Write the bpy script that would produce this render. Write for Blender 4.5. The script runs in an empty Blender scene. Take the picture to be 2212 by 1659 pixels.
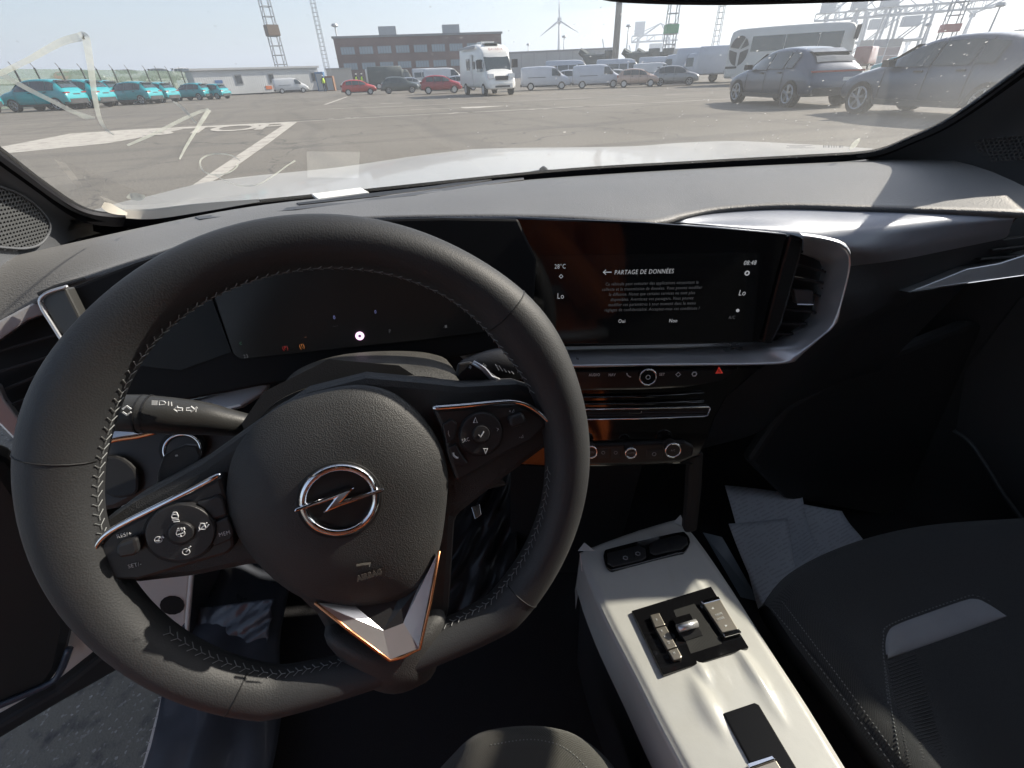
import bpy, bmesh, math, random
from mathutils import Vector as V, Matrix
from mathutils.bvhtree import BVHTree
random.seed(7)
sc = bpy.context.scene
col = sc.collection
rad = math.radians

# ---------------------------------------------------------------- camera
# axes: X to the right of the parked car, Y forward, Z up; the ground is z = 0
CAM = V((0, 0, 1.2)); YAW, PITCH, ROLL = rad(17.5), rad(-34.4), rad(2.3); FPX = 980.0; PW, PH = 2212.0, 1659.0
FW = V((math.sin(YAW) * math.cos(PITCH), math.cos(YAW) * math.cos(PITCH), math.sin(PITCH)))
_r = V((math.cos(YAW), -math.sin(YAW), 0)); _u = _r.cross(FW)
RT = _r * math.cos(ROLL) - _u * math.sin(ROLL); UP = _u * math.cos(ROLL) + _r * math.sin(ROLL)
cd = bpy.data.cameras.new('camera'); cam = bpy.data.objects.new('camera', cd); col.objects.link(cam)
cam.matrix_world = Matrix(((RT.x, UP.x, -FW.x, CAM.x), (RT.y, UP.y, -FW.y, CAM.y), (RT.z, UP.z, -FW.z, CAM.z), (0, 0, 0, 1)))
cd.sensor_width = 36; cd.lens = FPX / PW * 36; cd.clip_start = 0.02; cd.clip_end = 5000
sc.camera = cam

# ---------------------------------------------------------------- sky, sun, exposure
SUN_AZ, SUN_EL = rad(83), rad(33)            # azimuth from +Y towards +X
w = bpy.data.worlds.new('World'); sc.world = w; w.use_nodes = True
wn = w.node_tree; wn.nodes.clear()
sky = wn.nodes.new('ShaderNodeTexSky'); sky.sky_type = 'NISHITA'; sky.sun_disc = False
sky.sun_elevation = SUN_EL; sky.sun_rotation = SUN_AZ; sky.air_density = 1.0; sky.dust_density = 1.5; sky.ozone_density = 2.0; sky.altitude = 0
bg = wn.nodes.new('ShaderNodeBackground'); bg.inputs[1].default_value = 0.105
wo = wn.nodes.new('ShaderNodeOutputWorld')
hs = wn.nodes.new('ShaderNodeHueSaturation'); hs.inputs['Saturation'].default_value = 0.80; wn.links.new(sky.outputs[0], hs.inputs['Color']); wn.links.new(hs.outputs[0], bg.inputs[0]); wn.links.new(bg.outputs[0], wo.inputs[0])
sd = bpy.data.lights.new('sun', 'SUN'); sd.energy = 5.0; sd.angle = rad(0.6); sd.color = (1.0, 0.91, 0.77)
sun = bpy.data.objects.new('sun', sd); col.objects.link(sun)
SUNV = V((math.sin(SUN_AZ) * math.cos(SUN_EL), math.cos(SUN_AZ) * math.cos(SUN_EL), math.sin(SUN_EL)))
sun.rotation_euler = SUNV.to_track_quat('Z', 'Y').to_euler(); sun.location = SUNV * 50
sc.view_settings.view_transform = 'Standard'; sc.view_settings.look = 'None'; sc.view_settings.gamma = 1.0
sc.view_settings.use_curve_mapping = False; sc.view_settings.exposure = 0.85
sc.render.engine = 'CYCLES'; sc.cycles.use_denoising = True
sc.cycles.max_bounces = 10; sc.cycles.diffuse_bounces = 5; sc.cycles.glossy_bounces = 5; sc.cycles.transparent_max_bounces = 16
sc.cycles.sample_clamp_indirect = 8; sc.cycles.caustics_reflective = False; sc.cycles.caustics_refractive = False

# ---------------------------------------------------------------- measuring helpers
def ray(u, v): return FW + RT * ((u - PW / 2) / FPX) - UP * ((v - PH / 2) / FPX)
def on(u, v, p, n):
    r = ray(u, v); p = V(p); n = V(n); return CAM + r * ((p - CAM).dot(n) / r.dot(n))
def atz(u, v, z): return on(u, v, (0, 0, z), (0, 0, 1))
def aty(u, v, y): return on(u, v, (0, y, 0), (0, 1, 0))
def atx(u, v, x): return on(u, v, (x, 0, 0), (1, 0, 0))
def atd(u, v, d): return CAM + ray(u, v) * d
def atD(u, v, D):
    r = ray(u, v); return CAM + r * (D / math.hypot(r.x, r.y))
def depth(p): return (V(p) - CAM).dot(FW)

class Frame:
    """a flat working plane in the car: origin, x, y, normal n"""
    def __init__(s, o, x, n):
        s.o = V(o); s.n = V(n).normalized(); s.x = V(x); s.x = (s.x - s.n * s.x.dot(s.n)).normalized(); s.y = s.n.cross(s.x)
    def px(s, u, v, c=0.0): return on(u, v, s.o + s.n * c, s.n)
    def loc(s, u, v, c=0.0):
        d = s.px(u, v, c) - s.o; return (d.dot(s.x), d.dot(s.y))
    def p(s, a, b, c=0.0): return s.o + s.x * a + s.y * b + s.n * c
    def mat(s, p): return Matrix(((s.x.x, s.y.x, s.n.x, p.x), (s.x.y, s.y.y, s.n.y, p.y), (s.x.z, s.y.z, s.n.z, p.z), (0, 0, 0, 1)))

# ---------------------------------------------------------------- materials
MT = {}
def mat(name, c, rough=0.5, metal=0.0, bump=None, var=None, coat=0.0, spec=0.5, emit=None, sheen=0.0, aniso=0.0):
    if name in MT: return MT[name]
    m = bpy.data.materials.new(name); m.use_nodes = True; nt = m.node_tree; b = nt.nodes['Principled BSDF']
    b.inputs['Base Color'].default_value = (*c, 1); b.inputs['Roughness'].default_value = rough; b.inputs['Metallic'].default_value = metal
    b.inputs['Specular IOR Level'].default_value = spec; b.inputs['Coat Weight'].default_value = coat; b.inputs['Coat Roughness'].default_value = 0.05
    b.inputs['Sheen Weight'].default_value = sheen
    if emit: b.inputs['Emission Color'].default_value = (*emit[0], 1); b.inputs['Emission Strength'].default_value = emit[1]
    tc = nt.nodes.new('ShaderNodeTexCoord')
    if var:   # (scale, amount) slow colour variation, wear
        n = nt.nodes.new('ShaderNodeTexNoise'); n.inputs['Scale'].default_value = var[0]; n.inputs['Detail'].default_value = 6
        nt.links.new(tc.outputs['Object'], n.inputs['Vector'])
        r = nt.nodes.new('ShaderNodeMapRange'); r.inputs[1].default_value = 0.3; r.inputs[2].default_value = 0.7
        r.inputs[3].default_value = 1 - var[1]; r.inputs[4].default_value = 1 + var[1]; nt.links.new(n.outputs[0], r.inputs[0])
        x = nt.nodes.new('ShaderNodeVectorMath'); x.operation = 'SCALE'; x.inputs[0].default_value = c
        nt.links.new(r.outputs[0], x.inputs['Scale']); nt.links.new(x.outputs[0], b.inputs['Base Color'])
        r2 = nt.nodes.new('ShaderNodeMapRange'); r2.inputs[3].default_value = max(0.02, rough - 0.08); r2.inputs[4].default_value = min(1, rough + 0.08)
        nt.links.new(n.outputs[0], r2.inputs[0]); nt.links.new(r2.outputs[0], b.inputs['Roughness'])
    if bump:  # (kind, scale, strength, distance)
        k, s, st, di = bump
        if k == 'vor': t = nt.nodes.new('ShaderNodeTexVoronoi'); t.inputs['Scale'].default_value = s; o = t.outputs['Distance']
        elif k == 'noise': t = nt.nodes.new('ShaderNodeTexNoise'); t.inputs['Scale'].default_value = s; t.inputs['Detail'].default_value = 4; o = t.outputs[0]
        elif k == 'weave':
            t = nt.nodes.new('ShaderNodeTexWave'); t.inputs['Scale'].default_value = s; t.bands_direction = 'DIAGONAL'
            t2 = nt.nodes.new('ShaderNodeTexWave'); t2.inputs['Scale'].default_value = s; t2.bands_direction = 'X'
            nt.links.new(tc.outputs['Object'], t2.inputs['Vector'])
            a = nt.nodes.new('ShaderNodeMath'); a.operation = 'ADD'; nt.links.new(t.outputs['Fac'], a.inputs[0]); nt.links.new(t2.outputs['Fac'], a.inputs[1]); o = a.outputs[0]
        else: t = nt.nodes.new('ShaderNodeTexWave'); t.inputs['Scale'].default_value = s; t.bands_direction = k; o = t.outputs['Fac']
        nt.links.new(tc.outputs['Object'], t.inputs['Vector'])
        bp = nt.nodes.new('ShaderNodeBump'); bp.inputs['Strength'].default_value = st; bp.inputs['Distance'].default_value = di
        nt.links.new(o, bp.inputs['Height']); nt.links.new(bp.outputs[0], b.inputs['Normal'])
    MT[name] = m; return m

# ---------------------------------------------------------------- mesh helpers
def mesh(name, v, f, m=None, parent=None, smooth=True, bevel=0, sub=0, loc=None, solid=0):
    me = bpy.data.meshes.new(name); me.from_pydata([tuple(p) for p in v], [], f); me.validate(); me.update()
    if smooth: me.polygons.foreach_set('use_smooth', [True] * len(me.polygons))
    return link(name, me, m, parent, bevel, sub, loc, solid)
def link(name, me, m=None, parent=None, bevel=0, sub=0, loc=None, solid=0):
    o = bpy.data.objects.new(name, me); col.objects.link(o)
    if m is not None and not me.materials: me.materials.append(m)
    if parent is not None: o.parent = parent
    if loc is not None: o.location = loc
    if solid:
        md = o.modifiers.new('solid', 'SOLIDIFY'); md.thickness = solid; md.offset = 0
    if bevel:
        md = o.modifiers.new('bevel', 'BEVEL'); md.width = bevel; md.segments = 2; md.limit_method = 'ANGLE'; md.angle_limit = rad(35)
        if hasattr(md, 'use_clamp_overlap'): md.use_clamp_overlap = True
    if sub:
        md = o.modifiers.new('sub', 'SUBSURF'); md.levels = sub; md.render_levels = sub
    return o
def fixnormals(o):
    bm = bmesh.new(); bm.from_mesh(o.data); bmesh.ops.recalc_face_normals(bm, faces=bm.faces); bm.to_mesh(o.data); bm.free(); return o
def tag(o, label, cat, group=None, kind=None):
    if label: o['label'] = label
    if cat: o['category'] = cat
    if group: o['group'] = group
    if kind: o['kind'] = kind
    return o
def empty(name, loc=(0, 0, 0), rz=0, label=None, cat=None, group=None, kind=None, s=1):
    o = bpy.data.objects.new(name, None); col.objects.link(o); o.location = loc; o.rotation_euler = (0, 0, rz); o.scale = (s, s, s)
    o.empty_display_size = 0.2
    return tag(o, label, cat, group, kind)

class MB:
    """collects boxes, bars and tubes that form ONE piece"""
    def __init__(s): s.v = []; s.f = []
    def add(s, v, f):
        n = len(s.v); s.v += [V(p) for p in v]; s.f += [tuple(i + n for i in q) for q in f]; return s
    def box(s, x0, x1, y0, y1, z0, z1):
        return s.add([(x0, y0, z0), (x1, y0, z0), (x1, y1, z0), (x0, y1, z0), (x0, y0, z1), (x1, y0, z1), (x1, y1, z1), (x0, y1, z1)],
                     [(3, 2, 1, 0), (4, 5, 6, 7), (0, 1, 5, 4), (1, 2, 6, 5), (2, 3, 7, 6), (3, 0, 4, 7)])
    def tube(s, path, r, n=8, cap=True, closed=False):
        path = [V(p) for p in path]; k = len(path); rr = r if isinstance(r, (list, tuple)) else [r] * k
        vs = []; fs = []
        prev = None
        for i in range(k):
            if closed: t = path[(i + 1) % k] - path[i - 1]
            else: t = path[min(i + 1, k - 1)] - path[max(i - 1, 0)]
            if t.length < 1e-9: t = V((0, 0, 1))
            t.normalize()
            a = prev if prev is not None else (V((0, 0, 1)) if abs(t.z) < 0.9 else V((1, 0, 0)))
            a = (a - t * a.dot(t)).normalized(); prev = a; b = t.cross(a)
            vs += [path[i] + (a * math.cos(2 * math.pi * j / n) + b * math.sin(2 * math.pi * j / n)) * rr[i] for j in range(n)]
        m = k if closed else k - 1
        for i in range(m):
            i2 = (i + 1) % k
            fs += [(i * n + j, i * n + (j + 1) % n, i2 * n + (j + 1) % n, i2 * n + j) for j in range(n)]
        if cap and not closed: fs += [tuple(range(n - 1, -1, -1)), tuple((k - 1) * n + j for j in range(n))]
        return s.add(vs, fs)
    def cyl(s, c, axis, r, h, n=20, r2=None):
        c = V(c); a = V(axis).normalized(); return s.tube([c - a * h / 2, c + a * h / 2], [r, r if r2 is None else r2], n)
    def prism(s, pts, n, th):
        """polygon pts pushed back along -n by th"""
        n = V(n).normalized(); k = len(pts); pts = [V(p) for p in pts]
        nn = V((0, 0, 0))
        for i in range(k): nn += (pts[i] - pts[0]).cross(pts[(i + 1) % k] - pts[0])
        if nn.dot(n) < 0: pts = pts[::-1]
        vs = pts + [p - n * th for p in pts]
        return s.add(vs, [tuple(range(k)), tuple(range(2 * k - 1, k - 1, -1))] + [(i, i + k, (i + 1) % k + k, (i + 1) % k) for i in range(k)])
    def build(s, name, m, parent=None, smooth=False, **k): return mesh(name, s.v, s.f, m, parent, smooth, **k)

def cat(p, n=6, closed=False):
    """Catmull-Rom through points (any dimension)"""
    p = [V(q) for q in p]; k = len(p); out = []
    for i in range(k if closed else k - 1):
        if closed: a, b, c, d = p[i - 1], p[i], p[(i + 1) % k], p[(i + 2) % k]
        else: a, b, c, d = p[max(i - 1, 0)], p[i], p[i + 1], p[min(i + 2, k - 1)]
        for j in range(n):
            t = j / n
            out.append(0.5 * ((2 * b) + (c - a) * t + (2 * a - 5 * b + 4 * c - d) * t * t + (3 * b - a - 3 * c + d) * t ** 3))
    if not closed: out.append(p[-1])
    return out
def resample(p, n):
    p = [V(q) for q in p]; L = [0]
    for i in range(1, len(p)): L.append(L[-1] + (p[i] - p[i - 1]).length)
    out = []; j = 0
    for i in range(n):
        t = L[-1] * i / (n - 1)
        while j < len(p) - 2 and L[j + 1] < t: j += 1
        d = L[j + 1] - L[j]; out.append(p[j].lerp(p[j + 1], (t - L[j]) / d if d > 0 else 0))
    return out
def loft(name, rows, m, parent=None, closed=False, flip=False, smooth=True, **k):
    n = len(rows[0]); v = [p for r in rows for p in r]; f = []
    for i in range(len(rows) - 1):
        for j in range(n if closed else n - 1):
            j2 = (j + 1) % n; q = (i * n + j, i * n + j2, (i + 1) * n + j2, (i + 1) * n + j)
            f.append(q[::-1] if flip else q)
    return mesh(name, v, f, m, parent, smooth, **k)
def plate(name, pts, n, th, m, parent=None, bevel=0, smooth=False, **k):
    return MB().prism(pts, n, th).build(name, m, parent, smooth, bevel=bevel, **k)
def fplate(name, fr, px, c, th, m, parent=None, bevel=0, curve=0, **k):
    q = [(a, b, 0) for a, b in px]
    if curve: q = cat(q, curve, True)
    return plate(name, [fr.px(p[0], p[1], c) for p in q], fr.n, th, m, parent, bevel, **k)
def dome(name, fr, px, c0, h, m, parent=None, rings=8, curve=4, skirt=0.01, power=2.4):
    b = [fr.loc(p[0], p[1], c0) for p in cat([(a, d, 0) for a, d in px], curve, True)]
    n = len(b); cx = sum(p[0] for p in b) / n; cy = sum(p[1] for p in b) / n
    rows = [[fr.p(*p, c0 - skirt) for p in b]]
    for i in range(rings):
        t = 1 - i / rings
        rows.append([fr.p(cx + (p[0] - cx) * t, cy + (p[1] - cy) * t, c0 + h * (1 - t ** power)) for p in b])
    v = [p for r in rows for p in r] + [fr.p(cx, cy, c0 + h)]; f = []
    for i in range(rings): f += [(i * n + j, i * n + (j + 1) % n, (i + 1) * n + (j + 1) % n, (i + 1) * n + j) for j in range(n)]
    f += [(rings * n + j, rings * n + (j + 1) % n, len(v) - 1) for j in range(n)]
    return fixnormals(mesh(name, v, f, m, parent))
def lettering(body, M, size, m, parent=None, name='lettering', align='CENTER', ext=0.0002, shear=0.0, lw=0, sx=1.0):
    cu = bpy.data.curves.new(name, 'FONT'); cu.body = body; cu.size = size; cu.align_x = align; cu.align_y = 'CENTER'; cu.extrude = ext; cu.shear = shear
    cu.resolution_u = 3; cu.space_line = 1.15; cu.offset = lw - (size * .009 if size < .05 else 0); cu.space_character = 1.12
    t = bpy.data.objects.new('tmp', cu); col.objects.link(t)
    dg = bpy.context.evaluated_depsgraph_get(); dg.update()
    me = bpy.data.meshes.new_from_object(t.evaluated_get(dg)); me.name = name
    bpy.data.objects.remove(t); bpy.data.curves.remove(cu)
    me.transform(M @ Matrix.Diagonal((sx, 1, 1, 1))); me.materials.clear()
    return link(name, me, m, parent)
def ftext(body, fr, u, v, cap, m, parent, c=0.001, name='lettering', align='CENTER', rot=0, shear=0, lw=0):
    p = fr.px(u, v, c); s = cap * depth(p) / FPX / 0.70
    return lettering(body, fr.mat(p) @ Matrix.Rotation(rad(rot), 4, 'Z'), s, m, parent, name, align, shear=shear, lw=lw, sx=.8)
def fline(fr, px, r, c=0.0, curve=4, closed=False, n=6):
    q = [fr.px(p[0], p[1], c) for p in px]
    if curve: q = cat(q, curve, closed)
    return q
# ---------------------------------------------------------------- ground and painted markings
def asphalt():
    m = bpy.data.materials.new('asphalt'); m.use_nodes = True; nt = m.node_tree; b = nt.nodes['Principled BSDF']; N = nt.nodes.new; Lk = nt.links.new
    tc = N('ShaderNodeTexCoord')
    big = N('ShaderNodeTexNoise'); big.inputs['Scale'].default_value = 0.12; big.inputs['Detail'].default_value = 8; Lk(tc.outputs['Object'], big.inputs[0])
    mp = N('ShaderNodeMapping'); mp.inputs['Scale'].default_value = (0.05, 0.9, 1); mp.inputs['Rotation'].default_value = (0, 0, rad(35)); Lk(tc.outputs['Object'], mp.inputs[0])
    st = N('ShaderNodeTexNoise'); st.inputs['Scale'].default_value = 1.0; st.inputs['Detail'].default_value = 5; Lk(mp.outputs[0], st.inputs[0])
    fine = N('ShaderNodeTexVoronoi'); fine.inputs['Scale'].default_value = 190; Lk(tc.outputs['Object'], fine.inputs[0])
    gr = N('ShaderNodeTexNoise'); gr.inputs['Scale'].default_value = 24; gr.inputs['Detail'].default_value = 6; Lk(tc.outputs['Object'], gr.inputs[0])
    def mix(f, a, c2):
        x = N('ShaderNodeMix'); x.data_type = 'RGBA'; Lk(f, x.inputs[0])
        for i, q in ((6, a), (7, c2)):
            if isinstance(q, tuple): x.inputs[i].default_value = (*q, 1)
            else: Lk(q, x.inputs[i])
        return x.outputs[2]
    def rng(o, lo, hi):
        r = N('ShaderNodeMapRange'); r.inputs[1].default_value = lo; r.inputs[2].default_value = hi; Lk(o, r.inputs[0]); return r.outputs[0]
    c1 = mix(rng(big.outputs[0], .32, .68), (0.150, 0.136, 0.114), (0.205, 0.186, 0.157))
    c2 = mix(rng(st.outputs[0], .50, .72), c1, (0.105, 0.097, 0.086))
    c3 = mix(rng(fine.outputs['Color'], .78, .95), c2, (0.36, 0.34, 0.31))
    c4 = mix(rng(gr.outputs[0], .52, .72), c3, (0.075, 0.072, 0.068))
    oil = N('ShaderNodeTexNoise'); oil.inputs['Scale'].default_value = 0.55; oil.inputs['Detail'].default_value = 10; oil.inputs['Roughness'].default_value = .65; Lk(tc.outputs['Object'], oil.inputs[0])
    c4 = mix(rng(oil.outputs[0], .60, .78), c4, (0.095, 0.088, 0.079))
    ckv = N('ShaderNodeTexVoronoi'); ckv.feature = 'DISTANCE_TO_EDGE'; ckv.inputs['Scale'].default_value = .22; wob = N('ShaderNodeTexNoise'); wob.inputs['Scale'].default_value = 1.3; wob.inputs['Detail'].default_value = 5; Lk(tc.outputs['Object'], wob.inputs[0])
    mv = N('ShaderNodeVectorMath'); mv.operation = 'MULTIPLY_ADD'; mv.inputs[1].default_value = (1.6, 1.6, 0); Lk(wob.outputs['Color'], mv.inputs[0]); Lk(tc.outputs['Object'], mv.inputs[2]); Lk(mv.outputs[0], ckv.inputs[0])
    c4 = mix(rng(ckv.outputs['Distance'], .007, .001), c4, (0.085, 0.08, 0.073))
    tm = N('ShaderNodeTexWave'); tm.inputs['Scale'].default_value = .09; tm.inputs['Distortion'].default_value = 14; tm.inputs['Detail'].default_value = 3; tm.inputs['Detail Scale'].default_value = .35; Lk(tc.outputs['Object'], tm.inputs[0])
    c4 = mix(rng(tm.outputs['Fac'], .93, 1.15), c4, (0.095, 0.088, 0.08))
    Lk(c4, b.inputs['Base Color']); b.inputs['Roughness'].default_value = 0.85; b.inputs['Specular IOR Level'].default_value = 0.3
    bp = N('ShaderNodeBump'); bp.inputs['Strength'].default_value = 0.35; bp.inputs['Distance'].default_value = 0.003; Lk(fine.outputs['Distance'], bp.inputs['Height']); Lk(bp.outputs[0], b.inputs['Normal'])
    return m
M_ASPH = asphalt()
tag(mesh('ground', [(-1500, -800, 0), (1500, -800, 0), (1500, 2500, 0), (-1500, 2500, 0)], [(0, 1, 2, 3)], M_ASPH, smooth=False), 'worn sunlit grey asphalt of the parking lot', None, kind='structure')

def paint():
    m = bpy.data.materials.new('road_paint'); m.use_nodes = True; nt = m.node_tree; b = nt.nodes['Principled BSDF']; N = nt.nodes.new
    tc = N('ShaderNodeTexCoord'); n = N('ShaderNodeTexNoise'); n.inputs['Scale'].default_value = 3.2; n.inputs['Detail'].default_value = 9; n.inputs['Roughness'].default_value = 0.7
    nt.links.new(tc.outputs['Object'], n.inputs[0])
    cr = N('ShaderNodeValToRGB'); cr.color_ramp.elements[0].position = 0.33; cr.color_ramp.elements[0].color = (0.22, 0.20, 0.175, 1)
    cr.color_ramp.elements[1].position = 0.5; cr.color_ramp.elements[1].color = (0.46, 0.43, 0.38, 1)
    nt.links.new(n.outputs[0], cr.inputs[0]); nt.links.new(cr.outputs[0], b.inputs['Base Color']); b.inputs['Roughness'].default_value = 0.8
    return m
M_PAINT = paint()
def gp(u, v): return atz(u, v, 0)
def marking(pts, z=0.004, name='painted_marking'):
    o = mesh(name, [(p[0], p[1], z) for p in pts], [tuple(range(len(pts)))], M_PAINT, smooth=False); o['kind'] = 'structure'; return o
def band(px, w, name='painted_line', z=0.004):
    """painted line of width w metres along ground pixels"""
    p = [gp(*q) for q in px]; A = []; B = []
    for i in range(len(p)):
        d = (p[min(i + 1, len(p) - 1)] - p[max(i - 1, 0)]); d.z = 0; d.normalize(); n = V((-d.y, d.x, 0)) * w / 2
        A.append(p[i] + n); B.append(p[i] - n)
    return marking(A + B[::-1], z, name)
# the broad white wedge, its lettering, the bay line towards the bonnet and the thin lane lines
marking([gp(-160, 352), gp(0, 318), gp(150, 289), gp(300, 279), gp(450, 272), gp(640, 262.5), gp(640, 266), gp(500, 273), gp(395, 279), gp(335, 292), gp(230, 310), gp(110, 322), gp(0, 333), gp(-160, 375)])
marking([gp(622, 264), gp(643, 263), gp(585, 307), gp(515, 357), gp(478, 383), gp(440, 403), gp(415, 402), gp(470, 365), gp(560, 305)], 0.008, 'painted_line')
band([(640, 263), (850, 251), (1150, 236), (1450, 220), (1640, 210)], 0.14)
band([(682, 236.5), (900, 228), (1210, 214), (1280, 211)], 0.16)
band([(888, 237), (1000, 233)], 0.14); marking([gp(995, 231.5), gp(1095, 228.3), gp(1030, 233.6), gp(1000, 234)])
band([(822, 224), (870, 222.5)], 0.3); band([(702, 226), (750, 209)], 0.2)
for a, b2 in (((1340, 208), (1384, 206)), ((1437, 205), (1480, 203)), ((1212, 213), (1278, 211))): band([a, b2], 0.16)
for u0, v0 in ((715, 258), (752, 256), (770, 255), (975, 247), (985, 245), (1018, 244), (1150, 238), (1180, 237), (1268, 231), (1290, 230)):
    band([(u0 - 7, v0 - 1.0), (u0 + 6, v0 - 1.6)], 0.16, 'painted_dash')
marking([gp(1216, 285), gp(1222, 284), gp(1222, 287), gp(1217, 287)]) 
# long flattened lettering on the ground: S T O P
gx = (gp(587, 274) - gp(347, 287)); gx.z = 0; gx.normalize()
def ground_letter(ch, u0, v0, wm, hm):
    p = gp(u0, v0); dv = V((p.x, p.y, 0)).normalized(); up = dv + gx * .12; me = lettering(ch, Matrix.Identity(4), 1.0, M_PAINT, None, 'painted_letter', ext=0.0, lw=0.015)
    for q in me.data.vertices:
        w3 = p + gx * (q.co.x * wm / 0.62) + up * (q.co.y * hm / 0.7); q.co = (w3.x, w3.y, 0.0125)
    me['kind'] = 'structure'
for ch, u0, v0 in (('S', 347, 286.5), ('T', 428, 282), ('O', 508, 277.5), ('P', 586, 273.5)): ground_letter(ch, u0, v0, 1.25, 2.6)

# ---------------------------------------------------------------- vehicles
M_TYRE = mat('tyre', (0.02, 0.02, 0.021), 0.8); M_RIM = mat('alloy_rim', (0.45, 0.46, 0.48), 0.35, 0.7); M_STEEL = mat('steel_wheel', (0.5, 0.5, 0.5), 0.5, 0.3)
M_DKGLASS = mat('car_glass', (0.03, 0.045, 0.05), 0.05, 0, coat=0.6, spec=0.8); M_BLKP = mat('black_cladding', (0.035, 0.036, 0.04), 0.6)
M_LAMP = mat('head_lamp', (0.75, 0.78, 0.8), 0.12, 0.2, coat=1); M_TAIL = mat('tail_lamp', (0.25, 0.02, 0.02), 0.2, coat=1); M_PLATE = mat('plate', (0.05, 0.05, 0.06), 0.5)
def paintm(n, c, metal=0.0, rough=0.3): return mat(n, c, rough, metal, coat=0.7, var=(1.5, 0.05))
def st_at(st, x):
    for a, b in zip(st, st[1:]):
        if a[0] <= x <= b[0]:
            t = (x - a[0]) / max(1e-6, b[0] - a[0]); return [p + (q - p) * t for p, q in zip(a, b)]
    return list(st[-1] if x > st[-1][0] else st[0])
def section(s):
    x, zt, wt, zb, wb, z0 = s; zb = min(zb, zt - 0.05)
    h = [(0, zt + .015), (.6 * wt, zt + .008), (.9 * wt, zt - .015), (wt, max(zb + .01, zt - .06)), (wb, zb), (wb + .012, zb * .55 + z0 * .45), (wb - .01, z0 + .08), (wb - .1, z0)]
    return [V((x, y, z)) for y, z in h]
def side_y(st, x, z):
    h = section(st_at(st, x))
    for a, b in zip(h[2:], h[3:]):
        if b.z <= z <= a.z: return a.y + (b.y - a.y) * (a.z - z) / max(1e-5, a.z - b.z)
    return h[4].y
VEH = {}
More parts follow.
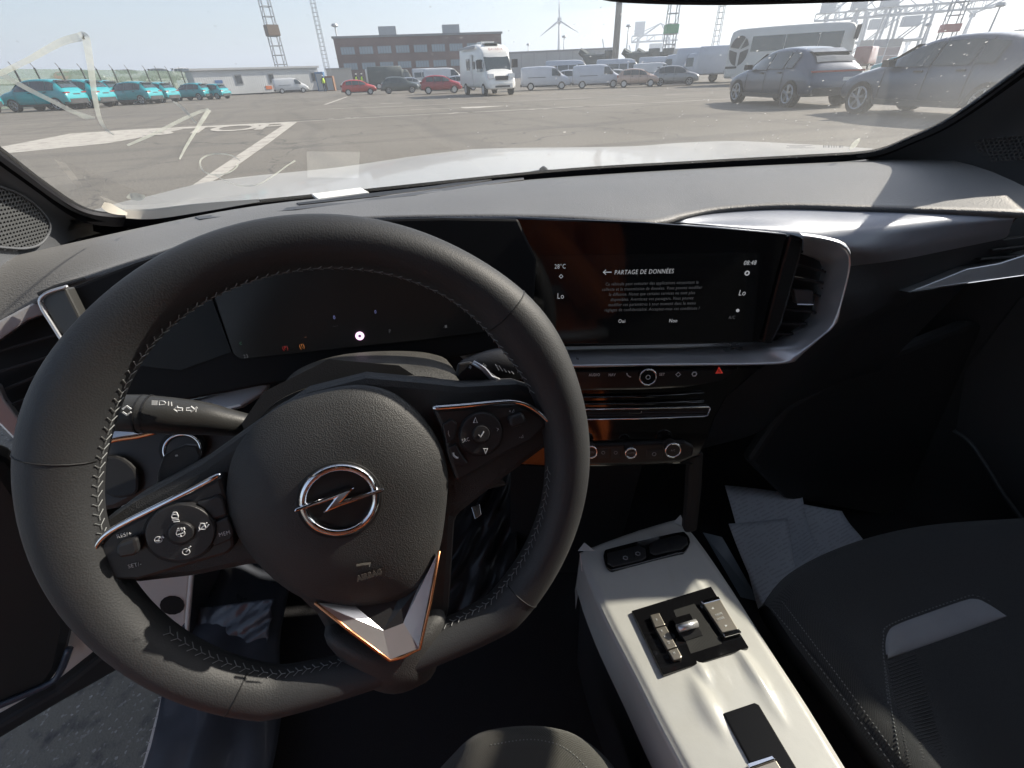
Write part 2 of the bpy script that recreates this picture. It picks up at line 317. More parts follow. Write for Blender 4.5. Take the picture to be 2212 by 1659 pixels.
def vehicle_meshes(key, T):
    """T: stations (x, top, half top width, belt, half belt width, sill) from tail to nose, plus windows, wheels and lamps"""
    if key in VEH: return VEH[key]
    st = T['st']; L = st[-1][0]; parts = []
    v = []; f = []
    for s in st:
        h = section(s); v += h + [V((p.x, -p.y, p.z)) for p in h[:0:-1]]
    n = 15
    for i in range(len(st) - 1):
        f += [(i * n + j, (i + 1) * n + j, (i + 1) * n + (j + 1) % n, i * n + (j + 1) % n) for j in range(n)]
    f += [tuple(range(n)), tuple((len(st) - 1) * n + j for j in range(n - 1, -1, -1))]
    me = bpy.data.meshes.new('body'); me.from_pydata([tuple(p - V((L / 2, 0, 0))) for p in v], [], f); me.update()
    bm = bmesh.new(); bm.from_mesh(me); bmesh.ops.recalc_face_normals(bm, faces=bm.faces)
    cr = bm.edges.layers.float.get('crease_edge') or bm.edges.layers.float.new('crease_edge')
    for e in bm.edges:
        e.smooth = True
        if T.get('box') and e.calc_face_angle(0) > 0.9: e[cr] = 0.8
    bm.to_mesh(me); bm.free(); me.polygons.foreach_set('use_smooth', [True] * len(me.polygons))
    parts.append(('body', me, 'paint', 1, None))
    def addp(name, mb, m, lab=None):
        me2 = bpy.data.meshes.new(name); me2.from_pydata([tuple(p - V((L / 2, 0, 0))) for p in mb.v], [], mb.f); me2.update(); me2.materials.append(m); parts.append((name, me2, None, 0, lab))
    for (x0, x1, zl, top) in T.get('win', []):
        for sg in (1, -1):
            mb = MB(); k = 7; lo = []; up = []
            for i in range(k):
                x = x0 + (x1 - x0) * i / (k - 1); zt = st_at(st, x)[1]; zu = min(top, zt - 0.11)
                zu = max(zu, zl + 0.02)
                lo.append(V((x, sg * (side_y(st, x, zl) + .012), zl))); up.append(V((x, sg * (side_y(st, x, zu) + .012), zu)))
            vs = lo + up; mb.add(vs, [(i, i + 1, k + i + 1, k + i) for i in range(k - 1)]); addp('side_window', mb, M_DKGLASS)
    for nm, key2 in (('windscreen', 'ws'), ('rear_window', 'rw')):
        if key2 in T:
            x0, x1, fr = T[key2]; mb = MB(); k = 5; rows = []
            for i in range(k):
                x = x0 + (x1 - x0) * i / (k - 1); s = st_at(st, x); off = .02
                rows.append([V((x + (off if key2 == 'ws' else -off), y * s[2] * fr, s[1] + .02 - .014 * abs(y))) for y in (-1, -.6, 0, .6, 1)])
            mb.add([p for r in rows for p in r], [(i * 5 + j, i * 5 + j + 1, i * 5 + j + 6, i * 5 + j + 5) for i in range(k - 1) for j in range(4)]); addp(nm, mb, M_DKGLASS)
    for x in T.get('seams', ()):
        for sg in (1, -1):
            h = section(st_at(st, x)); mb = MB(); mb.tube([V((q.x, sg * (q.y + .004), q.z)) for q in h[3:7]], .008, 4); addp('door_seam', mb, M_BLKP)
    for x0, x1, z in T.get('handles', ()):
        for sg in (1, -1): mb = MB(); y = side_y(st, x0, z); mb.box(x0, x1, sg * y - .02, sg * y + .02, z - .02, z + .02); addp('door_handle', mb, M_BLKP)
    wr = T['wr']
    for x in T['wheels']:
        for sg in (1, -1):
            y = st_at(st, x)[4]; z0 = st_at(st, x)[5]
            if T.get('arch', 1):
                mb = MB(); k = 14; pts = [V((x + (wr + .07) * math.cos(math.pi * j / k), sg * (y + .020), max(z0, wr * .8) + (wr + .07 - max(0, z0 - wr * .2)) * math.sin(math.pi * j / k))) for j in range(k + 1)]
                mb.prism(pts, (0, sg, 0), .06); addp('wheel_arch', mb, M_BLKP)
            mb = MB(); mb.cyl((x, sg * (y - .085), wr), (0, 1, 0), wr, .23, 24); addp('wheel', mb, M_TYRE)
            mb = MB(); ri = wr * .66; yo = sg * (y + .036)
            if T.get('alloy'):
                mb.tube([(x + ri * math.cos(a * math.pi / 10), yo, wr + ri * math.sin(a * math.pi / 10)) for a in range(20)], .02, 5, closed=True)
                for j in range(5):
                    a0 = j * 2 * math.pi / 5 + .3
                    for d in (-.13, .13): mb.tube([(x, yo, wr), (x + ri * math.cos(a0 + d), yo, wr + ri * math.sin(a0 + d))], .022, 5)
                mb.cyl((x, yo, wr), (0, 1, 0), .05, .03, 10)
            else: mb.cyl((x, yo - sg * .005, wr), (0, 1, 0), ri, .02, 18)
            addp('wheel_rim', mb, M_RIM if T.get('alloy') else M_STEEL)
    for nm, bx, m in T.get('boxes', []):
        mb = MB()
        if 'bumper' in nm:   # rounded in plan
            x0, x1, y0, y1, z0, z1 = bx; rr = min(.32, (x1 - x0) * .9); k = 6; front = x0 > L / 2; pts = []
            for sy in (1, -1):
                for i in range(k + 1):
                    t = math.pi / 2 * (i / k if sy == 1 else 1 - i / k); dx = rr * (1 - math.sin(t)); yy = sy * (y1 - rr * 1.3 + rr * 1.3 * math.cos(t))
                    pts.append((x1 - dx if front else x0 + dx, yy, z1))
            pts = pts + [(x0 if front else x1, y0, z1), (x0 if front else x1, y1, z1)]
            mb.prism(pts, (0, 0, 1), z1 - z0)
        else: mb.box(*bx)
        addp(nm, mb, m)
    VEH[key] = parts; return parts
def vehicle(name, T, key, paint, label, cate, pos, heading, s=1.0, group=None, skip=()):
    """heading: world direction of the nose"""
    e = empty(name, (pos[0], pos[1], 0), math.atan2(heading[1], heading[0]), label, cate, group, s=s)
    for nm, me, mm, sub, lab in vehicle_meshes(key, T):
        if nm in skip: continue
        if mm == 'paint':
            k = me.name + paint.name + key; me2 = VEH.get(k)
            if me2 is None: me2 = me.copy(); me2.materials.clear(); me2.materials.append(paint); VEH[k] = me2
            o = link(nm, me2, None, e, sub=1)
        else: o = link(nm, me, None, e)
    return e
def vcen(u, v, vt, H):
    """ground point under pixel (u, v) and the scale that makes a thing of height H reach pixel row vt"""
    p = gp(u, v); D = math.hypot(p.x, p.y); top = atD(u, vt, D).z
    return p, max(.8, min(1.35, top / H))
def right_of(p, deg=0):
    d = V((p.x, p.y, 0)).normalized(); r = V((d.y, -d.x, 0)); a = rad(deg); return r * math.cos(a) + d * math.sin(a)
# --- vehicle kinds
SUV = dict(st=[(0, .62, .74, .55, .78, .36), (.06, .95, .76, .80, .84, .34), (.22, 1.08, .72, .96, .88, .30), (.52, 1.42, .60, 1.0, .90, .28), (.85, 1.57, .62, 1.0, .90, .26), (1.6, 1.62, .64, .99, .90, .26), (2.4, 1.58, .64, .97, .90, .26), (2.75, 1.46, .63, .96, .9, .26), (3.25, 1.10, .70, .95, .89, .26), (3.6, 1.04, .74, .92, .88, .26), (4.1, .92, .74, .8, .85, .28), (4.3, .70, .68, .6, .78, .34)],
    win=[(.62, 1.05, 1.03, 1.5), (1.1, 1.95, 1.02, 1.5), (2.0, 3.0, 1.01, 1.5)], seams=(1.08, 1.98, 3.05), handles=((1.15, 1.3, .92), (2.05, 2.2, .92)), ws=(2.72, 3.26, .93), rw=(.26, .56, .9), wheels=(.78, 3.4), wr=.34, alloy=1,
    boxes=[('rear_bumper', (-.05, .3, -.86, .86, .33, .58), M_BLKP), ('tail_lamp', (.05, .2, .45, .83, .86, .93), M_TAIL), ('tail_lamp', (.05, .2, -.83, -.45, .86, .93), M_TAIL), ('number_plate', (.03, .12, -.26, .26, .72, .84), M_PLATE), ('roof_spoiler', (.38, .62, -.55, .55, 1.47, 1.52), M_BLKP), ('sill', (.9, 3.2, -.915, .915, .24, .36), M_BLKP)])
HATCH = dict(st=[(0, .60, .70, .5, .76, .36), (.05, .98, .70, .9, .82, .32), (.3, 1.25, .62, .98, .86, .28), (.6, 1.44, .60, .98, .87, .26), (1.3, 1.50, .62, .97, .87, .26), (2.1, 1.46, .62, .96, .87, .26), (2.5, 1.33, .62, .95, .87, .26), (2.95, 1.03, .68, .92, .86, .26), (3.4, .95, .70, .86, .85, .26), (3.75, .82, .68, .7, .80, .28), (3.9, .62, .62, .5, .72, .34)],
    win=[(.55, 1.2, .99, 1.4), (1.26, 1.95, .98, 1.4), (2.0, 2.7, .97, 1.4)], seams=(1.24, 2.0, 2.75), handles=((1.3, 1.45, .88), (2.05, 2.2, .87)), ws=(2.48, 2.97, .92), rw=(.08, .5, .88), wheels=(.66, 3.1), wr=.31,
    boxes=[('rear_bumper', (-.04, .2, -.8, .8, .32, .5), M_BLKP), ('head_lamp', (3.6, 3.83, .42, .74, .66, .78), M_LAMP), ('head_lamp', (3.6, 3.83, -.74, -.42, .66, .78), M_LAMP), ('tail_lamp', (-.02, .1, .55, .8, .8, 1.0), M_TAIL), ('tail_lamp', (-.02, .1, -.8, -.55, .8, 1.0), M_TAIL), ('sill', (.95, 2.8, -.875, .875, .24, .33), M_BLKP)])
ION = dict(st=[(0, .60, .80, .5, .84, .36), (.05, .92, .80, .85, .90, .32), (.22, 1.10, .74, 1.0, .93, .28), (.55, 1.36, .62, 1.02, .945, .26), (.95, 1.52, .64, 1.02, .95, .26), (1.7, 1.605, .66, 1.0, .95, .26), (2.5, 1.57, .66, .99, .95, .26), (2.95, 1.43, .66, .97, .95, .26), (3.55, 1.08, .72, .96, .94, .26), (3.9, 1.0, .76, .92, .93, .26), (4.4, .88, .78, .8, .90, .28), (4.63, .66, .74, .58, .83, .34)],
    win=[(.95, 1.35, 1.05, 1.46), (1.4, 2.2, 1.03, 1.48), (2.25, 3.25, 1.01, 1.48)], seams=(1.3, 2.22, 3.3), handles=((1.42, 1.6, .93), (2.35, 2.55, .92)), ws=(2.92, 3.56, .93), rw=(.3, .92, .9), wheels=(.80, 3.80), wr=.365, alloy=1,
    boxes=[('sill', (1.25, 3.35, -.965, .965, .24, .36), M_BLKP), ('rear_bumper', (-.05, .3, -.9, .9, .32, .52), M_BLKP), ('tail_lamp', (.06, .2, -.84, .84, .91, .96), M_TAIL), ('head_lamp', (4.3, 4.56, .45, .84, .74, .82), M_LAMP), ('head_lamp', (4.3, 4.56, -.84, -.45, .74, .82), M_LAMP), ('door_mirror', (3.1, 3.28, .93, 1.14, 1.02, 1.16), M_BLKP), ('door_mirror', (3.1, 3.28, -1.14, -.93, 1.02, 1.16), M_BLKP), ('rear_spoiler', (.52, .80, -.58, .58, 1.39, 1.42), M_BLKP)])
VAN = dict(box=1, st=[(0, 1.80, .78, 1.1, .90, .32), (.06, 1.87, .80, 1.1, .94, .28), (1.2, 1.92, .82, 1.12, .96, .26), (2.9, 1.92, .82, 1.12, .96, .26), (3.35, 1.84, .80, 1.1, .96, .26), (3.9, 1.36, .76, 1.06, .95, .26), (4.1, 1.18, .78, 1.0, .94, .26), (4.6, 1.02, .76, .9, .90, .28), (4.85, .7, .70, .6, .82, .34)],
    win=[(3.0, 3.85, 1.14, 1.72)], ws=(3.36, 3.98, .93), wheels=(.95, 3.95), wr=.33,
    boxes=[('rear_bumper', (-.06, .1, -.9, .9, .3, .5), M_BLKP), ('front_bumper', (4.6, 4.9, -.8, .8, .3, .52), M_BLKP), ('door_rail', (.7, 2.4, -.975, -.95, 1.02, 1.06), M_BLKP), ('door_rail', (.7, 2.4, .95, .975, 1.02, 1.06), M_BLKP), ('head_lamp', (4.45, 4.76, .5, .82, .8, .95), M_LAMP), ('head_lamp', (4.45, 4.76, -.82, -.5, .8, .95), M_LAMP), ('door_mirror', (3.6, 3.75, .97, 1.15, 1.1, 1.35), M_BLKP), ('door_mirror', (3.6, 3.75, -1.15, -.97, 1.1, 1.35), M_BLKP), ('sill', (1.4, 3.5, -.965, .965, .25, .4), M_BLKP)])
MINI = dict(box=1, st=[(0, 2.4, .80, 1.3, .95, .32), (.06, 2.5, .84, 1.3, .98, .3), (4.0, 2.52, .84, 1.3, .99, .3), (4.55, 2.42, .82, 1.3, .99, .3), (5.1, 1.65, .80, 1.2, .98, .3), (5.35, 1.3, .8, 1.1, .96, .3), (5.85, 1.1, .78, .9, .92, .32), (6.0, .75, .7, .62, .85, .36)],
    win=[(.3, 1.4, 1.35, 2.0), (1.5, 2.7, 1.35, 2.0), (2.8, 3.7, 1.35, 2.0), (3.9, 5.0, 1.3, 2.05)], ws=(4.56, 5.2, .92), wheels=(1.1, 4.9), wr=.35, boxes=[('rear_bumper', (-.06, .1, -.9, .9, .3, .5), M_BLKP), ('front_bumper', (5.7, 6.05, -.85, .85, .34, .6), M_BLKP)])
MOTOR = dict(box=1, st=[(0, 2.74, 1.0, 1.3, 1.08, .45), (.1, 2.82, 1.02, 1.3, 1.12, .42), (3.2, 2.86, 1.02, 1.3, 1.12, .42), (4.0, 2.82, 1.0, 1.3, 1.12, .42), (4.7, 2.66, .98, 1.28, 1.08, .40), (5.05, 2.42, .96, 1.26, 1.04, .38), (5.10, 2.14, .88, 1.24, 1.0, .36), (5.55, 1.38, .90, 1.15, 1.0, .34), (5.75, 1.22, .88, 1.05, .98, .34), (6.05, 1.02, .84, .85, .95, .34), (6.15, .7, .8, .6, .9, .36)],
    win=[(4.35, 5.3, 1.34, 2.0)], ws=(5.115, 5.56, .96), wheels=(1.5, 5.25), wr=.35,
    boxes=[('grille', (6.0, 6.17, -.42, .42, .86, 1.08), M_BLKP), ('front_bumper', (6.0, 6.22, -.88, .88, .42, .66), mat('motorhome_white', (0.8, 0.79, 0.75), .35, coat=.4)), ('lower_grille', (6.1, 6.235, -.5, .5, .46, .56), M_BLKP), ('number_plate', (6.18, 6.24, -.26, .26, .58, .68), mat('white_plate', (.7, .7, .66), .5)), ('head_lamp', (5.85, 6.08, .52, .9, .95, 1.2), M_LAMP), ('head_lamp', (5.85, 6.08, -.9, -.52, .95, 1.2), M_LAMP), ('door_mirror', (5.2, 5.4, 1.05, 1.4, 1.5, 1.95), M_BLKP), ('door_mirror', (5.2, 5.4, -1.4, -1.05, 1.5, 1.95), M_BLKP), ('roof_light', (3.9, 4.55, -.5, .5, 2.80, 2.87), M_DKGLASS), ('roof_vent', (2.6, 3.6, -.45, .45, 2.84, 2.98), mat('roof_vent_white', (.75, .75, .72), .5)), ('awning', (.4, 4.2, -1.2, -1.1, 2.62, 2.75), mat('awning_grey', (.35, .36, .38), .5)), ('side_window', (2.0, 2.7, -1.135, -1.1, 1.45, 2.1), M_DKGLASS), ('side_window', (3.5, 3.9, -1.135, -1.1, 1.5, 1.9), M_DKGLASS), ('entrance_door', (2.95, 3.45, -1.138, -1.1, .6, 2.3), mat('motorhome_door', (.7, .69, .66), .4))])
BUS = dict(box=1, st=[(0, 3.0, 1.12, 1.5, 1.2, .4), (.15, 3.2, 1.14, 1.5, 1.24, .36), (2.0, 3.26, 1.15, 1.5, 1.25, .34), (8.2, 3.26, 1.15, 1.5, 1.25, .34), (8.75, 3.15, 1.14, 1.5, 1.25, .34), (9.0, 2.85, 1.12, 1.5, 1.22, .34), (9.2, 1.4, 1.1, 1.2, 1.18, .36), (9.25, .7, 1.05, .6, 1.1, .4)],
    win=[(1.75, 4.2, 1.9, 2.75), (4.25, 6.6, 1.9, 2.75), (6.65, 8.2, 1.9, 2.75)], wheels=(2.3, 7.5), wr=.46,
    boxes=[('door_mirror', (8.9, 9.2, 1.3, 1.55, 2.3, 3.0), M_BLKP), ('door_mirror', (8.9, 9.2, -1.55, -1.3, 2.3, 3.0), M_BLKP), ('rear_bumper', (-.08, .2, -1.15, 1.15, .75, .95), M_BLKP), ('roof_rail', (.2, 1.4, .95, 1.1, 3.22, 3.3), mat('bus_rail', (.8, .8, .8), .4))])
LORRY = dict(box=1, st=[(0, 3.0, 1.1, 1.4, 1.12, .7), (.05, 3.1, 1.12, 1.4, 1.15, .68), (5.4, 3.1, 1.12, 1.4, 1.15, .68), (5.45, 2.6, 1.0, 1.4, 1.08, .45), (6.3, 2.55, 1.0, 1.4, 1.1, .42), (6.75, 1.7, .98, 1.2, 1.08, .42), (7.1, 1.3, .95, 1.0, 1.05, .42), (7.2, .7, .9, .6, .98, .45)], win=[(5.8, 6.5, 1.45, 2.2)], ws=(6.32, 6.8, .92), wheels=(1.4, 6.0), wr=.45, boxes=[])

P_CYAN = paintm('cyan_paint', (0.015, 0.30, 0.34)); P_BLUE = paintm('slate_blue_paint', (0.055, 0.078, 0.125), .3, .32); P_WHITE = paintm('white_paint', (0.55, 0.56, 0.57))
P_RED = paintm('red_paint', (0.42, 0.035, 0.03)); P_CRIM = paintm('crimson_paint', (0.30, 0.02, 0.035)); P_DGREEN = paintm('dark_green_grey_paint', (0.05, 0.07, 0.07)); P_BEIGE = paintm('rose_beige_paint', (0.42, 0.30, 0.25), .3)
P_GREY = paintm('grey_paint', (0.25, 0.26, 0.27), .4); P_CREAM = mat('motorhome_white', (0.8, 0.79, 0.75), .35); P_VANW = paintm('van_white', (0.47, 0.50, 0.56)); P_DTRUCK = mat('dark_truck', (0.06, 0.08, 0.085), .6, var=(1, .15)); P_SILVER = paintm('silver_paint', (.5, .52, .55), .5)
P_TEAL = paintm('teal_paint', (0.03, 0.25, 0.28))
# two slate-blue crossovers on the right
def heading_px(a, b): d = gp(*b) - gp(*a); d.z = 0; return d.normalized()
h1 = heading_px((1703, 233), (1580, 222))
c1 = (gp(1703, 233) + gp(1580, 222)) / 2 + V((h1.y, -h1.x, 0)) * .93
vehicle('parked_car', ION, 'ion', P_BLUE, 'dusty slate-blue crossover parked side-on in front of the white coach', 'car', c1, h1, 1.0, 'slate-blue crossovers')
h2 = V((math.sin(rad(4)), math.cos(rad(4)), 0)); c2 = gp(1842, 246) - h2 * 1.5 + V((h2.y, -h2.x, 0)) * .93
vehicle('parked_car', ION, 'ion', P_BLUE, 'dusty slate-blue crossover half hidden behind the right windscreen pillar', 'car', c2, h2, 1.0, 'slate-blue crossovers')
# eight cyan crossovers on the left, tails towards the lot; (u, v) = near rear wheel, vt = roof line
CY = [(132, 239, 168, 'nearest and largest, its tail crossed by the thick white stroke'), (198, 234, 169, 'second from the left, between the largest and a third tail'), (234, 229, 171, 'third of the first cluster, only its tail showing'),
      (311, 226, 174, 'first of the middle pair with its rear wheel in view'), (352, 222.5, 176, 'tucked behind the middle pair, only the tail showing'), (433, 216.5, 178, 'first of the last two, its near flank in view'), (472, 214.5, 180, 'farthest right of the row, next to the white blocks')]
for i, (u, v, vt, lb) in enumerate(CY):
    p, s = vcen(u, v, vt, 1.62); hd = -right_of(p, -40)
    c = p + (hd * 1.37 + V((-hd.y, hd.x, 0)) * -0.0) * s
    side = V((hd.y, -hd.x, 0)); side = side if side.dot(V((p.x, p.y, 0))) > 0 else -side
    vehicle('parked_car', SUV, 'suv', P_CYAN, 'bright cyan crossover, ' + lb, 'car', c + side * .85 * s, hd, s, 'cyan crossovers parked in rows')
p, s = vcen(20, 245, 168, 1.62); d = right_of(p, -40)
vehicle('parked_car', SUV, 'suv', P_CYAN, 'bright cyan crossover cut off by the left edge of the view', 'car', p - d * 3.6 + V((p.x, p.y, 0)).normalized() * -1.0, -d, s, 'cyan crossovers parked in rows')
# vehicles in the middle distance: (kind, key, paint, name, label, category, u, v ground, v top, height, turn)
ROW = [
 (VAN, 'van', P_WHITE, 'delivery_van', 'small white van parked in front of the long grey cabin', 'van', 632, 201, 168, 1.92, 6),
 (HATCH, 'hatch', P_RED, 'parked_car', 'bright red hatchback at the left end of the distant row', 'car', 778, 205, 171, 1.5, 4),
 (SUV, 'suv', P_DGREEN, 'parked_car', 'dark green-grey off-roader between the two red cars', 'car', 866, 201.5, 167, 1.62, 4),
 (HATCH, 'hatch', P_CRIM, 'parked_car', 'crimson tall hatchback beside the motorhome shadow', 'car', 955, 202, 161, 1.5, 3),
 (VAN, 'van', P_VANW, 'delivery_van', 'white panel van just right of the motorhome', 'van', 1178, 194, 143, 1.92, 3),
 (VAN, 'van', P_VANW, 'delivery_van', 'white panel van next to the rose-beige car', 'van', 1289, 190, 141.5, 1.92, 3),
 (HATCH, 'hatch', P_BEIGE, 'parked_car', 'rose-beige hatchback between white van and grey car', 'car', 1376, 188, 148, 1.5, 3),
 (SUV, 'suv', P_GREY, 'parked_car', 'grey crossover with pale roof left of the coach', 'car', 1456, 185, 145, 1.62, 3),
 (HATCH, 'hatch', P_SILVER, 'parked_car', 'silver car showing behind the crimson hatchback bonnet', 'car', 1000, 196, 162, 1.5, 3),
 (HATCH, 'hatch', P_WHITE, 'parked_car', 'white car half hidden behind the dark off-roader', 'car', 893, 195, 166, 1.5, 3),
 (SUV, 'suv', P_VANW, 'parked_car', 'white car peeping out between two white panel vans', 'car', 1238, 187, 153, 1.62, 3),
 (HATCH, 'hatch', P_WHITE, 'parked_car', 'white car behind the rose-beige hatchback', 'car', 1336, 184, 151, 1.5, 3),
 (VAN, 'van', P_WHITE, 'delivery_van', 'white van behind the rear of the grey crossover', 'van', 1414, 182, 145, 1.92, 3),
 (MINI, 'mini', P_VANW, 'minibus', 'white minibus with side windows behind the first panel van', 'minibus', 1230, 183, 130, 2.5, 3),
 (MINI, 'mini', P_VANW, 'minibus', 'white minibus with side windows behind the second panel van', 'minibus', 1338, 180, 128.5, 2.5, 3),
 (MINI, 'mini', P_VANW, 'minibus', 'white minibus with side windows behind the grey crossover', 'minibus', 1432, 178, 127, 2.5, 3),
 (LORRY, 'lorry', P_VANW, 'box_lorry', 'pale blue-grey box lorry beside the coach tail', 'lorry', 1540, 178, 117, 3.1, 178),
 (LORRY, 'lorry', P_VANW, 'box_lorry', 'pale blue-grey box lorry behind the grey crossover', 'lorry', 1492, 178, 120, 3.1, 178),
 (LORRY, 'lorry', P_DTRUCK, 'box_lorry', 'dark grey lorry box behind the red hatchback', 'lorry', 848, 192, 144, 3.1, 6),
 (VAN, 'van', P_WHITE, 'camper_van', 'white van roof behind the crimson hatchback', 'van', 965, 190, 146, 1.92, 3),
 (MINI, 'mini', P_WHITE, 'minibus', 'white minibus roof left of the motorhome cab', 'minibus', 935, 188, 147, 2.5, 3),
 (LORRY, 'lorry', P_WHITE, 'box_lorry', 'narrow white lorry body left of the dark lorry box', 'lorry', 810, 189, 150, 3.1, 86),
]
for T, k, pm, nm, lb, ca, u, v, vt, H, tn in ROW:
    p, s = vcen(u, v, vt, H); vehicle(nm, T, k, pm, lb, ca, p, right_of(p, tn), s, 'vehicles in the distant rows')
p, s = vcen(1070, 205.5, 92, 2.86); d = V((p.x, p.y, 0)).normalized(); hd = -d * math.cos(rad(19)) + V((d.y, -d.x, 0)) * math.sin(rad(19))
mo = vehicle('motorhome', MOTOR, 'motor', P_CREAM, 'white motorhome facing us with dark windscreen and sloping cab roof', 'motorhome', p - hd * 1.6 * s, hd, s)
mo_t = lettering('BAVARIA', Matrix.Translation((2.02, 0, 2.50)) @ Matrix.Rotation(rad(90), 4, 'Z') @ Matrix.Rotation(rad(60), 4, 'X'), .22, mat('brand_red', (.35, .06, .05), .5), mo)
# coach with the round petal emblem on its tail side
p, s = vcen(1688, 180, 56, 3.26); hb = right_of(p, -4)
bus = vehicle('coach', BUS, 'bus', mat('coach_white', (.66, .66, .63), .45, var=(.8, .06)), 'white coach with dark window band and large round petal emblem', 'coach', p, hb, s)
bus.scale.x *= .82
M_EMB = mat('coach_emblem', (.07, .075, .08), .5)
def petal(a0, a1, r0, r1, cx, cz):
    k = 8; pts = [(cx + r1 * math.cos(rad(a0 + (a1 - a0) * i / k)), cz + r1 * math.sin(rad(a0 + (a1 - a0) * i / k)) * 1.15) for i in range(k + 1)] + [(cx + r0 * math.cos(rad((a0 + a1) / 2)), cz + r0 * math.sin(rad((a0 + a1) / 2)))]
    return MB().prism([(q[0] - 4.625, -1.262, q[1]) for q in pts], (0, -1, 0), .01)
for a0, a1 in ((62, 165), (20, 55), (175, 265), (278, 372 - 5)): petal(a0, a1, .14, .74, .86, 1.98).build('emblem_petal', M_EMB, bus)
MB().box(-4.6, -3.7, -1.268, -1.25, .98, 1.1).build('tail_strip', M_BLKP, bus)
# red lorry cab and a teal car seen between the two crossovers
p, s = vcen(1862, 150, 101, 3.1); vehicle('lorry_cab', LORRY, 'lorry', paintm('dull_red', (.2, .04, .04)), 'dull red lorry behind the roof of the first crossover', 'lorry', p, right_of(p, 80), s)
p, s = vcen(1925, 160, 127, 1.62); vehicle('parked_car', SUV, 'suv', P_TEAL, 'teal car glimpsed in the gap between the two crossovers', 'car', p, -right_of(p, 0), s)

# ---------------------------------------------------------------- far buildings and port
M_BRICK = mat('dark_brick', (0.135, 0.085, 0.080), .85, bump=('noise', 3, .3, .05), var=(.35, .25)); M_PANE = mat('window_pane', (0.20, 0.27, 0.33), .08, 0, coat=.8); M_CONC = mat('grey_cladding', (0.34, 0.35, 0.36), .7, var=(.25, .1)); M_CABIN = mat('cabin_panel', (0.50, 0.51, 0.51), .6, bump=('X', 1.2, .25, .03), var=(.4, .08))
M_METAL = mat('galvanised', (0.33, 0.35, 0.37), .5, .3); M_CRANE = mat('crane_grey', (0.36, 0.39, 0.43), .6); M_TURB = mat('turbine_white', (.55, .57, .6), .5)
def wall_frame(ua, ub, D, turn=0):
    """frame along a facade whose corners stand under pixel columns ua, ub at distance D; x along, y depth away, z up"""
    a = atD(ua, 170, D); b = atD(ub, 170, D * (1 + turn)); a.z = b.z = 0; x = (b - a); L = x.length; return a, math.atan2(x.y, x.x), L
# brick office block
a, rz, L = wall_frame(737, 1086, 118); HB = atD(900, 79, 118).z
ob = empty('office_building', a, rz, 'dark brick office block with two rows of wide windows', 'building')
MB().box(0, L, 0, 16, 0, HB).build('wall', M_BRICK, ob); MB().box(-.25, L + .25, -.25, 16.2, HB, HB + .35).build('roof_edge', mat('roof_edge', (.2, .21, .22), .6), ob)
nb = 9
for fl, (z0, z1) in enumerate(((HB * .665, HB * .83), (HB * .35, HB * .5))):
    for i in range(nb):
        x0 = L * (.03 + .97 * i / nb); x1 = x0 + L * .082
        wf = MB().box(x0, x1, -.06, .05, z0, z1).build('window', mat('window_frame', (.12, .13, .15), .5), ob)
        for j in range(5):
            q0 = x0 + .08 + (x1 - x0 - .08) * j / 5; MB().box(q0, q0 + (x1 - x0 - .08) / 5 - .09, -.10, -.05, z0 + .1, z1 - .1).build('pane', M_PANE, wf)
for f0 in (.26, .295, .33, .65, .685, .72): MB().box(L * f0, L * f0 + 1.2, 4, 6, HB + .3, HB + 2.0).build('rooftop_unit', M_METAL, ob)
# low grey hall to its right
a, rz, L = wall_frame(1100, 1318, 150); H = atD(1200, 112, 150).z
gb = empty('warehouse', a, rz, 'long low pale grey hall behind the motorhome', 'building'); MB().box(0, L, 0, 30, 0, H).build('wall', M_CONC, gb); MB().box(-.1, L + .1, -.1, 30.1, H, H + .4).build('roof_edge', mat('roof_edge', (.2, .21, .22), .6), gb)
for i in range(1, 8): MB().box(L * i / 8 - .06, L * i / 8 + .06, -.05, .1, 0, H - .1).build('panel_joint', mat('joint_grey', (.22, .23, .24), .7), gb)
# site cabin with windows, sign and hatch
a, rz, L = wall_frame(418, 690, 78, .05); H = atD(550, 149, 78).z
cb = empty('site_cabin', a, rz, 'long pale grey site cabin with small dark windows', 'cabin')
MB().box(0, L, 0, 5, .15, H).build('wall', M_CABIN, cb); MB().box(-.2, L + .2, -.25, 5.2, H, H + .22).build('roof', mat('cabin_roof', (.42, .43, .44), .6), cb); MB().box(.1, L - .1, .1, 4.9, 0, .15).build('plinth', M_BLKP, cb)
for f0, wd in ((.30, .055), (.565, .045), (.93, .055)):
    w1 = MB().box(L * f0, L * (f0 + wd), -.06, .02, H * .42, H * .82).build('window', mat('cabin_frame', (.25, .26, .27), .5), cb); MB().box(L * f0 + .1, L * (f0 + wd) - .1, -.08, -.05, H * .46, H * .78).build('pane', mat('cabin_pane', (.05, .06, .07), .1), w1)
MB().box(L * .145, L * .20, -.05, .02, H * .5, H * .62).build('sign_panel', mat('sign_blue', (.06, .14, .32), .5), cb); MB().box(L * .52, L * .57, -.05, .02, H * .18, H * .32).build('hazard_panel', mat('sign_orange', (.6, .16, .05), .6), cb)
# container between cabin and office
a, rz, L = wall_frame(708, 762, 82); H = atD(730, 149, 82).z; MBc = MB()
ct = empty('storage_container', a, rz, 'cream storage box between the site cabin and the office block', 'container'); MB().box(0, L, 0, 3, 0, H).build('shell', mat('cream_panel', (.5, .48, .44), .6, bump=('X', 4, .6, .03)), ct); MB().box(-.1, L + .1, -.1, 3.1, H, H + .12).build('roof', M_CONC, ct)
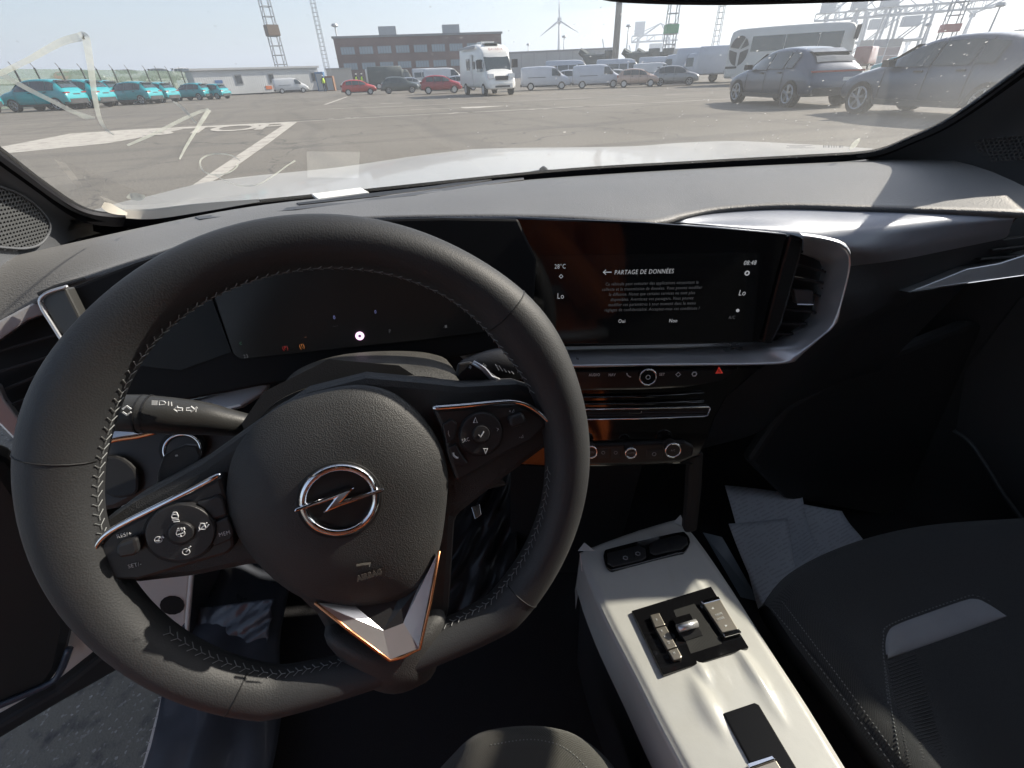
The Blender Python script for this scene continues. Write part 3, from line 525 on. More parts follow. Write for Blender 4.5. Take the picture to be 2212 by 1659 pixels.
# workers in hi-vis beside the boxes
M_HIVIS = mat('hi_vis', (.55, .75, .06), .7); M_DARK = mat('dark_cloth', (.03, .035, .05), .9); M_SKIN = mat('skin', (.45, .27, .2), .6)
def worker(u, v, D, lb):
    b = atD(u, v, D); e = empty('person', (b.x, b.y, 0), random.uniform(0, 6), lb, 'person', 'workers in hi-vis vests')
    bm_v = [(0, 0, 0.95), (0, 0, 1.15), (0, 0, 1.42), (0, 0, 1.52), (0, 0, 1.66), (0, .1, .92), (.03, .11, .5), (.0, .11, .06), (.1, .11, .03), (0, -.1, .92), (-.02, -.11, .5), (.02, -.11, .06), (.12, -.11, .03), (0, .2, 1.40), (.02, .25, 1.12), (.1, .24, .88), (0, -.2, 1.40), (.02, -.25, 1.12), (.1, -.24, .88)]
    ed = [(0, 1), (1, 2), (2, 3), (3, 4), (0, 5), (5, 6), (6, 7), (7, 8), (0, 9), (9, 10), (10, 11), (11, 12), (2, 13), (13, 14), (14, 15), (2, 16), (16, 17), (17, 18)]
    r = [.14, .14, .15, .06, .10, .1, .07, .05, .045, .1, .07, .05, .045, .065, .05, .035, .065, .05, .035]
    me = bpy.data.meshes.new('body'); me.from_pydata(bm_v, ed, [])
    o = bpy.data.objects.new('body', me); col.objects.link(o); o.parent = e; md = o.modifiers.new('skin', 'SKIN'); 
    for i, q in enumerate(me.skin_vertices[0].data): q.radius = (r[i], r[i]); q.use_root = (i == 0)
    o.modifiers.new('sub', 'SUBSURF').render_levels = 1; me.materials.append(M_DARK)
    MB().tube([(0, 0, .93), (0, 0, 1.2), (0, 0, 1.46)], [.19, .19, .13], 12).build('vest', M_HIVIS, e, True); MB().tube([(0, 0, 1.70), (0, 0, 1.76), (0, 0, 1.79)], [.12, .11, .02], 10).build('helmet', mat('helmet_white', (.7, .7, .7), .4), e, True)
worker(703, 196, 74, 'worker in yellow vest standing right of the site cabin'); worker(774, 190, 70, 'worker in yellow vest behind the red hatchback, on the left'); worker(786, 190, 70, 'worker in yellow vest behind the red hatchback, on the right')
for i, (u, lb) in enumerate(((697, 'blue portable toilet right of the site cabin'), (716, 'brown crate stack right of the site cabin'))):
    b = atD(u, 190, 79); e = empty('portable_toilet' if i == 0 else 'crate_stack', (b.x, b.y, 0), -.2, lb, 'toilet' if i == 0 else 'crates'); m = (mat('toilet_blue', (.07, .16, .3), .5), mat('crate_brown', (.22, .12, .07), .8))[i]; hh = (2.2, 1.7)[i]
    MB().box(-.55, .55, -.5, .5, 0, hh).build('shell', m, e, bevel=.05); MB().box(-.4, .4, -.56, -.5, .1, hh - .2).build('door_panel', M_METAL, e)
# white concrete blocks in a row by the cyan cars
for i in range(9):
    b = gp(494 + i * 6.6, 204.5 - i * .35); mb = MB()
    o = MB().tube([(b.x, b.y, 0), (b.x, b.y, .25), (b.x, b.y, .55), (b.x, b.y, .75), (b.x, b.y, .85)], [.42, .45, .40, .28, .1], 10).build('concrete_block', mat('block_white', (.55, .55, .53), .8), None, True)
    tag(o, 'pale rounded concrete block, %s from the cyan cars in the row beside the cabin' % ('first', 'second', 'third', 'fourth', 'fifth', 'sixth', 'seventh', 'eighth', 'ninth')[i], 'block', 'row of concrete blocks')
for i in range(3):
    b = gp(530 + i * 9, 203 - i * .4); tag(MB().tube([(b.x, b.y, .9 + k * .12) for k in range(5)], [.2, .42, .42, .4, .2], 12).build('tyre_stack', M_TYRE, None, True), 'black tyre on the concrete blocks, %s from the cyan cars' % ('first', 'second', 'third')[i], 'tyre', 'tyres on the blocks')
# mesh fence with posts, and cars on the raised deck behind it
M_FENCE = bpy.data.materials.new('fence_mesh'); M_FENCE.use_nodes = True; nt = M_FENCE.node_tree; b = nt.nodes['Principled BSDF']; b.inputs['Base Color'].default_value = (.09, .14, .10, 1); b.inputs['Roughness'].default_value = .6
tcn = nt.nodes.new('ShaderNodeTexCoord'); wv = nt.nodes.new('ShaderNodeTexNoise'); wv.inputs['Scale'].default_value = 1.2; nt.links.new(tcn.outputs['Object'], wv.inputs[0]); mr = nt.nodes.new('ShaderNodeMapRange'); mr.inputs[3].default_value = .5; mr.inputs[4].default_value = .85; nt.links.new(wv.outputs[0], mr.inputs[0]); nt.links.new(mr.outputs[0], b.inputs['Alpha'])
fe = empty('mesh_fence', (0, 0, 0), 0, 'green mesh fence with dark posts behind the cyan cars', 'fence')
fpx = [(-60, 150), (48, 148), (92, 149), (145, 149), (190, 150), (222, 150.5), (256, 151), (288, 151.5), (325, 152), (350, 152.5), (372, 153), (400, 154), (418, 155)]
prev = None
for i, (u, vt) in enumerate(fpx):
    t = i / 12; D = 62 + 26 * t; b0 = atD(u + 4, 190, D); zt = atD(u, vt, D).z; b0.z = 0
    MB().box(b0.x - .06, b0.x + .06, b0.y - .06, b0.y + .06, 0, zt + .1).build('post', M_BLKP, fe); MB().tube([(b0.x, b0.y, zt + .1), (b0.x - .15, b0.y, zt + .5)], .03, 5).build('post_arm', M_BLKP, fe)
    if prev: mesh('mesh_panel', [(prev[0].x, prev[0].y, .1), (b0.x, b0.y, .1), (b0.x, b0.y, zt), (prev[0].x, prev[0].y, prev[1])], [(0, 1, 2, 3)], M_FENCE, fe, False)
    prev = (b0, zt)
dk = [atD(-200, 170, 95), atD(440, 170, 120)]; zd = atD(200, 165, 100).z
dd = (dk[1] - dk[0]); dd.z = 0; dl = dd.length; dr = empty('parking_deck', (dk[0].x, dk[0].y, 0), math.atan2(dd.y, dd.x), 'grey parking deck behind the green fence', 'deck')
MB().box(0, dl, 0, 14, zd - .6, zd).build('deck_slab', M_CONC, dr)
for i in range(8): MB().box(dl * i / 7 - .3, dl * i / 7 + .3, .5, 1.1, 0, zd - .6).build('deck_post', M_CONC, dr)
for u, vb, pm, T, k, lb in ((142, 152, P_CRIM, HATCH, 'hatch', 'dark red car on the deck above the fence'), (185, 158, P_GREY, SUV, 'suv', 'grey car roof on the deck beside the dark red car'), (282, 160, P_SILVER, SUV, 'suv', 'silver car roof above the middle of the fence'), (352, 164, P_GREY, SUV, 'suv', 'grey car on the deck, second from its right end'), (402, 164, P_WHITE, SUV, 'suv', 'white car on the deck at its right end')):
    q = atD(u, vb, 103); e = vehicle('parked_car', T, k, pm, lb, 'car', q, right_of(q, 12), 1.0, 'cars on the deck'); e.location.z = zd - .75
# lattice masts
def lattice(u0, v0, u1, v1, D, wd, lb, sign=None, top=1.35):
    b = atD(u0, v0, D); H = atD(u1, v1, D).z * top; e = empty('lattice_mast', (b.x, b.y, 0), math.atan2(b.y, b.x) + .3, lb, 'mast', 'lattice masts'); mb = MB(); n = int(H / (wd * .75)); w2 = wd / 2
    for sx in (-1, 1):
        for sy in (-1, 1): MB().tube([(sx * w2, sy * w2, 0), (sx * w2 * .8, sy * w2 * .8, H)], wd * .055, 5).build('leg', M_METAL, e)
    for i in range(1, n):
        z = H * i / n; q = w2 * (1 - .2 * i / n)
        c = [(-q, -q, z), (q, -q, z), (q, q, z), (-q, q, z)]; mb.tube(c, wd * .035, 4, closed=True)
        z2 = H * (i + 1) / n; mb.tube([c[i % 2], (c[1 - i % 2][0], -q, z2)], wd * .025, 4); mb.tube([c[2 + i % 2], (c[3 - i % 2][0], q, z2)], wd * .025, 4)
    mb.build('bracing', M_METAL, e)
    if sign:
        za, zb, m = sign; za = atD(u1, za, D).z; zb = atD(u1, zb, D).z; MB().box(-w2 * 1.15, w2 * 1.15, -w2 * 1.15, w2 * 1.15, zb, za).build('sign_panel', m, e)
    return e
M_SBR = mat('sign_brown', (.16, .12, .09), .7); M_SGR = mat('sign_green', (.05, .28, .12), .6); M_SRD = mat('sign_red', (.28, .05, .05), .6)
lattice(607, 140, 566, 0, 95, 1.5, 'lattice mast with brown panel rising above the site cabin', (54, 78, M_SBR)); lattice(707, 150, 672, 0, 150, 1.1, 'thin lattice mast left of the brick office block')
lattice(1444, 108, 1454, 14, 130, 2.2, 'lattice mast with green panel above the grey crossover', (53, 72, M_SGR)); lattice(1545, 98, 1562, 12, 190, 1.8, 'thin lattice mast just left of the coach'); lattice(2046, 75, 2070, 0, 120, 2.0, 'lattice mast with red panel above the second crossover', (51, 68, M_SRD))
def light_mast(u0, v0, u1, v1, D, lb, r=.25, head=1.3):
    b = atD(u0, v0, D); H = atD(u1, v1, D).z; e = empty('light_mast', (b.x, b.y, 0), 0, lb, 'light mast', 'flood-light masts'); MB().tube([(0, 0, 0), (0, 0, H)], [r, r * .6], 8).build('pole', M_METAL, e, True)
    MB().tube([(0, 0, H - .2), (0, 0, H), (0, 0, H + .5)], [head * .4, head * .62, head * .45], 10).build('lamp_ring', M_METAL, e)
light_mast(728, 80, 718, 56, 170, 'flood-light mast at the left corner of the office block', .3, 1.6); light_mast(1218, 110, 1218, 80, 230, 'light mast behind the grey hall, beside the wind turbine', .3, 1.6); light_mast(1141, 110, 1142, 97, 260, 'short light mast above the grey hall', .3, 1.3); light_mast(1352, 125, 1339, 58, 210, 'light mast behind the tall grey pole', .3, 1.6)
light_mast(1992, 90, 2005, 55, 170, 'light mast left of the red-panel mast', .25, 1.2); light_mast(2135, 72, 2164, 12, 150, 'light mast at the right edge above the dark stack', .25, 1.5); light_mast(1455, 103, 1458, 98, 240, 'small light mast right of the green-panel mast', .25, 1.0)
b = atD(1328, 135, 72); pl = empty('steel_pole', (b.x, b.y, 0), 0, 'thick plain grey pole rising behind the minibuses', 'pole'); MB().tube([(0, 0, 0), (0, 0, 26)], [.42, .26], 14).build('shaft', M_METAL, pl, True); MB().cyl((0, 0, .05), (0, 0, 1), .7, .1).build('base_plate', M_METAL, pl)
def turbine(u0, u1, vh, D, rot, bl, lb):
    b = atD(u0, 110, D); H = atD(u1, vh, D).z; d = V((b.x, b.y, 0)).normalized(); e = empty('wind_turbine', (b.x, b.y, 0), math.atan2(d.y, d.x), lb, 'wind turbine', 'wind turbines')
    MB().tube([(0, 0, 0), (0, 0, H)], [D * .003, D * .0017], 10).build('tower', M_TURB, e, True); MB().box(-D * .006, D * .012, -D * .0035, D * .0035, H - D * .003, H + D * .004).build('nacelle', M_TURB, e)
    for k in range(3):
        a = rad(rot + k * 120); c, s2 = math.cos(a), math.sin(a); x = -D * .009
        MB().tube([(x, 0, H), (x, c * bl * .25, H + s2 * bl * .25), (x, c * bl, H + s2 * bl)], [D * .0009, D * .0016, D * .0003], 6).build('blade', M_TURB, e, True)
turbine(1207, 1209, 45, 420, 88, 16, 'wind turbine with one blade upright above the grey hall'); turbine(2068, 2088, 32, 330, 35, 14, 'wind turbine beside the red-panel mast'); turbine(1955, 1960, 92, 700, 30, 14, 'small distant wind turbine left of the second crossover roof'); turbine(1785, 1758, 22, 520, 130, 12, 'wind turbine partly hidden behind the gantry cranes')
# ship-to-shore gantry cranes
def gantry(u, D, zb, blen, back, lb, turn):
    b = atD(u, 120, D); d = V((b.x, b.y, 0)).normalized(); e = empty('gantry_crane', (b.x, b.y, 0), math.atan2(-d.x, d.y) + rad(turn), lb, 'crane', 'ship-to-shore cranes')
    w, k = D * .030, D * .00085
    for sx in (-1, 1):
        for y in (0, D * .035): MB().tube([(sx * w, y, 0), (sx * w * .85, y, zb * 1.12)], k * 2.4, 6).build('leg', M_CRANE, e)
    for y in (0, D * .035):
        MB().tube([(-w, y, zb * .45), (w, y, zb * .45)], k * 1.8, 6).build('cross_beam', M_CRANE, e); MB().tube([(-w, y, 0), (w * .9, y, zb * .95)], k * 1.2, 5).build('brace', M_CRANE, e)
    for y in (0, D * .012):
        mb = MB(); mb.tube([(-back, y, zb), (blen, y, zb)], k * 1.5, 5); mb.tube([(-back, y, zb + k * 10), (blen, y, zb + k * 10)], k * 1.0, 5); n = int((back + blen) / (k * 14))
        for i in range(n):
            x = -back + (back + blen) * i / n; mb.tube([(x, y, zb), (x + (back + blen) / n, y, zb + k * 10 * ((i + 1) % 2) * 1.0)], k * .7, 4); mb.tube([(x, y, zb), (x, y, zb + k * 10)], k * .7, 4)
        mb.build('boom', M_CRANE, e)
    MB().box(-back * .9, -back * .45, -k * 6, D * .02, zb + k * 10, zb + k * 32).build('machine_house', M_CRANE, e); MB().box(-w * .2, w * .5, -k * 4, D * .016, zb - k * 18, zb - k * 4).build('trolley', M_CRANE, e)
    ap = zb * 1.62; MB().tube([(w * .8, 0, zb * 1.1), (w * .3, D * .01, ap), (-w * .85, 0, zb * 1.1)], k * 1.6, 5).build('apex_frame', M_CRANE, e)
    for x in (blen * .55, blen * .95, -back * .9): MB().tube([(w * .3, D * .01, ap), (x, 0, zb + k * 10)], k * .8, 4).build('stay', M_CRANE, e)
zc = atD(1850, 38, 300).z
gantry(1868, 300, zc, 24, 12, 'grey gantry crane with long boom above the first crossover', 8); gantry(1806, 330, zc * 1.08, 20, 14, 'grey gantry crane nearest the coach roof', 4); gantry(1935, 280, zc * .95, 26, 12, 'grey gantry crane whose boom points to the red-panel mast', 10)
gantry(1408, 600, atD(1408, 89, 600).z, 24, 22, 'distant gantry crane with pointed apex left of the green-panel mast', 0)
def jib(u, vt, D, lb):
    b = atD(u, 120, D); H = atD(u, vt, D).z; e = empty('harbour_crane', (b.x, b.y, 0), 0, lb, 'crane', 'slim harbour cranes'); MB().tube([(0, 0, 0), (0, 0, H * .7)], D * .0018, 6).build('tower', M_CRANE, e); MB().tube([(0, 0, H * .55), (-D * .006, 0, H)], D * .001, 5).build('jib', M_CRANE, e); MB().box(-D * .004, D * .006, -2, 2, H * .5, H * .58).build('cab', M_CRANE, e)
jib(1306, 84, 400, 'slim harbour crane left of the tall grey pole'); jib(1364, 98, 420, 'slim harbour crane right of the tall grey pole')
# container stacks
CC = [(.20, .055, .05), (.12, .14, .20), (.25, .12, .10), (.10, .16, .22), (.30, .28, .26), (.18, .06, .07)]
def stack(u0, u1, vt, D, rows, cols, lb, cat2='container stack'):
    a, rz, L = wall_frame(u0, u1, D); H = atD((u0 + u1) / 2, vt, D).z; hh = H / rows; ll = L / cols
    for i in range(cols):
        for j in range(rows):
            if j == rows - 1 and (i * 7 + j) % 5 == 0: continue
            cc = CC[(i * 3 + j * 5) % 6]; m = mat('container_%d' % ((i * 3 + j * 5) % 6), tuple(q * .7 + .12 for q in cc), .65, bump=('X', 2, .5, .05))
            x0 = i * ll; o = MB().box(x0 + .05, x0 + ll - .1, 0, 2.4, j * hh + .01, (j + 1) * hh - .04).build('shipping_container', m, None); o.location = (a.x, a.y, 0); o.rotation_euler = (0, 0, rz)
            tag(o, '%s %s, %s of %d, %s tier' % (('brick-red', 'blue-grey', 'rust-brown', 'blue', 'pale grey', 'maroon')[(i * 3 + j * 5) % 6], lb, ('first', 'second', 'third', 'fourth')[i], cols, ('bottom', 'middle', 'top')[j]), 'container', 'containers ' + lb.split(' ', 2)[2])
stack(1430, 1556, 103, 220, 3, 4, 'shipping container stacked left of the coach roof'); stack(1833, 1922, 86, 170, 3, 3, 'shipping container stacked behind the first crossover'); stack(2141, 2300, 62, 130, 3, 3, 'shipping container stacked at the far right edge')
# dark material handlers with pale arms behind the vans
def handler(u, v, D, ang, lb, pale):
    b = atD(u, v, D); d = V((b.x, b.y, 0)).normalized(); e = empty('material_handler', (b.x, b.y, 0), math.atan2(-d.x, d.y), lb, 'excavator', 'material handlers'); s = D / 60
    MB().box(-2 * s, 2 * s, -1 * s, 1 * s, .2, 1.2).build('undercarriage', M_BLKP, e, bevel=.2); MB().box(-1.6 * s, 1.2 * s, -1 * s, 1 * s, 1.25, 3.0).build('engine_house', P_DTRUCK, e, bevel=.2); MB().box(.6 * s, 1.7 * s, -1 * s, .1, 1.3, 3.4).build('cab', M_DKGLASS, e, bevel=.1)
    z1 = atD(u, 108, D).z; mm = mat('arm_pale', (.5, .48, .36), .6) if pale else P_DTRUCK
    MB().tube([(-.4 * s, 0, 2.6), (-1.2 * s * ang, 0, z1 * .8), (-2.0 * s * ang, 0, z1)], [.45 * s, .4 * s, .3 * s], 6).build('boom_arm', P_DTRUCK, e); MB().tube([(-2.0 * s * ang, 0, z1), (1.4 * s * ang, 0, z1 * .45)], [.25 * s, .22 * s], 6).build('stick_arm', mm, e); MB().tube([(1.4 * s * ang, 0, z1 * .45), (1.9 * s * ang, 0, z1 * .35)], [.5 * s, .2 * s], 6).build('grab', M_BLKP, e)
handler(1292, 140, 80, 1, 'dark material handler behind the second minibus', False); handler(1385, 140, 82, 1, 'material handler with pale arm above the rose-beige car', True); handler(1415, 140, 84, 1, 'material handler with pale arm above the third minibus', True)
# ================================================================ the car we sit in
car = empty('car', (0, 0, 0), 0, 'white car with black cabin, steering wheel and white console, seen from inside', 'car')
# cabin materials
M_SOFT = mat('dash_soft', (0.108, 0.108, 0.110), .56, bump=('vor', 480, .45, .0008), var=(9, .12), spec=.5, sheen=.15); M_PLAS = mat('black_plastic', (0.018, 0.018, 0.020), .55, bump=('vor', 900, .25, .0004), var=(12, .12)); M_PLAS2 = mat('charcoal_plastic', (0.070, 0.072, 0.078), .55, bump=('vor', 700, .3, .0004), var=(10, .12))
M_LEATH = mat('leather', (0.034, 0.035, 0.037), .6, bump=('vor', 900, .22, .0005), var=(14, .14)); M_HUB = mat('hub_leather', (0.040, 0.040, 0.040), .58, bump=('vor', 1050, .42, .0006), var=(16, .12)); M_GLOSS = mat('piano_black', (0.006, 0.006, 0.007), .07, coat=.3, spec=.5); M_SATIN = mat('satin_silver', (0.62, 0.62, 0.64), .30, .72, var=(20, .06))
M_CHROME = mat('chrome', (.82, .82, .83), .08, 1.0); M_PANEL = mat('dash_panel_silver', (0.33, 0.355, 0.41), .38, .25, bump=('X', 420, .35, .0005), var=(9, .06)); M_WHITEP = mat('console_white', (0.52, 0.515, 0.495), .20, coat=.5, var=(9, .05), bump=('noise', 55, .10, .004)); M_BODYW = mat('body_white', (0.70, 0.66, 0.62), .35, coat=.5, var=(6, .05))
M_CLOTH = mat('seat_cloth', (0.009, 0.011, 0.014), .92, bump=('weave', 420, .7, .0009), sheen=.3, var=(12, .2)); M_VINYL = mat('seat_vinyl', (0.030, 0.032, 0.038), .48, bump=('vor', 420, .4, .0006), var=(12, .12)); M_CARPET = mat('carpet', (0.012, 0.012, 0.014), .95, bump=('noise', 500, .8, .002)); M_THREAD = mat('thread', (0.24, 0.25, 0.25), .7); M_INK = mat('white_print', (.62, .63, .64), .6); M_DIM = mat('dim_print', (.28, .28, .29), .6)
M_PAPER = mat('paper', (0.90, 0.90, 0.86), .8, var=(10, .03)); M_RUB = mat('rubber', (0.014, 0.014, 0.015), .7); M_GLOW = mat('screen_text', (.02, .02, .02), .5, emit=((.85, .87, .92), .20)); M_GLOWD = mat('screen_text_dim', (.02, .02, .02), .5, emit=((.7, .72, .78), .038)); M_SCREEN = mat('screen_glass', (.004, .004, .005), .07, coat=.3, spec=.5, emit=((.6, .65, .7), .0008)); M_FILM = mat('dark_film', (0.050, 0.056, 0.070), .30, coat=.25, var=(10, .4))
M_RED = mat('hazard_red', (.5, .04, .03), .5, emit=((.9, .08, .05), .12)); M_BTN = mat('button_black', (0.022, 0.022, 0.024), .45, bump=('vor', 900, .2, .0003)); M_COPPER = mat('copper_edge', (.62, .26, .12), .25, .9); M_BRONZE = mat('toggle_bronze', (.34, .31, .27), .32, .8)

# ---------------- windscreen surface: a base curve on the cowl swept up a 31 degree rake
BASE = [V((p.x, p.y, 0)) for p in [atz(u, v, 1.05) for u, v in ((60, 500), (190, 468), (430, 447), (800, 408), (1200, 369), (1500, 350), (1750, 337), (1890, 330), (2010, 325))]]
BASE = resample(cat(BASE, 10), 60); RAKE = V((-.085, -.852, .515)).normalized()
def base_y(x):
    if x <= BASE[0].x: return BASE[0].y + (x - BASE[0].x) * (BASE[1].y - BASE[0].y) / (BASE[1].x - BASE[0].x)
    for a, b in zip(BASE, BASE[1:]):
        if x <= b.x: return a.y + (b.y - a.y) * (x - a.x) / max(1e-6, b.x - a.x)
    a, b = BASE[-2], BASE[-1]; return b.y + (x - b.x) * (b.y - a.y) / (b.x - a.x)
def gdist(P):
    B = P - RAKE * ((P.z - 1.05) / RAKE.z); return base_y(B.x) - B.y
def glass(u, v, off=0.0):
    r = ray(u, v); lo, hi = .05, 4.0
    for _ in range(50):
        m = (lo + hi) / 2
        if gdist(CAM + r * m) > off: lo = m
        else: hi = m
    return CAM + r * lo
def gpt(i, s, out=0.0):
    b = BASE[i]; return V((b.x, b.y, 1.05)) + RAKE * s + V((.05, .5, .86)) * out
def glass_mat():
    m = bpy.data.materials.new('dusty_glass'); m.use_nodes = True; nt = m.node_tree; nt.nodes.clear(); N = nt.nodes.new; Lk = nt.links.new
    out = N('ShaderNodeOutputMaterial'); tr = N('ShaderNodeBsdfTransparent'); tr.inputs[0].default_value = (.945, .957, .968, 1)
    gl = N('ShaderNodeBsdfGlossy'); gl.inputs['Roughness'].default_value = .0; gl.inputs[0].default_value = (.75, .76, .75, 1)
    fr = N('ShaderNodeFresnel'); fr.inputs[0].default_value = 1.5
    m1 = N('ShaderNodeMixShader'); Lk(fr.outputs[0], m1.inputs[0]); Lk(tr.outputs[0], m1.inputs[1]); Lk(gl.outputs[0], m1.inputs[2])
    tl = N('ShaderNodeBsdfTranslucent'); tl.inputs[0].default_value = (.74, .75, .74, 1); df = N('ShaderNodeBsdfDiffuse'); df.inputs[0].default_value = (.6, .58, .54, 1)
    md = N('ShaderNodeMixShader'); md.inputs[0].default_value = .25; Lk(tl.outputs[0], md.inputs[1]); Lk(df.outputs[0], md.inputs[2])
    tc = N('ShaderNodeTexCoord')
    sp = N('ShaderNodeTexVoronoi'); sp.inputs['Scale'].default_value = 150; Lk(tc.outputs['Object'], sp.inputs[0])   # fine specks
    s1 = N('ShaderNodeMapRange'); s1.inputs[1].default_value = .24; s1.inputs[2].default_value = .12; s1.inputs[3].default_value = 0; s1.inputs[4].default_value = .6; Lk(sp.outputs['Distance'], s1.inputs[0])
    sel = N('ShaderNodeMapRange'); sel.inputs[1].default_value = .70; sel.inputs[2].default_value = .95; Lk(sp.outputs['Color'], sel.inputs[0])
    mu = N('ShaderNodeMath'); mu.operation = 'MULTIPLY'; Lk(s1.outputs[0], mu.inputs[0]); Lk(sel.outputs[0], mu.inputs[1])
    nz = N('ShaderNodeTexNoise'); nz.inputs['Scale'].default_value = 2.3; nz.inputs['Detail'].default_value = 7; Lk(tc.outputs['Object'], nz.inputs[0])
    patch = N('ShaderNodeMapRange'); patch.inputs[1].default_value = .3; patch.inputs[2].default_value = .75; patch.inputs[3].default_value = .4; patch.inputs[4].default_value = 1.5; Lk(nz.outputs[0], patch.inputs[0])
    sx = N('ShaderNodeSeparateXYZ'); Lk(tc.outputs['Object'], sx.inputs[0]); gx2 = N('ShaderNodeMapRange'); gx2.inputs[1].default_value = .1; gx2.inputs[2].default_value = .9; gx2.inputs[3].default_value = .065; gx2.inputs[4].default_value = .155; Lk(sx.outputs[0], gx2.inputs[0])  # dust thickened to the right to imitate the brighter sunlit veil
    a1 = N('ShaderNodeMath'); a1.operation = 'MULTIPLY'; Lk(patch.outputs[0], a1.inputs[0]); Lk(gx2.outputs[0], a1.inputs[1])
    gx3 = N('ShaderNodeMapRange'); gx3.inputs[1].default_value = -.1; gx3.inputs[2].default_value = .6; gx3.inputs[3].default_value = .15; gx3.inputs[4].default_value = 1.3; Lk(sx.outputs[0], gx3.inputs[0])
    a2 = N('ShaderNodeMath'); a2.operation = 'MULTIPLY_ADD'; Lk(mu.outputs[0], a2.inputs[0]); Lk(gx3.outputs[0], a2.inputs[1]); Lk(a1.outputs[0], a2.inputs[2])
    m2 = N('ShaderNodeMixShader'); Lk(a2.outputs[0], m2.inputs[0]); Lk(m1.outputs[0], m2.inputs[1]); Lk(md.outputs[0], m2.inputs[2]); Lk(m2.outputs[0], out.inputs[0])
    return m
M_GLASS = glass_mat()
SS = [-.03, .0, .1, .2, .3, .4, .5, .6, .7, .78]
ws = loft('windscreen', [[gpt(i, s) for i in range(60)] for s in SS], M_GLASS, car)
# black printed border: bottom band and pillar strips, just inside the glass
def gstrip(name, pxs, widths, m, off=.004, parent=ws, curve=8):
    """ribbon lying on the glass along pixel points, widths in metres"""
    c = cat([(u, v, w2 * (.40 if name == 'marker_stroke' else 1)) for (u, v), w2 in zip(pxs, widths)], curve) if curve else [V((u, v, w2)) for (u, v), w2 in zip(pxs, widths)]
    P = [glass(q.x, q.y, off) for q in c]; A = []; B = []
    for i, p in enumerate(P):
        t = (P[min(i + 1, len(P) - 1)] - P[max(i - 1, 0)]).normalized(); n = t.cross((CAM - p).normalized()).normalized() * c[i].z / 2
        A.append(p + n); B.append(p - n)
    return loft(name, [A, B], m, parent)
M_FRIT = mat('black_frit', (.006, .006, .007), .95, spec=.05)
gstrip('frit_band', [(-60, 295), (0, 337), (90, 404), (170, 458), (240, 474), (330, 470), (430, 458), (800, 418), (1200, 376), (1500, 357), (1750, 343), (1850, 337), (1905, 328), (1960, 306), (2060, 258), (2212, 152), (2290, 95)], [.016] * 3 + [.02, .02, .018, .018] + [.016] * 7 + [.016] * 3, M_FRIT, .006)
gstrip('frit_band', [(200, 484), (260, 490), (330, 486), (430, 474), (600, 455), (800, 432), (1000, 410), (1200, 389)], [.02, .03, .03, .028, .026, .024, .022, .02], M_FRIT, .012)
gstrip('frit_dots', [(-60, 291), (0, 331), (90, 397), (170, 450), (240, 465), (330, 461), (430, 450)], [.004] * 7, mat('frit_grey', (.10, .10, .11), .5), .0055)
# marker strokes scrawled on the glass
M_MARK = bpy.data.materials.new('marker_ink'); M_MARK.use_nodes = True; nt = M_MARK.node_tree; nt.nodes.clear()
_o = nt.nodes.new('ShaderNodeOutputMaterial'); _t = nt.nodes.new('ShaderNodeBsdfTransparent'); _d = nt.nodes.new('ShaderNodeBsdfDiffuse'); _d.inputs[0].default_value = (.72, .74, .68, 1); _l = nt.nodes.new('ShaderNodeBsdfTranslucent'); _l.inputs[0].default_value = (.72, .74, .66, 1)
_m = nt.nodes.new('ShaderNodeMixShader'); _m.inputs[0].default_value = .55; nt.links.new(_d.outputs[0], _m.inputs[1]); nt.links.new(_l.outputs[0], _m.inputs[2])
_m2 = nt.nodes.new('ShaderNodeMixShader'); _n = nt.nodes.new('ShaderNodeTexNoise'); _n.inputs['Scale'].default_value = 90; _c = nt.nodes.new('ShaderNodeTexCoord'); nt.links.new(_c.outputs['Object'], _n.inputs[0]); _r = nt.nodes.new('ShaderNodeMapRange'); _r.inputs[1].default_value = .3; _r.inputs[2].default_value = .7; _r.inputs[3].default_value = .50; _r.inputs[4].default_value = .74; nt.links.new(_n.outputs[0], _r.inputs[0])
nt.links.new(_r.outputs[0], _m2.inputs[0]); nt.links.new(_t.outputs[0], _m2.inputs[1]); nt.links.new(_m.outputs[0], _m2.inputs[2]); nt.links.new(_m2.outputs[0], _o.inputs[0])
STR = [([(-30, 165), (0, 158), (60, 130), (130, 92), (172, 80)], [.009, .009, .009, .011, .013], 0), ([(172, 80), (183, 78), (189, 100), (198, 160), (205, 210), (215, 255), (228, 278), (246, 292)], [.012, .013, .0125, .011, .010, .009, .007, .003], 0), ([(-30, 140), (0, 158), (60, 192), (120, 222), (160, 242), (205, 254)], [.009, .009, .0095, .009, .010, .004], 0), ([(158, 240), (180, 252), (204, 255)], [.005, .009, .003], 0),
       ([(374, 219), (390, 230), (410, 250), (424, 266)], [.003, .007, .006, .004], 0), ([(275, 314), (330, 290), (390, 260), (430, 242), (451, 236)], [.005, .007, .0075, .007, .005], 0), ([(452, 237), (440, 255), (418, 290), (400, 320), (388, 344)], [.009, .009, .007, .006, .004], 0),
       ([(519, 347), (500, 336), (472, 332), (445, 337), (432, 350), (440, 370), (462, 378), (490, 374), (510, 362), (514, 352)], [.003, .004, .004, .004, .0045, .005, .005, .0045, .004, .005], 0), ([(462, 376), (490, 392), (520, 401), (555, 399), (590, 380), (620, 358), (638, 347)], [.004, .004, .004, .004, .004, .004, .005], 0)]
for k, (pp, wd, _) in enumerate(STR): gstrip('marker_stroke', pp, wd, M_MARK, -.002 - .0006 * k)
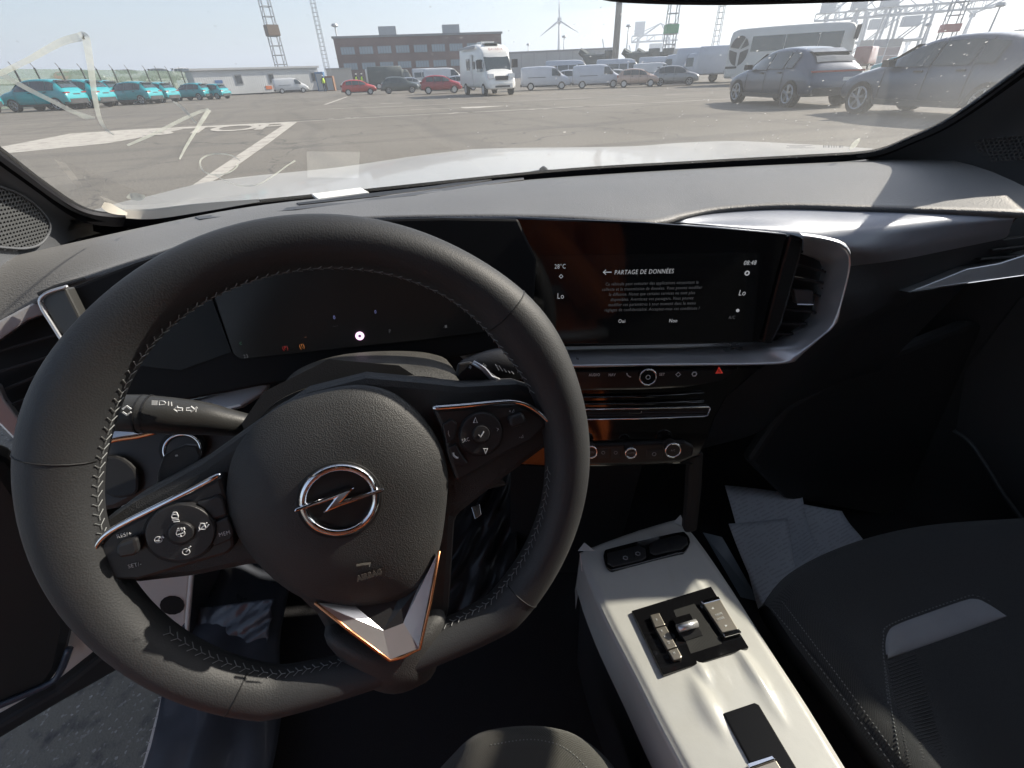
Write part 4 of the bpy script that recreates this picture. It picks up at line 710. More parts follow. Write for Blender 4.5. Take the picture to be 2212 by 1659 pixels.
# small round sticker and torn tape corners at the foot of the glass
fplate_o = gstrip('oval_sticker', [(274, 427), (283, 425), (294, 425), (305, 425), (314, 424)], [.002, .008, .010, .008, .002], M_MARK, -.004)
M_TAPE = mat('paper_tape', (.78, .74, .66), .7)
gstrip('tape_corner', [(222, 442), (236, 449), (254, 456), (275, 462)], [.008, .013, .010, .004], M_TAPE, .009); gstrip('tape_corner', [(1836, 322), (1846, 312), (1857, 299)], [.003, .009, .003], M_MARK, -.005)
gstrip('tape_strip', [(270, 462), (330, 462), (430, 449), (560, 433)], [.012, .014, .012, .004], M_TAPE, .008)
# bonnet
hood_px = [(150, 470), (249, 440), (336, 420), (437, 395), (538, 381), (638, 371), (743, 360), (848, 344), (935, 332), (1020, 322), (1140, 319), (1261, 318), (1374, 315.5), (1460, 309), (1540, 305.5), (1608, 305), (1728, 311), (1833, 317), (1930, 325)]
sil = resample(cat([atz(u, v, .968 - .00002 * (u - 1100) ** 2 / 1100 * 30 * (1 if u < 1100 else 1.5)) for u, v in hood_px], 5), 70)
back = [V((-.44 + 1.52 * i / 69, base_y(-.44 + 1.52 * i / 69) + .055, .985)) for i in range(70)]
rows = []
for t in (0, .15, .35, .6, .8, .93, 1.0): rows.append([b.lerp(s2, t) + V((0, 0, .022 * math.sin(math.pi * t) * .6)) for b, s2 in zip(back, sil)])
rows.append([s2 + V((s2.x * .02, .05, -.02)) for s2 in sil]); rows.append([s2 + V((s2.x * .04, .16, -.12)) for s2 in sil]); rows.append([s2 + V((s2.x * .04, .22, -.45)) for s2 in sil])
loft('bonnet', rows, mat('bonnet_white', (.50, .475, .435), .32, coat=.4, var=(3, .04)), car)
loft('cowl', [[V((b.x, b.y - .02, 1.02)) for b in back], [V((b.x, b.y, .985)) for b in back], [V((b.x, b.y + .03, .975)) for b in back]], M_PLAS, car)
# printed label lying on the bonnet edge (barcode and lines)
hp = atz(1815, 317, .985); 
mb = MB()
for i, (u, w2) in enumerate(((1778, 3), (1783, 2), (1788, 4), (1795, 2), (1800, 3), (1806, 2), (1812, 5), (1819, 2))): mb.add([atz(u, 319, .9915), atz(u + w2, 319, .9915), atz(u + w2, 313.5, .9915), atz(u, 313.5, .9915)], [(0, 1, 2, 3)])
for v0, u0, u1 in ((314, 1700, 1755), (316.5, 1704, 1740), (319, 1698, 1760)): mb.add([atz(u0, v0 + .9, .9915), atz(u1, v0 + .9, .9915), atz(u1, v0, .9915), atz(u0, v0, .9915)], [(0, 1, 2, 3)])
mb.build('label_print', mat('print_black', (.03, .03, .03), .6), car)

# ---------------- dashboard pad
front = [(-120, 745, .985), (0, 690, .995), (124, 621, 1.025), (292, 562, 1.052), (450, 515, 1.068), (620, 482, 1.072), (790, 469, 1.072), (1000, 465, 1.07), (1200, 467, 1.066), (1400, 478, 1.058), (1480, 462, 1.052), (1560, 448, 1.05), (1700, 441, 1.048), (1900, 447, 1.044), (2060, 452, 1.042), (2212, 458, 1.04), (2330, 463, 1.038)]
fr3 = resample(cat([atz(*q) for q in front], 6), 80)
bk3 = resample(cat([V((p.x, base_y(p.x) + .03, 1.034)) for p in [V((-.47, 0, 0)), V((-.2, 0, 0)), V((.1, 0, 0)), V((.4, 0, 0)), V((.7, 0, 0)), V((.95, 0, 0)), V((1.12, 0, 0))]], 10), 80)
rows = []
for t in (0, .08, .2, .35, .5, .65, .8, .9, .96, 1.0):
    rows.append([b.lerp(f2, t) + V((0, 0, .010 * math.sin(math.pi * min(1, t * 1.05)) if t < .95 else 0)) for b, f2 in zip(bk3, fr3)])
rows.append([f2 + V((0, -.002, -.003)) for f2 in fr3]); rows.append([f2 + V((0, 0, -.007)) for f2 in fr3]); rows.append([f2 + V((0, .03, -.012)) for f2 in fr3])
dash = loft('dashboard', rows, M_SOFT, car)
def padz(u, v, up=.0015):
    """point on the pad under a pixel, by bisection on the pad's two boundary curves"""
    r = ray(u, v); p = atz(u, v, 1.055)
    for _ in range(3):
        best = min(range(80), key=lambda i: abs(((fr3[i].x + bk3[i].x) / 2 if False else bk3[i].lerp(fr3[i], max(0, min(1, (bk3[i].y - p.y) / max(.02, bk3[i].y - fr3[i].y)))).x) - p.x))
        b, f2 = bk3[best], fr3[best]; t = max(0, min(1, (b.y - p.y) / max(.02, b.y - f2.y)))
        z = b.lerp(f2, t).z + .010 * math.sin(math.pi * min(1, t * 1.05)); p = atz(u, v, z + up)
    return p
def pad_patch(name, px, m, up=.002, th=.003, bevel=.0008, parent=dash): return plate(name, [padz(u, v, up) for u, v in px], (0, 0, 1), th, m, parent, bevel)
M_SLOT = mat('slot_black', (.01, .01, .011), .6)
pad_patch('defroster_slot', [(640, 438), (700, 431), (800, 417), (930, 402), (1115, 374), (1121, 377), (1000, 398), (820, 423), (700, 436), (645, 442)], M_SLOT); pad_patch('defroster_slot', [(1232, 363), (1500, 347), (1700, 343), (1705, 345), (1500, 351), (1240, 367)], M_SLOT)
pad_patch('defroster_trim', [(420, 468), (640, 446), (900, 415), (1130, 380), (1132, 386), (900, 421), (640, 452), (430, 473)], M_PLAS2, .0012); 
p = padz(1174, 367); e = MB(); [e.tube([p + V((0, 0, -.004)), p + V((0, 0, .003)), p + V((0, 0, .007))], [.009, .0085, .002], 14)]; e.build('sun_sensor', M_GLOSS, dash, True)
pad_patch('sensor_base', [(1140, 371), (1165, 366), (1200, 366), (1212, 369), (1180, 373), (1150, 374)], M_PLAS2, .001)
pad_patch('stamped_label', [(1715, 344), (1785, 340), (1786, 343), (1717, 347)], mat('faint_print', (.05, .05, .055), .7), .0012, .0006, 0)
pad_patch('vent_slit', [(78, 632), (120, 614), (182, 597), (184, 599), (124, 617), (80, 635)], M_SLOT, .0015)
# long sheet of card on the pad
zc_ = padz(735, 417, .006).z; cp = [atz(u, v, zc_) for u, v in ((673, 418.5), (779, 405), (797, 415), (687, 429))]
card = plate('paper_strip', cp, (0, 0, 1), .0035, M_PAPER, None, .0006); tag(card, 'narrow white folded paper lying on the dashboard by the windscreen', 'paper')

# ---------------- instrument cluster and infotainment panel
SX = V((math.cos(rad(20)), -math.sin(rad(20)), 0)); tl = rad(12)
SF = Frame(atd(1410, 645, .53), SX, V((-math.sin(rad(20)) * math.cos(tl), -math.cos(rad(20)) * math.cos(tl), math.sin(tl))))
CLF = Frame((-.05, .475, 1.0), (1, -.06, 0), (-.06, -math.cos(rad(18)), math.sin(rad(18))))
M_CLUS = mat('cluster_black', (.007, .007, .008), .55, spec=.15)
clus = fplate('instrument_cluster', CLF, [(100, 640), (292, 566), (450, 520), (620, 487), (790, 473), (960, 469), (1120, 472), (1160, 560), (1150, 740), (1000, 770), (560, 835), (380, 870), (240, 920), (180, 940)], 0, .03, M_CLUS, car, .003)
fplate('cluster_display', CLF, [(455, 615), (600, 560), (900, 560), (1040, 600), (1060, 715), (900, 735), (520, 775), (505, 765)], .0025, .002, mat('display_glass', (.020, .019, .018), .25, spec=.3), clus)
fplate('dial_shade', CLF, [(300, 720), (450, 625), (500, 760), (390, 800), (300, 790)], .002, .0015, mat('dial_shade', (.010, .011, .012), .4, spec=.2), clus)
ftext('23', CLF, 531, 770, 8, M_GLOWD, clus, .004)
ftext('0', CLF, 722, 686, 8, mat('blue_glow', (.02, .02, .02), .5, emit=((.35, .4, .9), .2)), clus, .004); ftext('----', CLF, 724, 704, 6, M_GLOWD, clus, .004); ftext('0', CLF, 811, 674, 7, mat('blue_glow', (.02, .02, .02), .5), clus, .004); ftext('P', CLF, 842, 716, 8, M_GLOWD, clus, .004); ftext('—', CLF, 660, 728, 5, mat('amber_dim', (.02, .02, .02), .5, emit=((.9, .3, .1), .12)), clus, .004)
ftext('(!)', CLF, 652, 748, 9, mat('amber_glow', (.02, .02, .02), .5, emit=((1, .35, .08), .22)), clus, .004); ftext('(P)', CLF, 616, 752, 8, mat('red_glow', (.02, .02, .02), .5, emit=((.9, .05, .04), .12)), clus, .004); ftext('-■', CLF, 962, 706, 6, M_GLOWD, clus, .004)
def disc(name, fr, u, v, r, m, parent, c=.003, h=.002, n=28, sc=1.0):
    p = fr.px(u, v, c); rr = r * depth(p) / FPX; return MB().tube([p - fr.n * h, p], [rr, rr * sc], n).build(name, m, parent, False, bevel=min(.0006, rr * .1))
def ring(name, fr, u, v, r, tr, m, parent, c=.003, n=40):
    p = fr.px(u, v, c); s = depth(p) / FPX; return MB().tube([p + (fr.x * math.cos(2 * math.pi * i / n) + fr.y * math.sin(2 * math.pi * i / n)) * r * s for i in range(n)], tr * s, 8, closed=True).build(name, m, parent, True)
disc('warning_light', CLF, 777, 726, 9, mat('violet_light', (.1, .05, .1), .4, emit=((1.0, .62, .95), 1.0)), clus, .006); disc('light_bar', CLF, 777, 726, 3, mat('violet_bar', (.15, .08, .2), .4), clus, .0066)
ftext('C', CLF, 520, 742, 6, mat('green_glow', (.02, .02, .02), .5, emit=((.1, .5, .25), .08)), clus, .004)
info = fplate('infotainment_panel', SF, [(935, 469), (1120, 468), (1400, 480), (1560, 492), (1703, 505), (1672, 620), (1641, 741), (1400, 744), (1160, 745), (960, 745)], 0, .022, M_GLOSS, car, .0025)
fplate('panel_end_cap', SF, [(1706, 505), (1737, 514), (1735, 540), (1690, 700), (1668, 744), (1645, 741), (1675, 620)], -.002, .03, mat('end_cap_black', (.012, .012, .013), .22), info, .003)
fplate('touch_screen', SF, [(1168, 552), (1645, 545), (1625, 738), (1166, 742)], .0012, .001, M_SCREEN, info)
TXT = [('28°C', 1210, 576, 9.5, M_GLOW, 0), ('Lo', 1211, 640, 12, M_GLOW, 0), ('08:48', 1620, 568, 9.5, M_GLOW, .15), ('PARTAGE DE DONNÉES', 1391, 587.5, 9.5, M_GLOW, .15), ('Lo', 1603, 633, 12, M_GLOW, .15), ('A/C', 1581, 686, 7, M_GLOWD, .1), ('Oui', 1343, 694, 8, M_GLOW, .1), ('Non', 1454, 693, 8, M_GLOW, .1), ('←', 1312, 588, 16, M_GLOW, 0), ('☼', 1614, 590, 11, M_GLOW, 0), ('▾', 1594, 671, 9, M_GLOW, 0)]
for tx, u, v, cp_, m, sh in TXT[:8]: ftext(tx, SF, u, v, cp_, m, info, .0020, 'screen_lettering', shear=sh)
for i, tx in enumerate(('Ce véhicule peut exécuter des applications nécessitant la', 'collecte et la transmission de données. Vous pouvez modifier', 'la diffusion. Notez que certains services ne sont plus', 'disponibles. Avertissez vos passagers. Vous pouvez', 'modifier ces paramètres à tout moment dans le menu', 'réglages de confidentialité. Acceptez-vous ces conditions ?')):
    ftext(tx, SF, 1408, 612 + i * 11.2, 6.6, M_GLOWD, info, .0020, 'screen_lettering', shear=.12)
mb = MB(); mb.tube([SF.px(1303, 588, .002), SF.px(1321, 588, .002)], .0005, 4); mb.tube([SF.px(1309, 583, .002), SF.px(1303, 588, .002), SF.px(1309, 593, .002)], .0005, 4); mb.build('back_arrow', M_GLOW, info)
ring('settings_gear', SF, 1614, 590, 4, 1.4, M_GLOW, info, .002); ring('book_icon', SF, 1212, 597, 4, .8, M_GLOW, info, .002, 4); disc('climate_icon', SF, 1594, 671, 3.5, M_GLOW, info, .002)
# silver frame hooking round the vent and running under both displays
outer = [(1735, 511), (1790, 521), (1822, 533), (1836, 552), (1833, 592), (1818, 650), (1802, 702), (1784, 719), (1750, 747), (1717, 773), (1698, 783), (1600, 787), (1400, 788), (1222, 790), (1090, 792)]
inner = [(1733, 547), (1768, 560), (1784, 568), (1789, 580), (1783, 612), (1773, 650), (1761, 692), (1745, 706), (1722, 720), (1697, 734), (1672, 744), (1590, 747), (1400, 751), (1204, 755), (1085, 757)]
def frame_strip(name, fr, out, inn, m, parent, co=.012, ci=-.018, lip=.006, curve=4):
    O = resample(cat([fr.px(u, v, co) for u, v in out], curve), 64); I = resample(cat([fr.px(u, v, ci) for u, v in inn], curve), 64)
    n = fr.n; C2 = []
    for o, i in zip(O, I): d = (o - i); d -= n * d.dot(n); C2.append(d.normalized())
    rows = [[i - n * .012 for i in I], I, [i.lerp(o, .06) + n * .002 for i, o in zip(I, O)], [i.lerp(o, .5) + n * .002 for i, o in zip(I, O)], [i.lerp(o, .93) for i, o in zip(I, O)], [o + n * .0015 for o in O], [o + d * lip * .5 for o, d in zip(O, C2)], [o + d * lip - n * .003 for o, d in zip(O, C2)], [o + d * lip - n * .05 for o, d in zip(O, C2)]]
    return fixnormals(loft(name, rows, m, parent))
frame_strip('display_surround', SF, outer, inner, M_SATIN, car)
# centre-right air vent
def vent(name, fr, px, m, parent, slats, tab=None, c=-.02):
    b = fplate(name, fr, px, c - .02, .02, M_SLOT, parent)
    for (a, z) in slats:
        P = [fr.px(*a, c), fr.px(*z, c)]; mb = MB(); d = fr.n * .012; h = fr.y * .0014
        mb.add([P[0] + h, P[1] + h, P[1] + h - d, P[0] + h - d, P[0] - h, P[1] - h, P[1] - h - d, P[0] - h - d], [(0, 1, 2, 3), (7, 6, 5, 4), (0, 4, 5, 1), (1, 5, 6, 2), (2, 6, 7, 3), (3, 7, 4, 0)]); mb.build('slat', M_PLAS, b, bevel=.0006)
    if tab: fplate('vent_tab', fr, tab, c + .006, .012, M_PLAS2, b, .0015); mb = MB(); mb.tube([fr.px(*tab[3], c + .008), fr.px(*tab[2], c + .008)], .0007, 5); mb.build('tab_chrome', M_CHROME, b)
    return b
vent('air_vent', SF, [(1715, 535), (1790, 560), (1795, 590), (1765, 700), (1680, 750), (1640, 750)], M_SLOT, car, [((1720, 572), (1785, 588)), ((1712, 600), (1780, 612)), ((1704, 625), (1775, 640)), ((1695, 668), (1765, 676)), ((1685, 700), (1745, 700)), ((1675, 722), (1715, 722))], [(1716, 625), (1758, 628), (1757, 658), (1722, 657)])
# passenger side of the dashboard: silver panel, dark belly, wedge trim, right vent
def zrow(pts, n=40): return resample(cat([atz(*q) for q in pts], 6), n)
top_r = zrow([(1405, 482, 1.050), (1480, 467, 1.046), (1560, 453, 1.044), (1700, 445, 1.042), (1900, 451, 1.038), (2060, 456, 1.036), (2198, 461, 1.034)])
mid_r = zrow([(1420, 484, 1.046), (1560, 480, 1.037), (1700, 478, 1.034), (1860, 490, 1.030), (1960, 487, 1.030), (2060, 480, 1.030), (2190, 474, 1.031)])
cre_r = zrow([(1440, 486, 1.040), (1600, 497, 1.030), (1740, 512, 1.020), (1845, 540, 1.006), (1930, 532, 1.006), (2030, 517, 1.008), (2180, 497, 1.014)])
low_r = zrow([(1500, 520, 1.01), (1640, 560, .985), (1760, 580, .975), (1860, 572, .975), (1950, 560, .98), (2050, 540, .985), (2172, 515, .995)])
loft('dash_panel', [top_r, [a.lerp(b, .5) + V((0, 0, .004)) for a, b in zip(top_r, mid_r)], mid_r, [a.lerp(b, .6) + V((0, 0, .003)) for a, b in zip(mid_r, cre_r)], cre_r, [a.lerp(b, .3) + V((0, -.002, 0)) for a, b in zip(cre_r, low_r)], low_r], M_PANEL, car, sub=2)
bel = zrow([(1560, 640, .93), (1700, 700, .90), (1840, 690, .90), (1930, 650, .91), (1985, 628, .92), (2090, 580, .945), (2180, 555, .955)])
loft('dash_belly', [[p + V((0, .004, -.001)) for p in low_r], [a.lerp(b, .5) + V((0, -.006, 0)) for a, b in zip(low_r, bel)], bel, [p + V((0, .03, -.05)) for p in bel], [p + V((0, .06, -.16)) for p in bel], [p + V((0, .10, -.30)) for p in bel], [p + V((.0, .22, -.44)) for p in bel]], mat('belly_charcoal', (.03, .033, .038), .5, bump=('X', 420, .5, .0005), var=(10, .1)), car)
PF = Frame(atz(2090, 600, .94), (math.cos(rad(10)), -math.sin(rad(10)), 0), (-.2, -.95, .25))
wedge = fplate('wedge_trim', PF, [(1962, 631), (2090, 580), (2160, 568), (2230, 545), (2330, 520), (2330, 562), (2212, 594)], .012, .02, M_SATIN, car, .0015)
mb = MB(); mb.tube([PF.px(u, v, .0135) for u, v in ((1962, 632), (2090, 612), (2212, 595), (2330, 562))], .0011, 6); mb.build('wedge_edge', M_CHROME, wedge)
vent('air_vent', PF, [(2175, 495), (2205, 462), (2340, 470), (2340, 530), (2225, 550), (2150, 572), (2110, 575)], M_SLOT, car, [((2160, 520), (2320, 500)), ((2145, 540), (2320, 520)), ((2120, 560), (2300, 545))], None, .01)
mb = MB(); mb.tube([atz(2196, 462, 1.036), atz(2230, 466, 1.036), atz(2330, 472, 1.036)], .002, 6); mb.build('vent_edge', M_SATIN, car)
GF = Frame((.75, .50, .75), (1, -.1, 0), (-.1, -1, .12)); fplate('glove_box', GF, [(1840, 800), (2100, 700), (2260, 700), (2260, 1120), (2000, 1130), (1700, 1080), (1620, 1000), (1700, 880)], .01, .03, mat('glovebox_black', (.016, .017, .018), .6, bump=('vor', 700, .3, .0004)), car, .01)

# ---------------- centre stack below the displays
KF = Frame(SF.px(1420, 792, .004), SX, V((-math.sin(rad(20)) * math.cos(rad(16)), -math.cos(rad(20)) * math.cos(rad(16)), math.sin(rad(16)))))
stk = fplate('centre_stack', KF, [(1100, 794), (1222, 794), (1660, 789), (1640, 800), (1570, 860), (1545, 905), (1530, 950), (1512, 985), (1470, 1003), (1380, 1008), (1180, 1010), (1100, 1005)], 0, .04, M_GLOSS, car, .004)
fplate('button_bar', KF, [(1215, 800), (1600, 795), (1560, 825), (1480, 838), (1380, 843), (1220, 845)], .006, .008, mat('bar_black', (.012, .012, .013), .3, coat=.4), stk, .003)
for tx, u, v, cp_ in (('AUDIO', 1284, 810, 6), ('NAV', 1322, 810, 6), ('SET', 1430, 809, 6)): ftext(tx, KF, u, v, cp_, M_INK, stk, .0085, lw=.0001)
ring('lock_icon', KF, 1236, 802, 4, 1, M_DIM, stk, .008, 12); ring('apps_icon', KF, 1465, 809, 5, 1, M_INK, stk, .0085, 4); ring('car_icon', KF, 1500, 808, 5, 1.2, M_INK, stk, .0085, 6)
mb = MB(); mb.tube([KF.px(u, v, .0085) for u, v in ((1354, 806), (1355, 810), (1360, 814), (1363, 814))], .0007, 5); mb.build('phone_icon', M_INK, stk)
kn = disc('volume_knob', KF, 1400, 815, 17, M_GLOSS, stk, .018, .014); ring('knob_ring', KF, 1400, 815, 17.5, 1.7, M_CHROME, stk, .0185); ring('power_icon', KF, 1400, 815, 4.5, .8, M_INK, stk, .0187)
mb = MB(); mb.tube([KF.px(1553, 794, .009), KF.px(1547, 806, .009), KF.px(1560, 805.5, .009)], .0012, 5, closed=True); mb.build('hazard_symbol', M_RED, stk); ftext('△', KF, 1553, 802, 5, M_RED, stk, .009)
fplate('hazard_face', KF, [(1553, 796), (1548.5, 805), (1558.5, 804.5)], .0088, .001, mat('hazard_face', (.35, .05, .04), .5), stk)
# slot vent with a fine chrome outline
fplate('slot_recess', KF, [(1180, 886), (1532, 881), (1529, 899), (1400, 903), (1180, 906)], .001, .02, M_SLOT, stk)
mb = MB(); mb.tube([KF.px(u, v, .003) for u, v in ((1180, 886), (1400, 882), (1530, 879), (1534, 882), (1529, 898), (1520, 900), (1400, 904), (1180, 908))], .0010, 6); mb.build('slot_outline', M_CHROME, stk, True)
mb = MB(); mb.tube([KF.px(u, v, .005) for u, v in ((1359, 889), (1360, 893), (1385, 892), (1386, 888))], .0008, 5); mb.build('slot_tab', M_CHROME, stk); mb = MB(); [mb.tube([KF.px(1190, v, .001), KF.px(1525, v - 3, .001)], .0012, 4) for v in (893, 899)]; mb.build('slot_slats', M_PLAS, stk)
for v0, v1 in ((857, 851), (872, 868)):
    mb = MB(); mb.tube([KF.px(1190, v0 + 2, .004), KF.px(1400, v0, .005), KF.px(1520, v1 - 2, .004)], .0016, 6); mb.build('stack_rib', M_GLOSS, stk, True)
# climate panel
fplate('climate_panel', KF, [(1180, 965), (1480, 955), (1500, 965), (1497, 985), (1465, 998), (1380, 1003), (1180, 1005)], .008, .01, mat('climate_black', (.014, .014, .015), .35), stk, .003)
for u, v, r, tx in ((1276, 977, 15, 'MENU'), (1363, 979, 13, 'AUTO'), (1454, 973, 17.5, 'A/C')):
    disc('climate_knob', KF, u, v, r - 2, mat('knob_face', (.03, .026, .025), .4), stk, .021, .016); ring('knob_ring', KF, u, v, r - 1.5, 2.0, M_CHROME, stk, .0205); ftext(tx, KF, u, v, 4.6, M_DIM, stk, .0222)
for u in (1303, 1330): ring('defrost_icon', KF, u, 978, 3.5, .8, M_DIM, stk, .009, 8); fplate('defrost_key', KF, [(u - 11, 969), (u + 11, 968), (u + 11, 990), (u - 11, 991)], .0086, .002, M_BTN, stk, .0008)
ring('recirculation_icon', KF, 1413, 981, 4, .8, M_DIM, stk, .010, 10); fplate('recirculation_key', KF, [(1396, 972), (1432, 970), (1432, 990), (1396, 992)], .0086, .002, M_BTN, stk, .0008)
# support pillar of the console beneath the stack
fplate('stack_support', Frame(KF.px(1500, 1000, -.03), SX, (-.35, -.92, .12)), [(1490, 985), (1522, 978), (1518, 1060), (1508, 1150), (1478, 1155), (1484, 1080)], 0, .02, mat('support_brown', (.012, .011, .011), .8), car, .006)
loft('stack_back', [[KF.px(u, 1003, -.01) for u in (1150, 1300, 1500)], [KF.px(u, 1003, -.01) + V((.0, .10, -.05)) for u in (1150, 1300, 1500)], [KF.px(u, 1003, -.01) + V((.0, .14, -.45)) for u in (1150, 1300, 1500)]], M_PLAS, car)
# ---------------- white centre console
k0, k1, k2, k3 = atz(1255, 1192, .58), atz(1470, 1120, .58), atz(1480, 1659, .62), atz(1820, 1659, .62)
cm = (k2 + k3) / 2 - (k0 + k1) / 2
CFN = (k1 - k0).cross(cm).normalized(); CFN = CFN if CFN.z > 0 else -CFN
CF = Frame((k0 + k1) / 2, k1 - k0, CFN)
def cons_pt(u, v, c=0): return CF.px(u, v, c)
Lft = [(1255, 1192), (1275, 1250), (1310, 1330), (1372, 1450), (1425, 1555), (1482, 1662), (1560, 1810)]; Rgt = [(1470, 1120), (1515, 1175), (1580, 1270), (1660, 1395), (1742, 1520), (1830, 1662), (1940, 1830)]
LL = resample(cat([cons_pt(*q) for q in Lft], 8), 70); RR = resample(cat([cons_pt(*q) for q in Rgt], 8), 70)
def wrinkle(i, j, P):
    """stretched protective film: long folds running from the selector plate"""
    z = 0
    for (u0, v0, u1, v1, w2, h) in ((1497, 1420, 1530, 1480, .006, .0035), (1497, 1470, 1560, 1590, .011, .0050), (1580, 1385, 1655, 1500, .006, .0030), (1590, 1400, 1690, 1560, .009, .0028), (1440, 1228, 1450, 1285, .004, .0022), (1480, 1225, 1530, 1295, .005, .0024), (1530, 1240, 1560, 1290, .004, .0018), (1300, 1260, 1305, 1300, .004, .0016), (1380, 1140, 1385, 1175, .004, .0010), (1440, 1130, 1450, 1165, .004, .0012), (1480, 1150, 1560, 1260, .006, .0016)):
        a, b = cons_pt(u0, v0), cons_pt(u1, v1); d = b - a; t = max(0, min(1, (P - a).dot(d) / d.length_squared)); q = (P - (a + d * t)).length
        wloc = w2 * (.5 + .5 * math.sin(math.pi * min(1, max(0, t + .0001)))); z += h * math.exp(-(q / wloc) ** 2) * math.sin(math.pi * (0.1 + .8 * t))
    return z
rows = []
nj = 44
for i in range(70):
    r = []
    for s, dz in ((-1, -.075), (-1, -.045), (-1, -.012), (-1, -.004)):
        o = {-.075: .010, -.045: .006, -.012: .0025, -.004: .0008}[dz]; r.append(LL[i] + (LL[i] - RR[i]).normalized() * o + CF.n * dz)
    for j in range(nj + 1):
        t = j / nj; P = LL[i].lerp(RR[i], t); ed = min(t, 1 - t) * (RR[i] - LL[i]).length; rd = -.004 * max(0, 1 - ed / .007) ** 2
        r.append(P + CF.n * (rd + .004 * math.sin(math.pi * t) + wrinkle(i, j, P)))
    for dz in (-.004, -.012, -.045, -.075):
        o = {-.075: .010, -.045: .006, -.012: .0025, -.004: .0008}[dz]; r.append(RR[i] - (LL[i] - RR[i]).normalized() * o + CF.n * dz)
    rows.append(r)
fr0 = [p + (cm.normalized() * -.004) - CF.n * .012 for p in rows[0]]; rows = [[p + (cm.normalized() * -.002) - CF.n * .06 for p in rows[0]], fr0] + rows
cons = fixnormals(loft('console', rows, M_WHITEP, car))
loft('console_side', [[p - CF.n * .06 for p in LL], [p - CF.n * .30 + V((-.01, 0, 0)) for p in LL]], M_PLAS, car); loft('console_side', [[p - CF.n * .06 for p in RR], [p - CF.n * .30 + V((.01, 0, 0)) for p in RR]], M_PLAS, car)
# film corners sticking up at the front edge
for q in ([(1455, 1128), (1470, 1112), (1482, 1140)], [(1248, 1190), (1262, 1172), (1285, 1190)]): mesh('film_corner', [cons_pt(*q[0], .002), cons_pt(*q[1], .008), cons_pt(*q[2], .003)], [(0, 1, 2)], M_WHITEP, cons, False)
mb = MB(); mb.prism([cons_pt(1252, 1195, -.004), cons_pt(1268, 1188, -.004), cons_pt(1285, 1262, -.006), cons_pt(1268, 1262, -.02), cons_pt(1256, 1230, -.02)], CF.n, .002); mb.build('film_flap', mat('film_pink', (.62, .5, .47), .35), cons)
# switch bank
fplate('switch_bank', CF, [(1305, 1192), (1325, 1182), (1460, 1150), (1482, 1152), (1491, 1170), (1478, 1192), (1460, 1197), (1340, 1228), (1318, 1230), (1306, 1214)], .0065, .012, M_GLOSS, cons, .002, curve=3)
for q in ([(1312, 1194), (1380, 1177), (1394, 1184), (1396, 1203), (1386, 1210), (1325, 1224), (1312, 1216)], [(1402, 1178), (1412, 1168), (1465, 1155), (1484, 1160), (1486, 1174), (1472, 1186), (1414, 1198), (1404, 1192)]): fplate('switch_cap', CF, q, .0085, .004, M_BTN, cons, .0012)
for u, v in ((1351, 1205), (1378, 1196)): ring('switch_icon', CF, u, v, 5, 1, M_DIM, cons, .0090, 6)
for a, b in (((1335, 1190), (1343, 1219)), ((1365, 1182), (1372, 1212)), ((1443, 1163), (1450, 1190))): mb = MB(); mb.tube([CF.px(*a, .0087), CF.px(*b, .0087)], .0005, 4); mb.build('switch_gap', M_SLOT, cons)
# gear selector plate
gs = fplate('selector_plate', CF, [(1364, 1319), (1536, 1266), (1618, 1398), (1432, 1458)], .0066, .006, M_GLOSS, cons, .0012)
def tapered(name, q, c, th, m, par, bev=.001): return fplate(name, CF, q, c, th, m, par, bev)
tapered('gear_button', [(1404, 1328), (1424, 1323), (1437, 1349), (1415, 1355)], .0125, .006, M_BRONZE, gs); tapered('gear_button', [(1416, 1357), (1438, 1351), (1462, 1396), (1442, 1403)], .0125, .006, M_BRONZE, gs); tapered('gear_button', [(1443, 1405), (1463, 1398), (1473, 1417), (1472, 1421), (1455, 1425)], .0125, .006, M_BRONZE, gs)
for tx, u, v in (('P', 1419, 1339), ('R', 1430, 1363), ('N', 1437, 1375), ('D', 1445, 1388), ('M', 1457, 1411)): ftext(tx, CF, u, v, 5.5, M_INK, gs, .0131, rot=-2)
tapered('selector_well', [(1455, 1318), (1500, 1304), (1560, 1390), (1492, 1412)], .0070, .0005, mat('well_black', (.012, .012, .013), .5, bump=('weave', 260, 1, .001)), gs, 0)
a, b = CF.px(1464, 1358, .020), CF.px(1505, 1346, .020); MB().tube([a, b], .0048, 14).build('selector_toggle', M_SATIN, gs, True); mb = MB(); mb.prism([CF.px(1466, 1362, .017), CF.px(1506, 1350, .017), CF.px(1518, 1372, .008), CF.px(1480, 1384, .008)], CF.n, .006); mb.build('toggle_wedge', M_BTN, gs)
mb = MB(); mb.prism([CF.px(1452, 1336, .0095), CF.px(1490, 1325, .0095), CF.px(1500, 1344, .018), CF.px(1464, 1355, .018)], CF.n, .004); mb.build('toggle_wedge', M_GLOSS, gs)
tapered('drive_mode_rocker', [(1519, 1304), (1556, 1294), (1594, 1358), (1560, 1366)], .0115, .006, M_BRONZE, gs); tapered('rocker_chrome', [(1513, 1298), (1552, 1287), (1557, 1295), (1520, 1305)], .0125, .006, M_CHROME, gs); tapered('rocker_chrome', [(1560, 1367), (1596, 1358), (1603, 1366), (1566, 1376)], .0125, .006, M_CHROME, gs)
for tx, u, v in (('DRIVE', 1553, 1327), ('MODE', 1557, 1336)): ftext(tx, CF, u, v, 5, M_INK, gs, .0122, rot=-1)
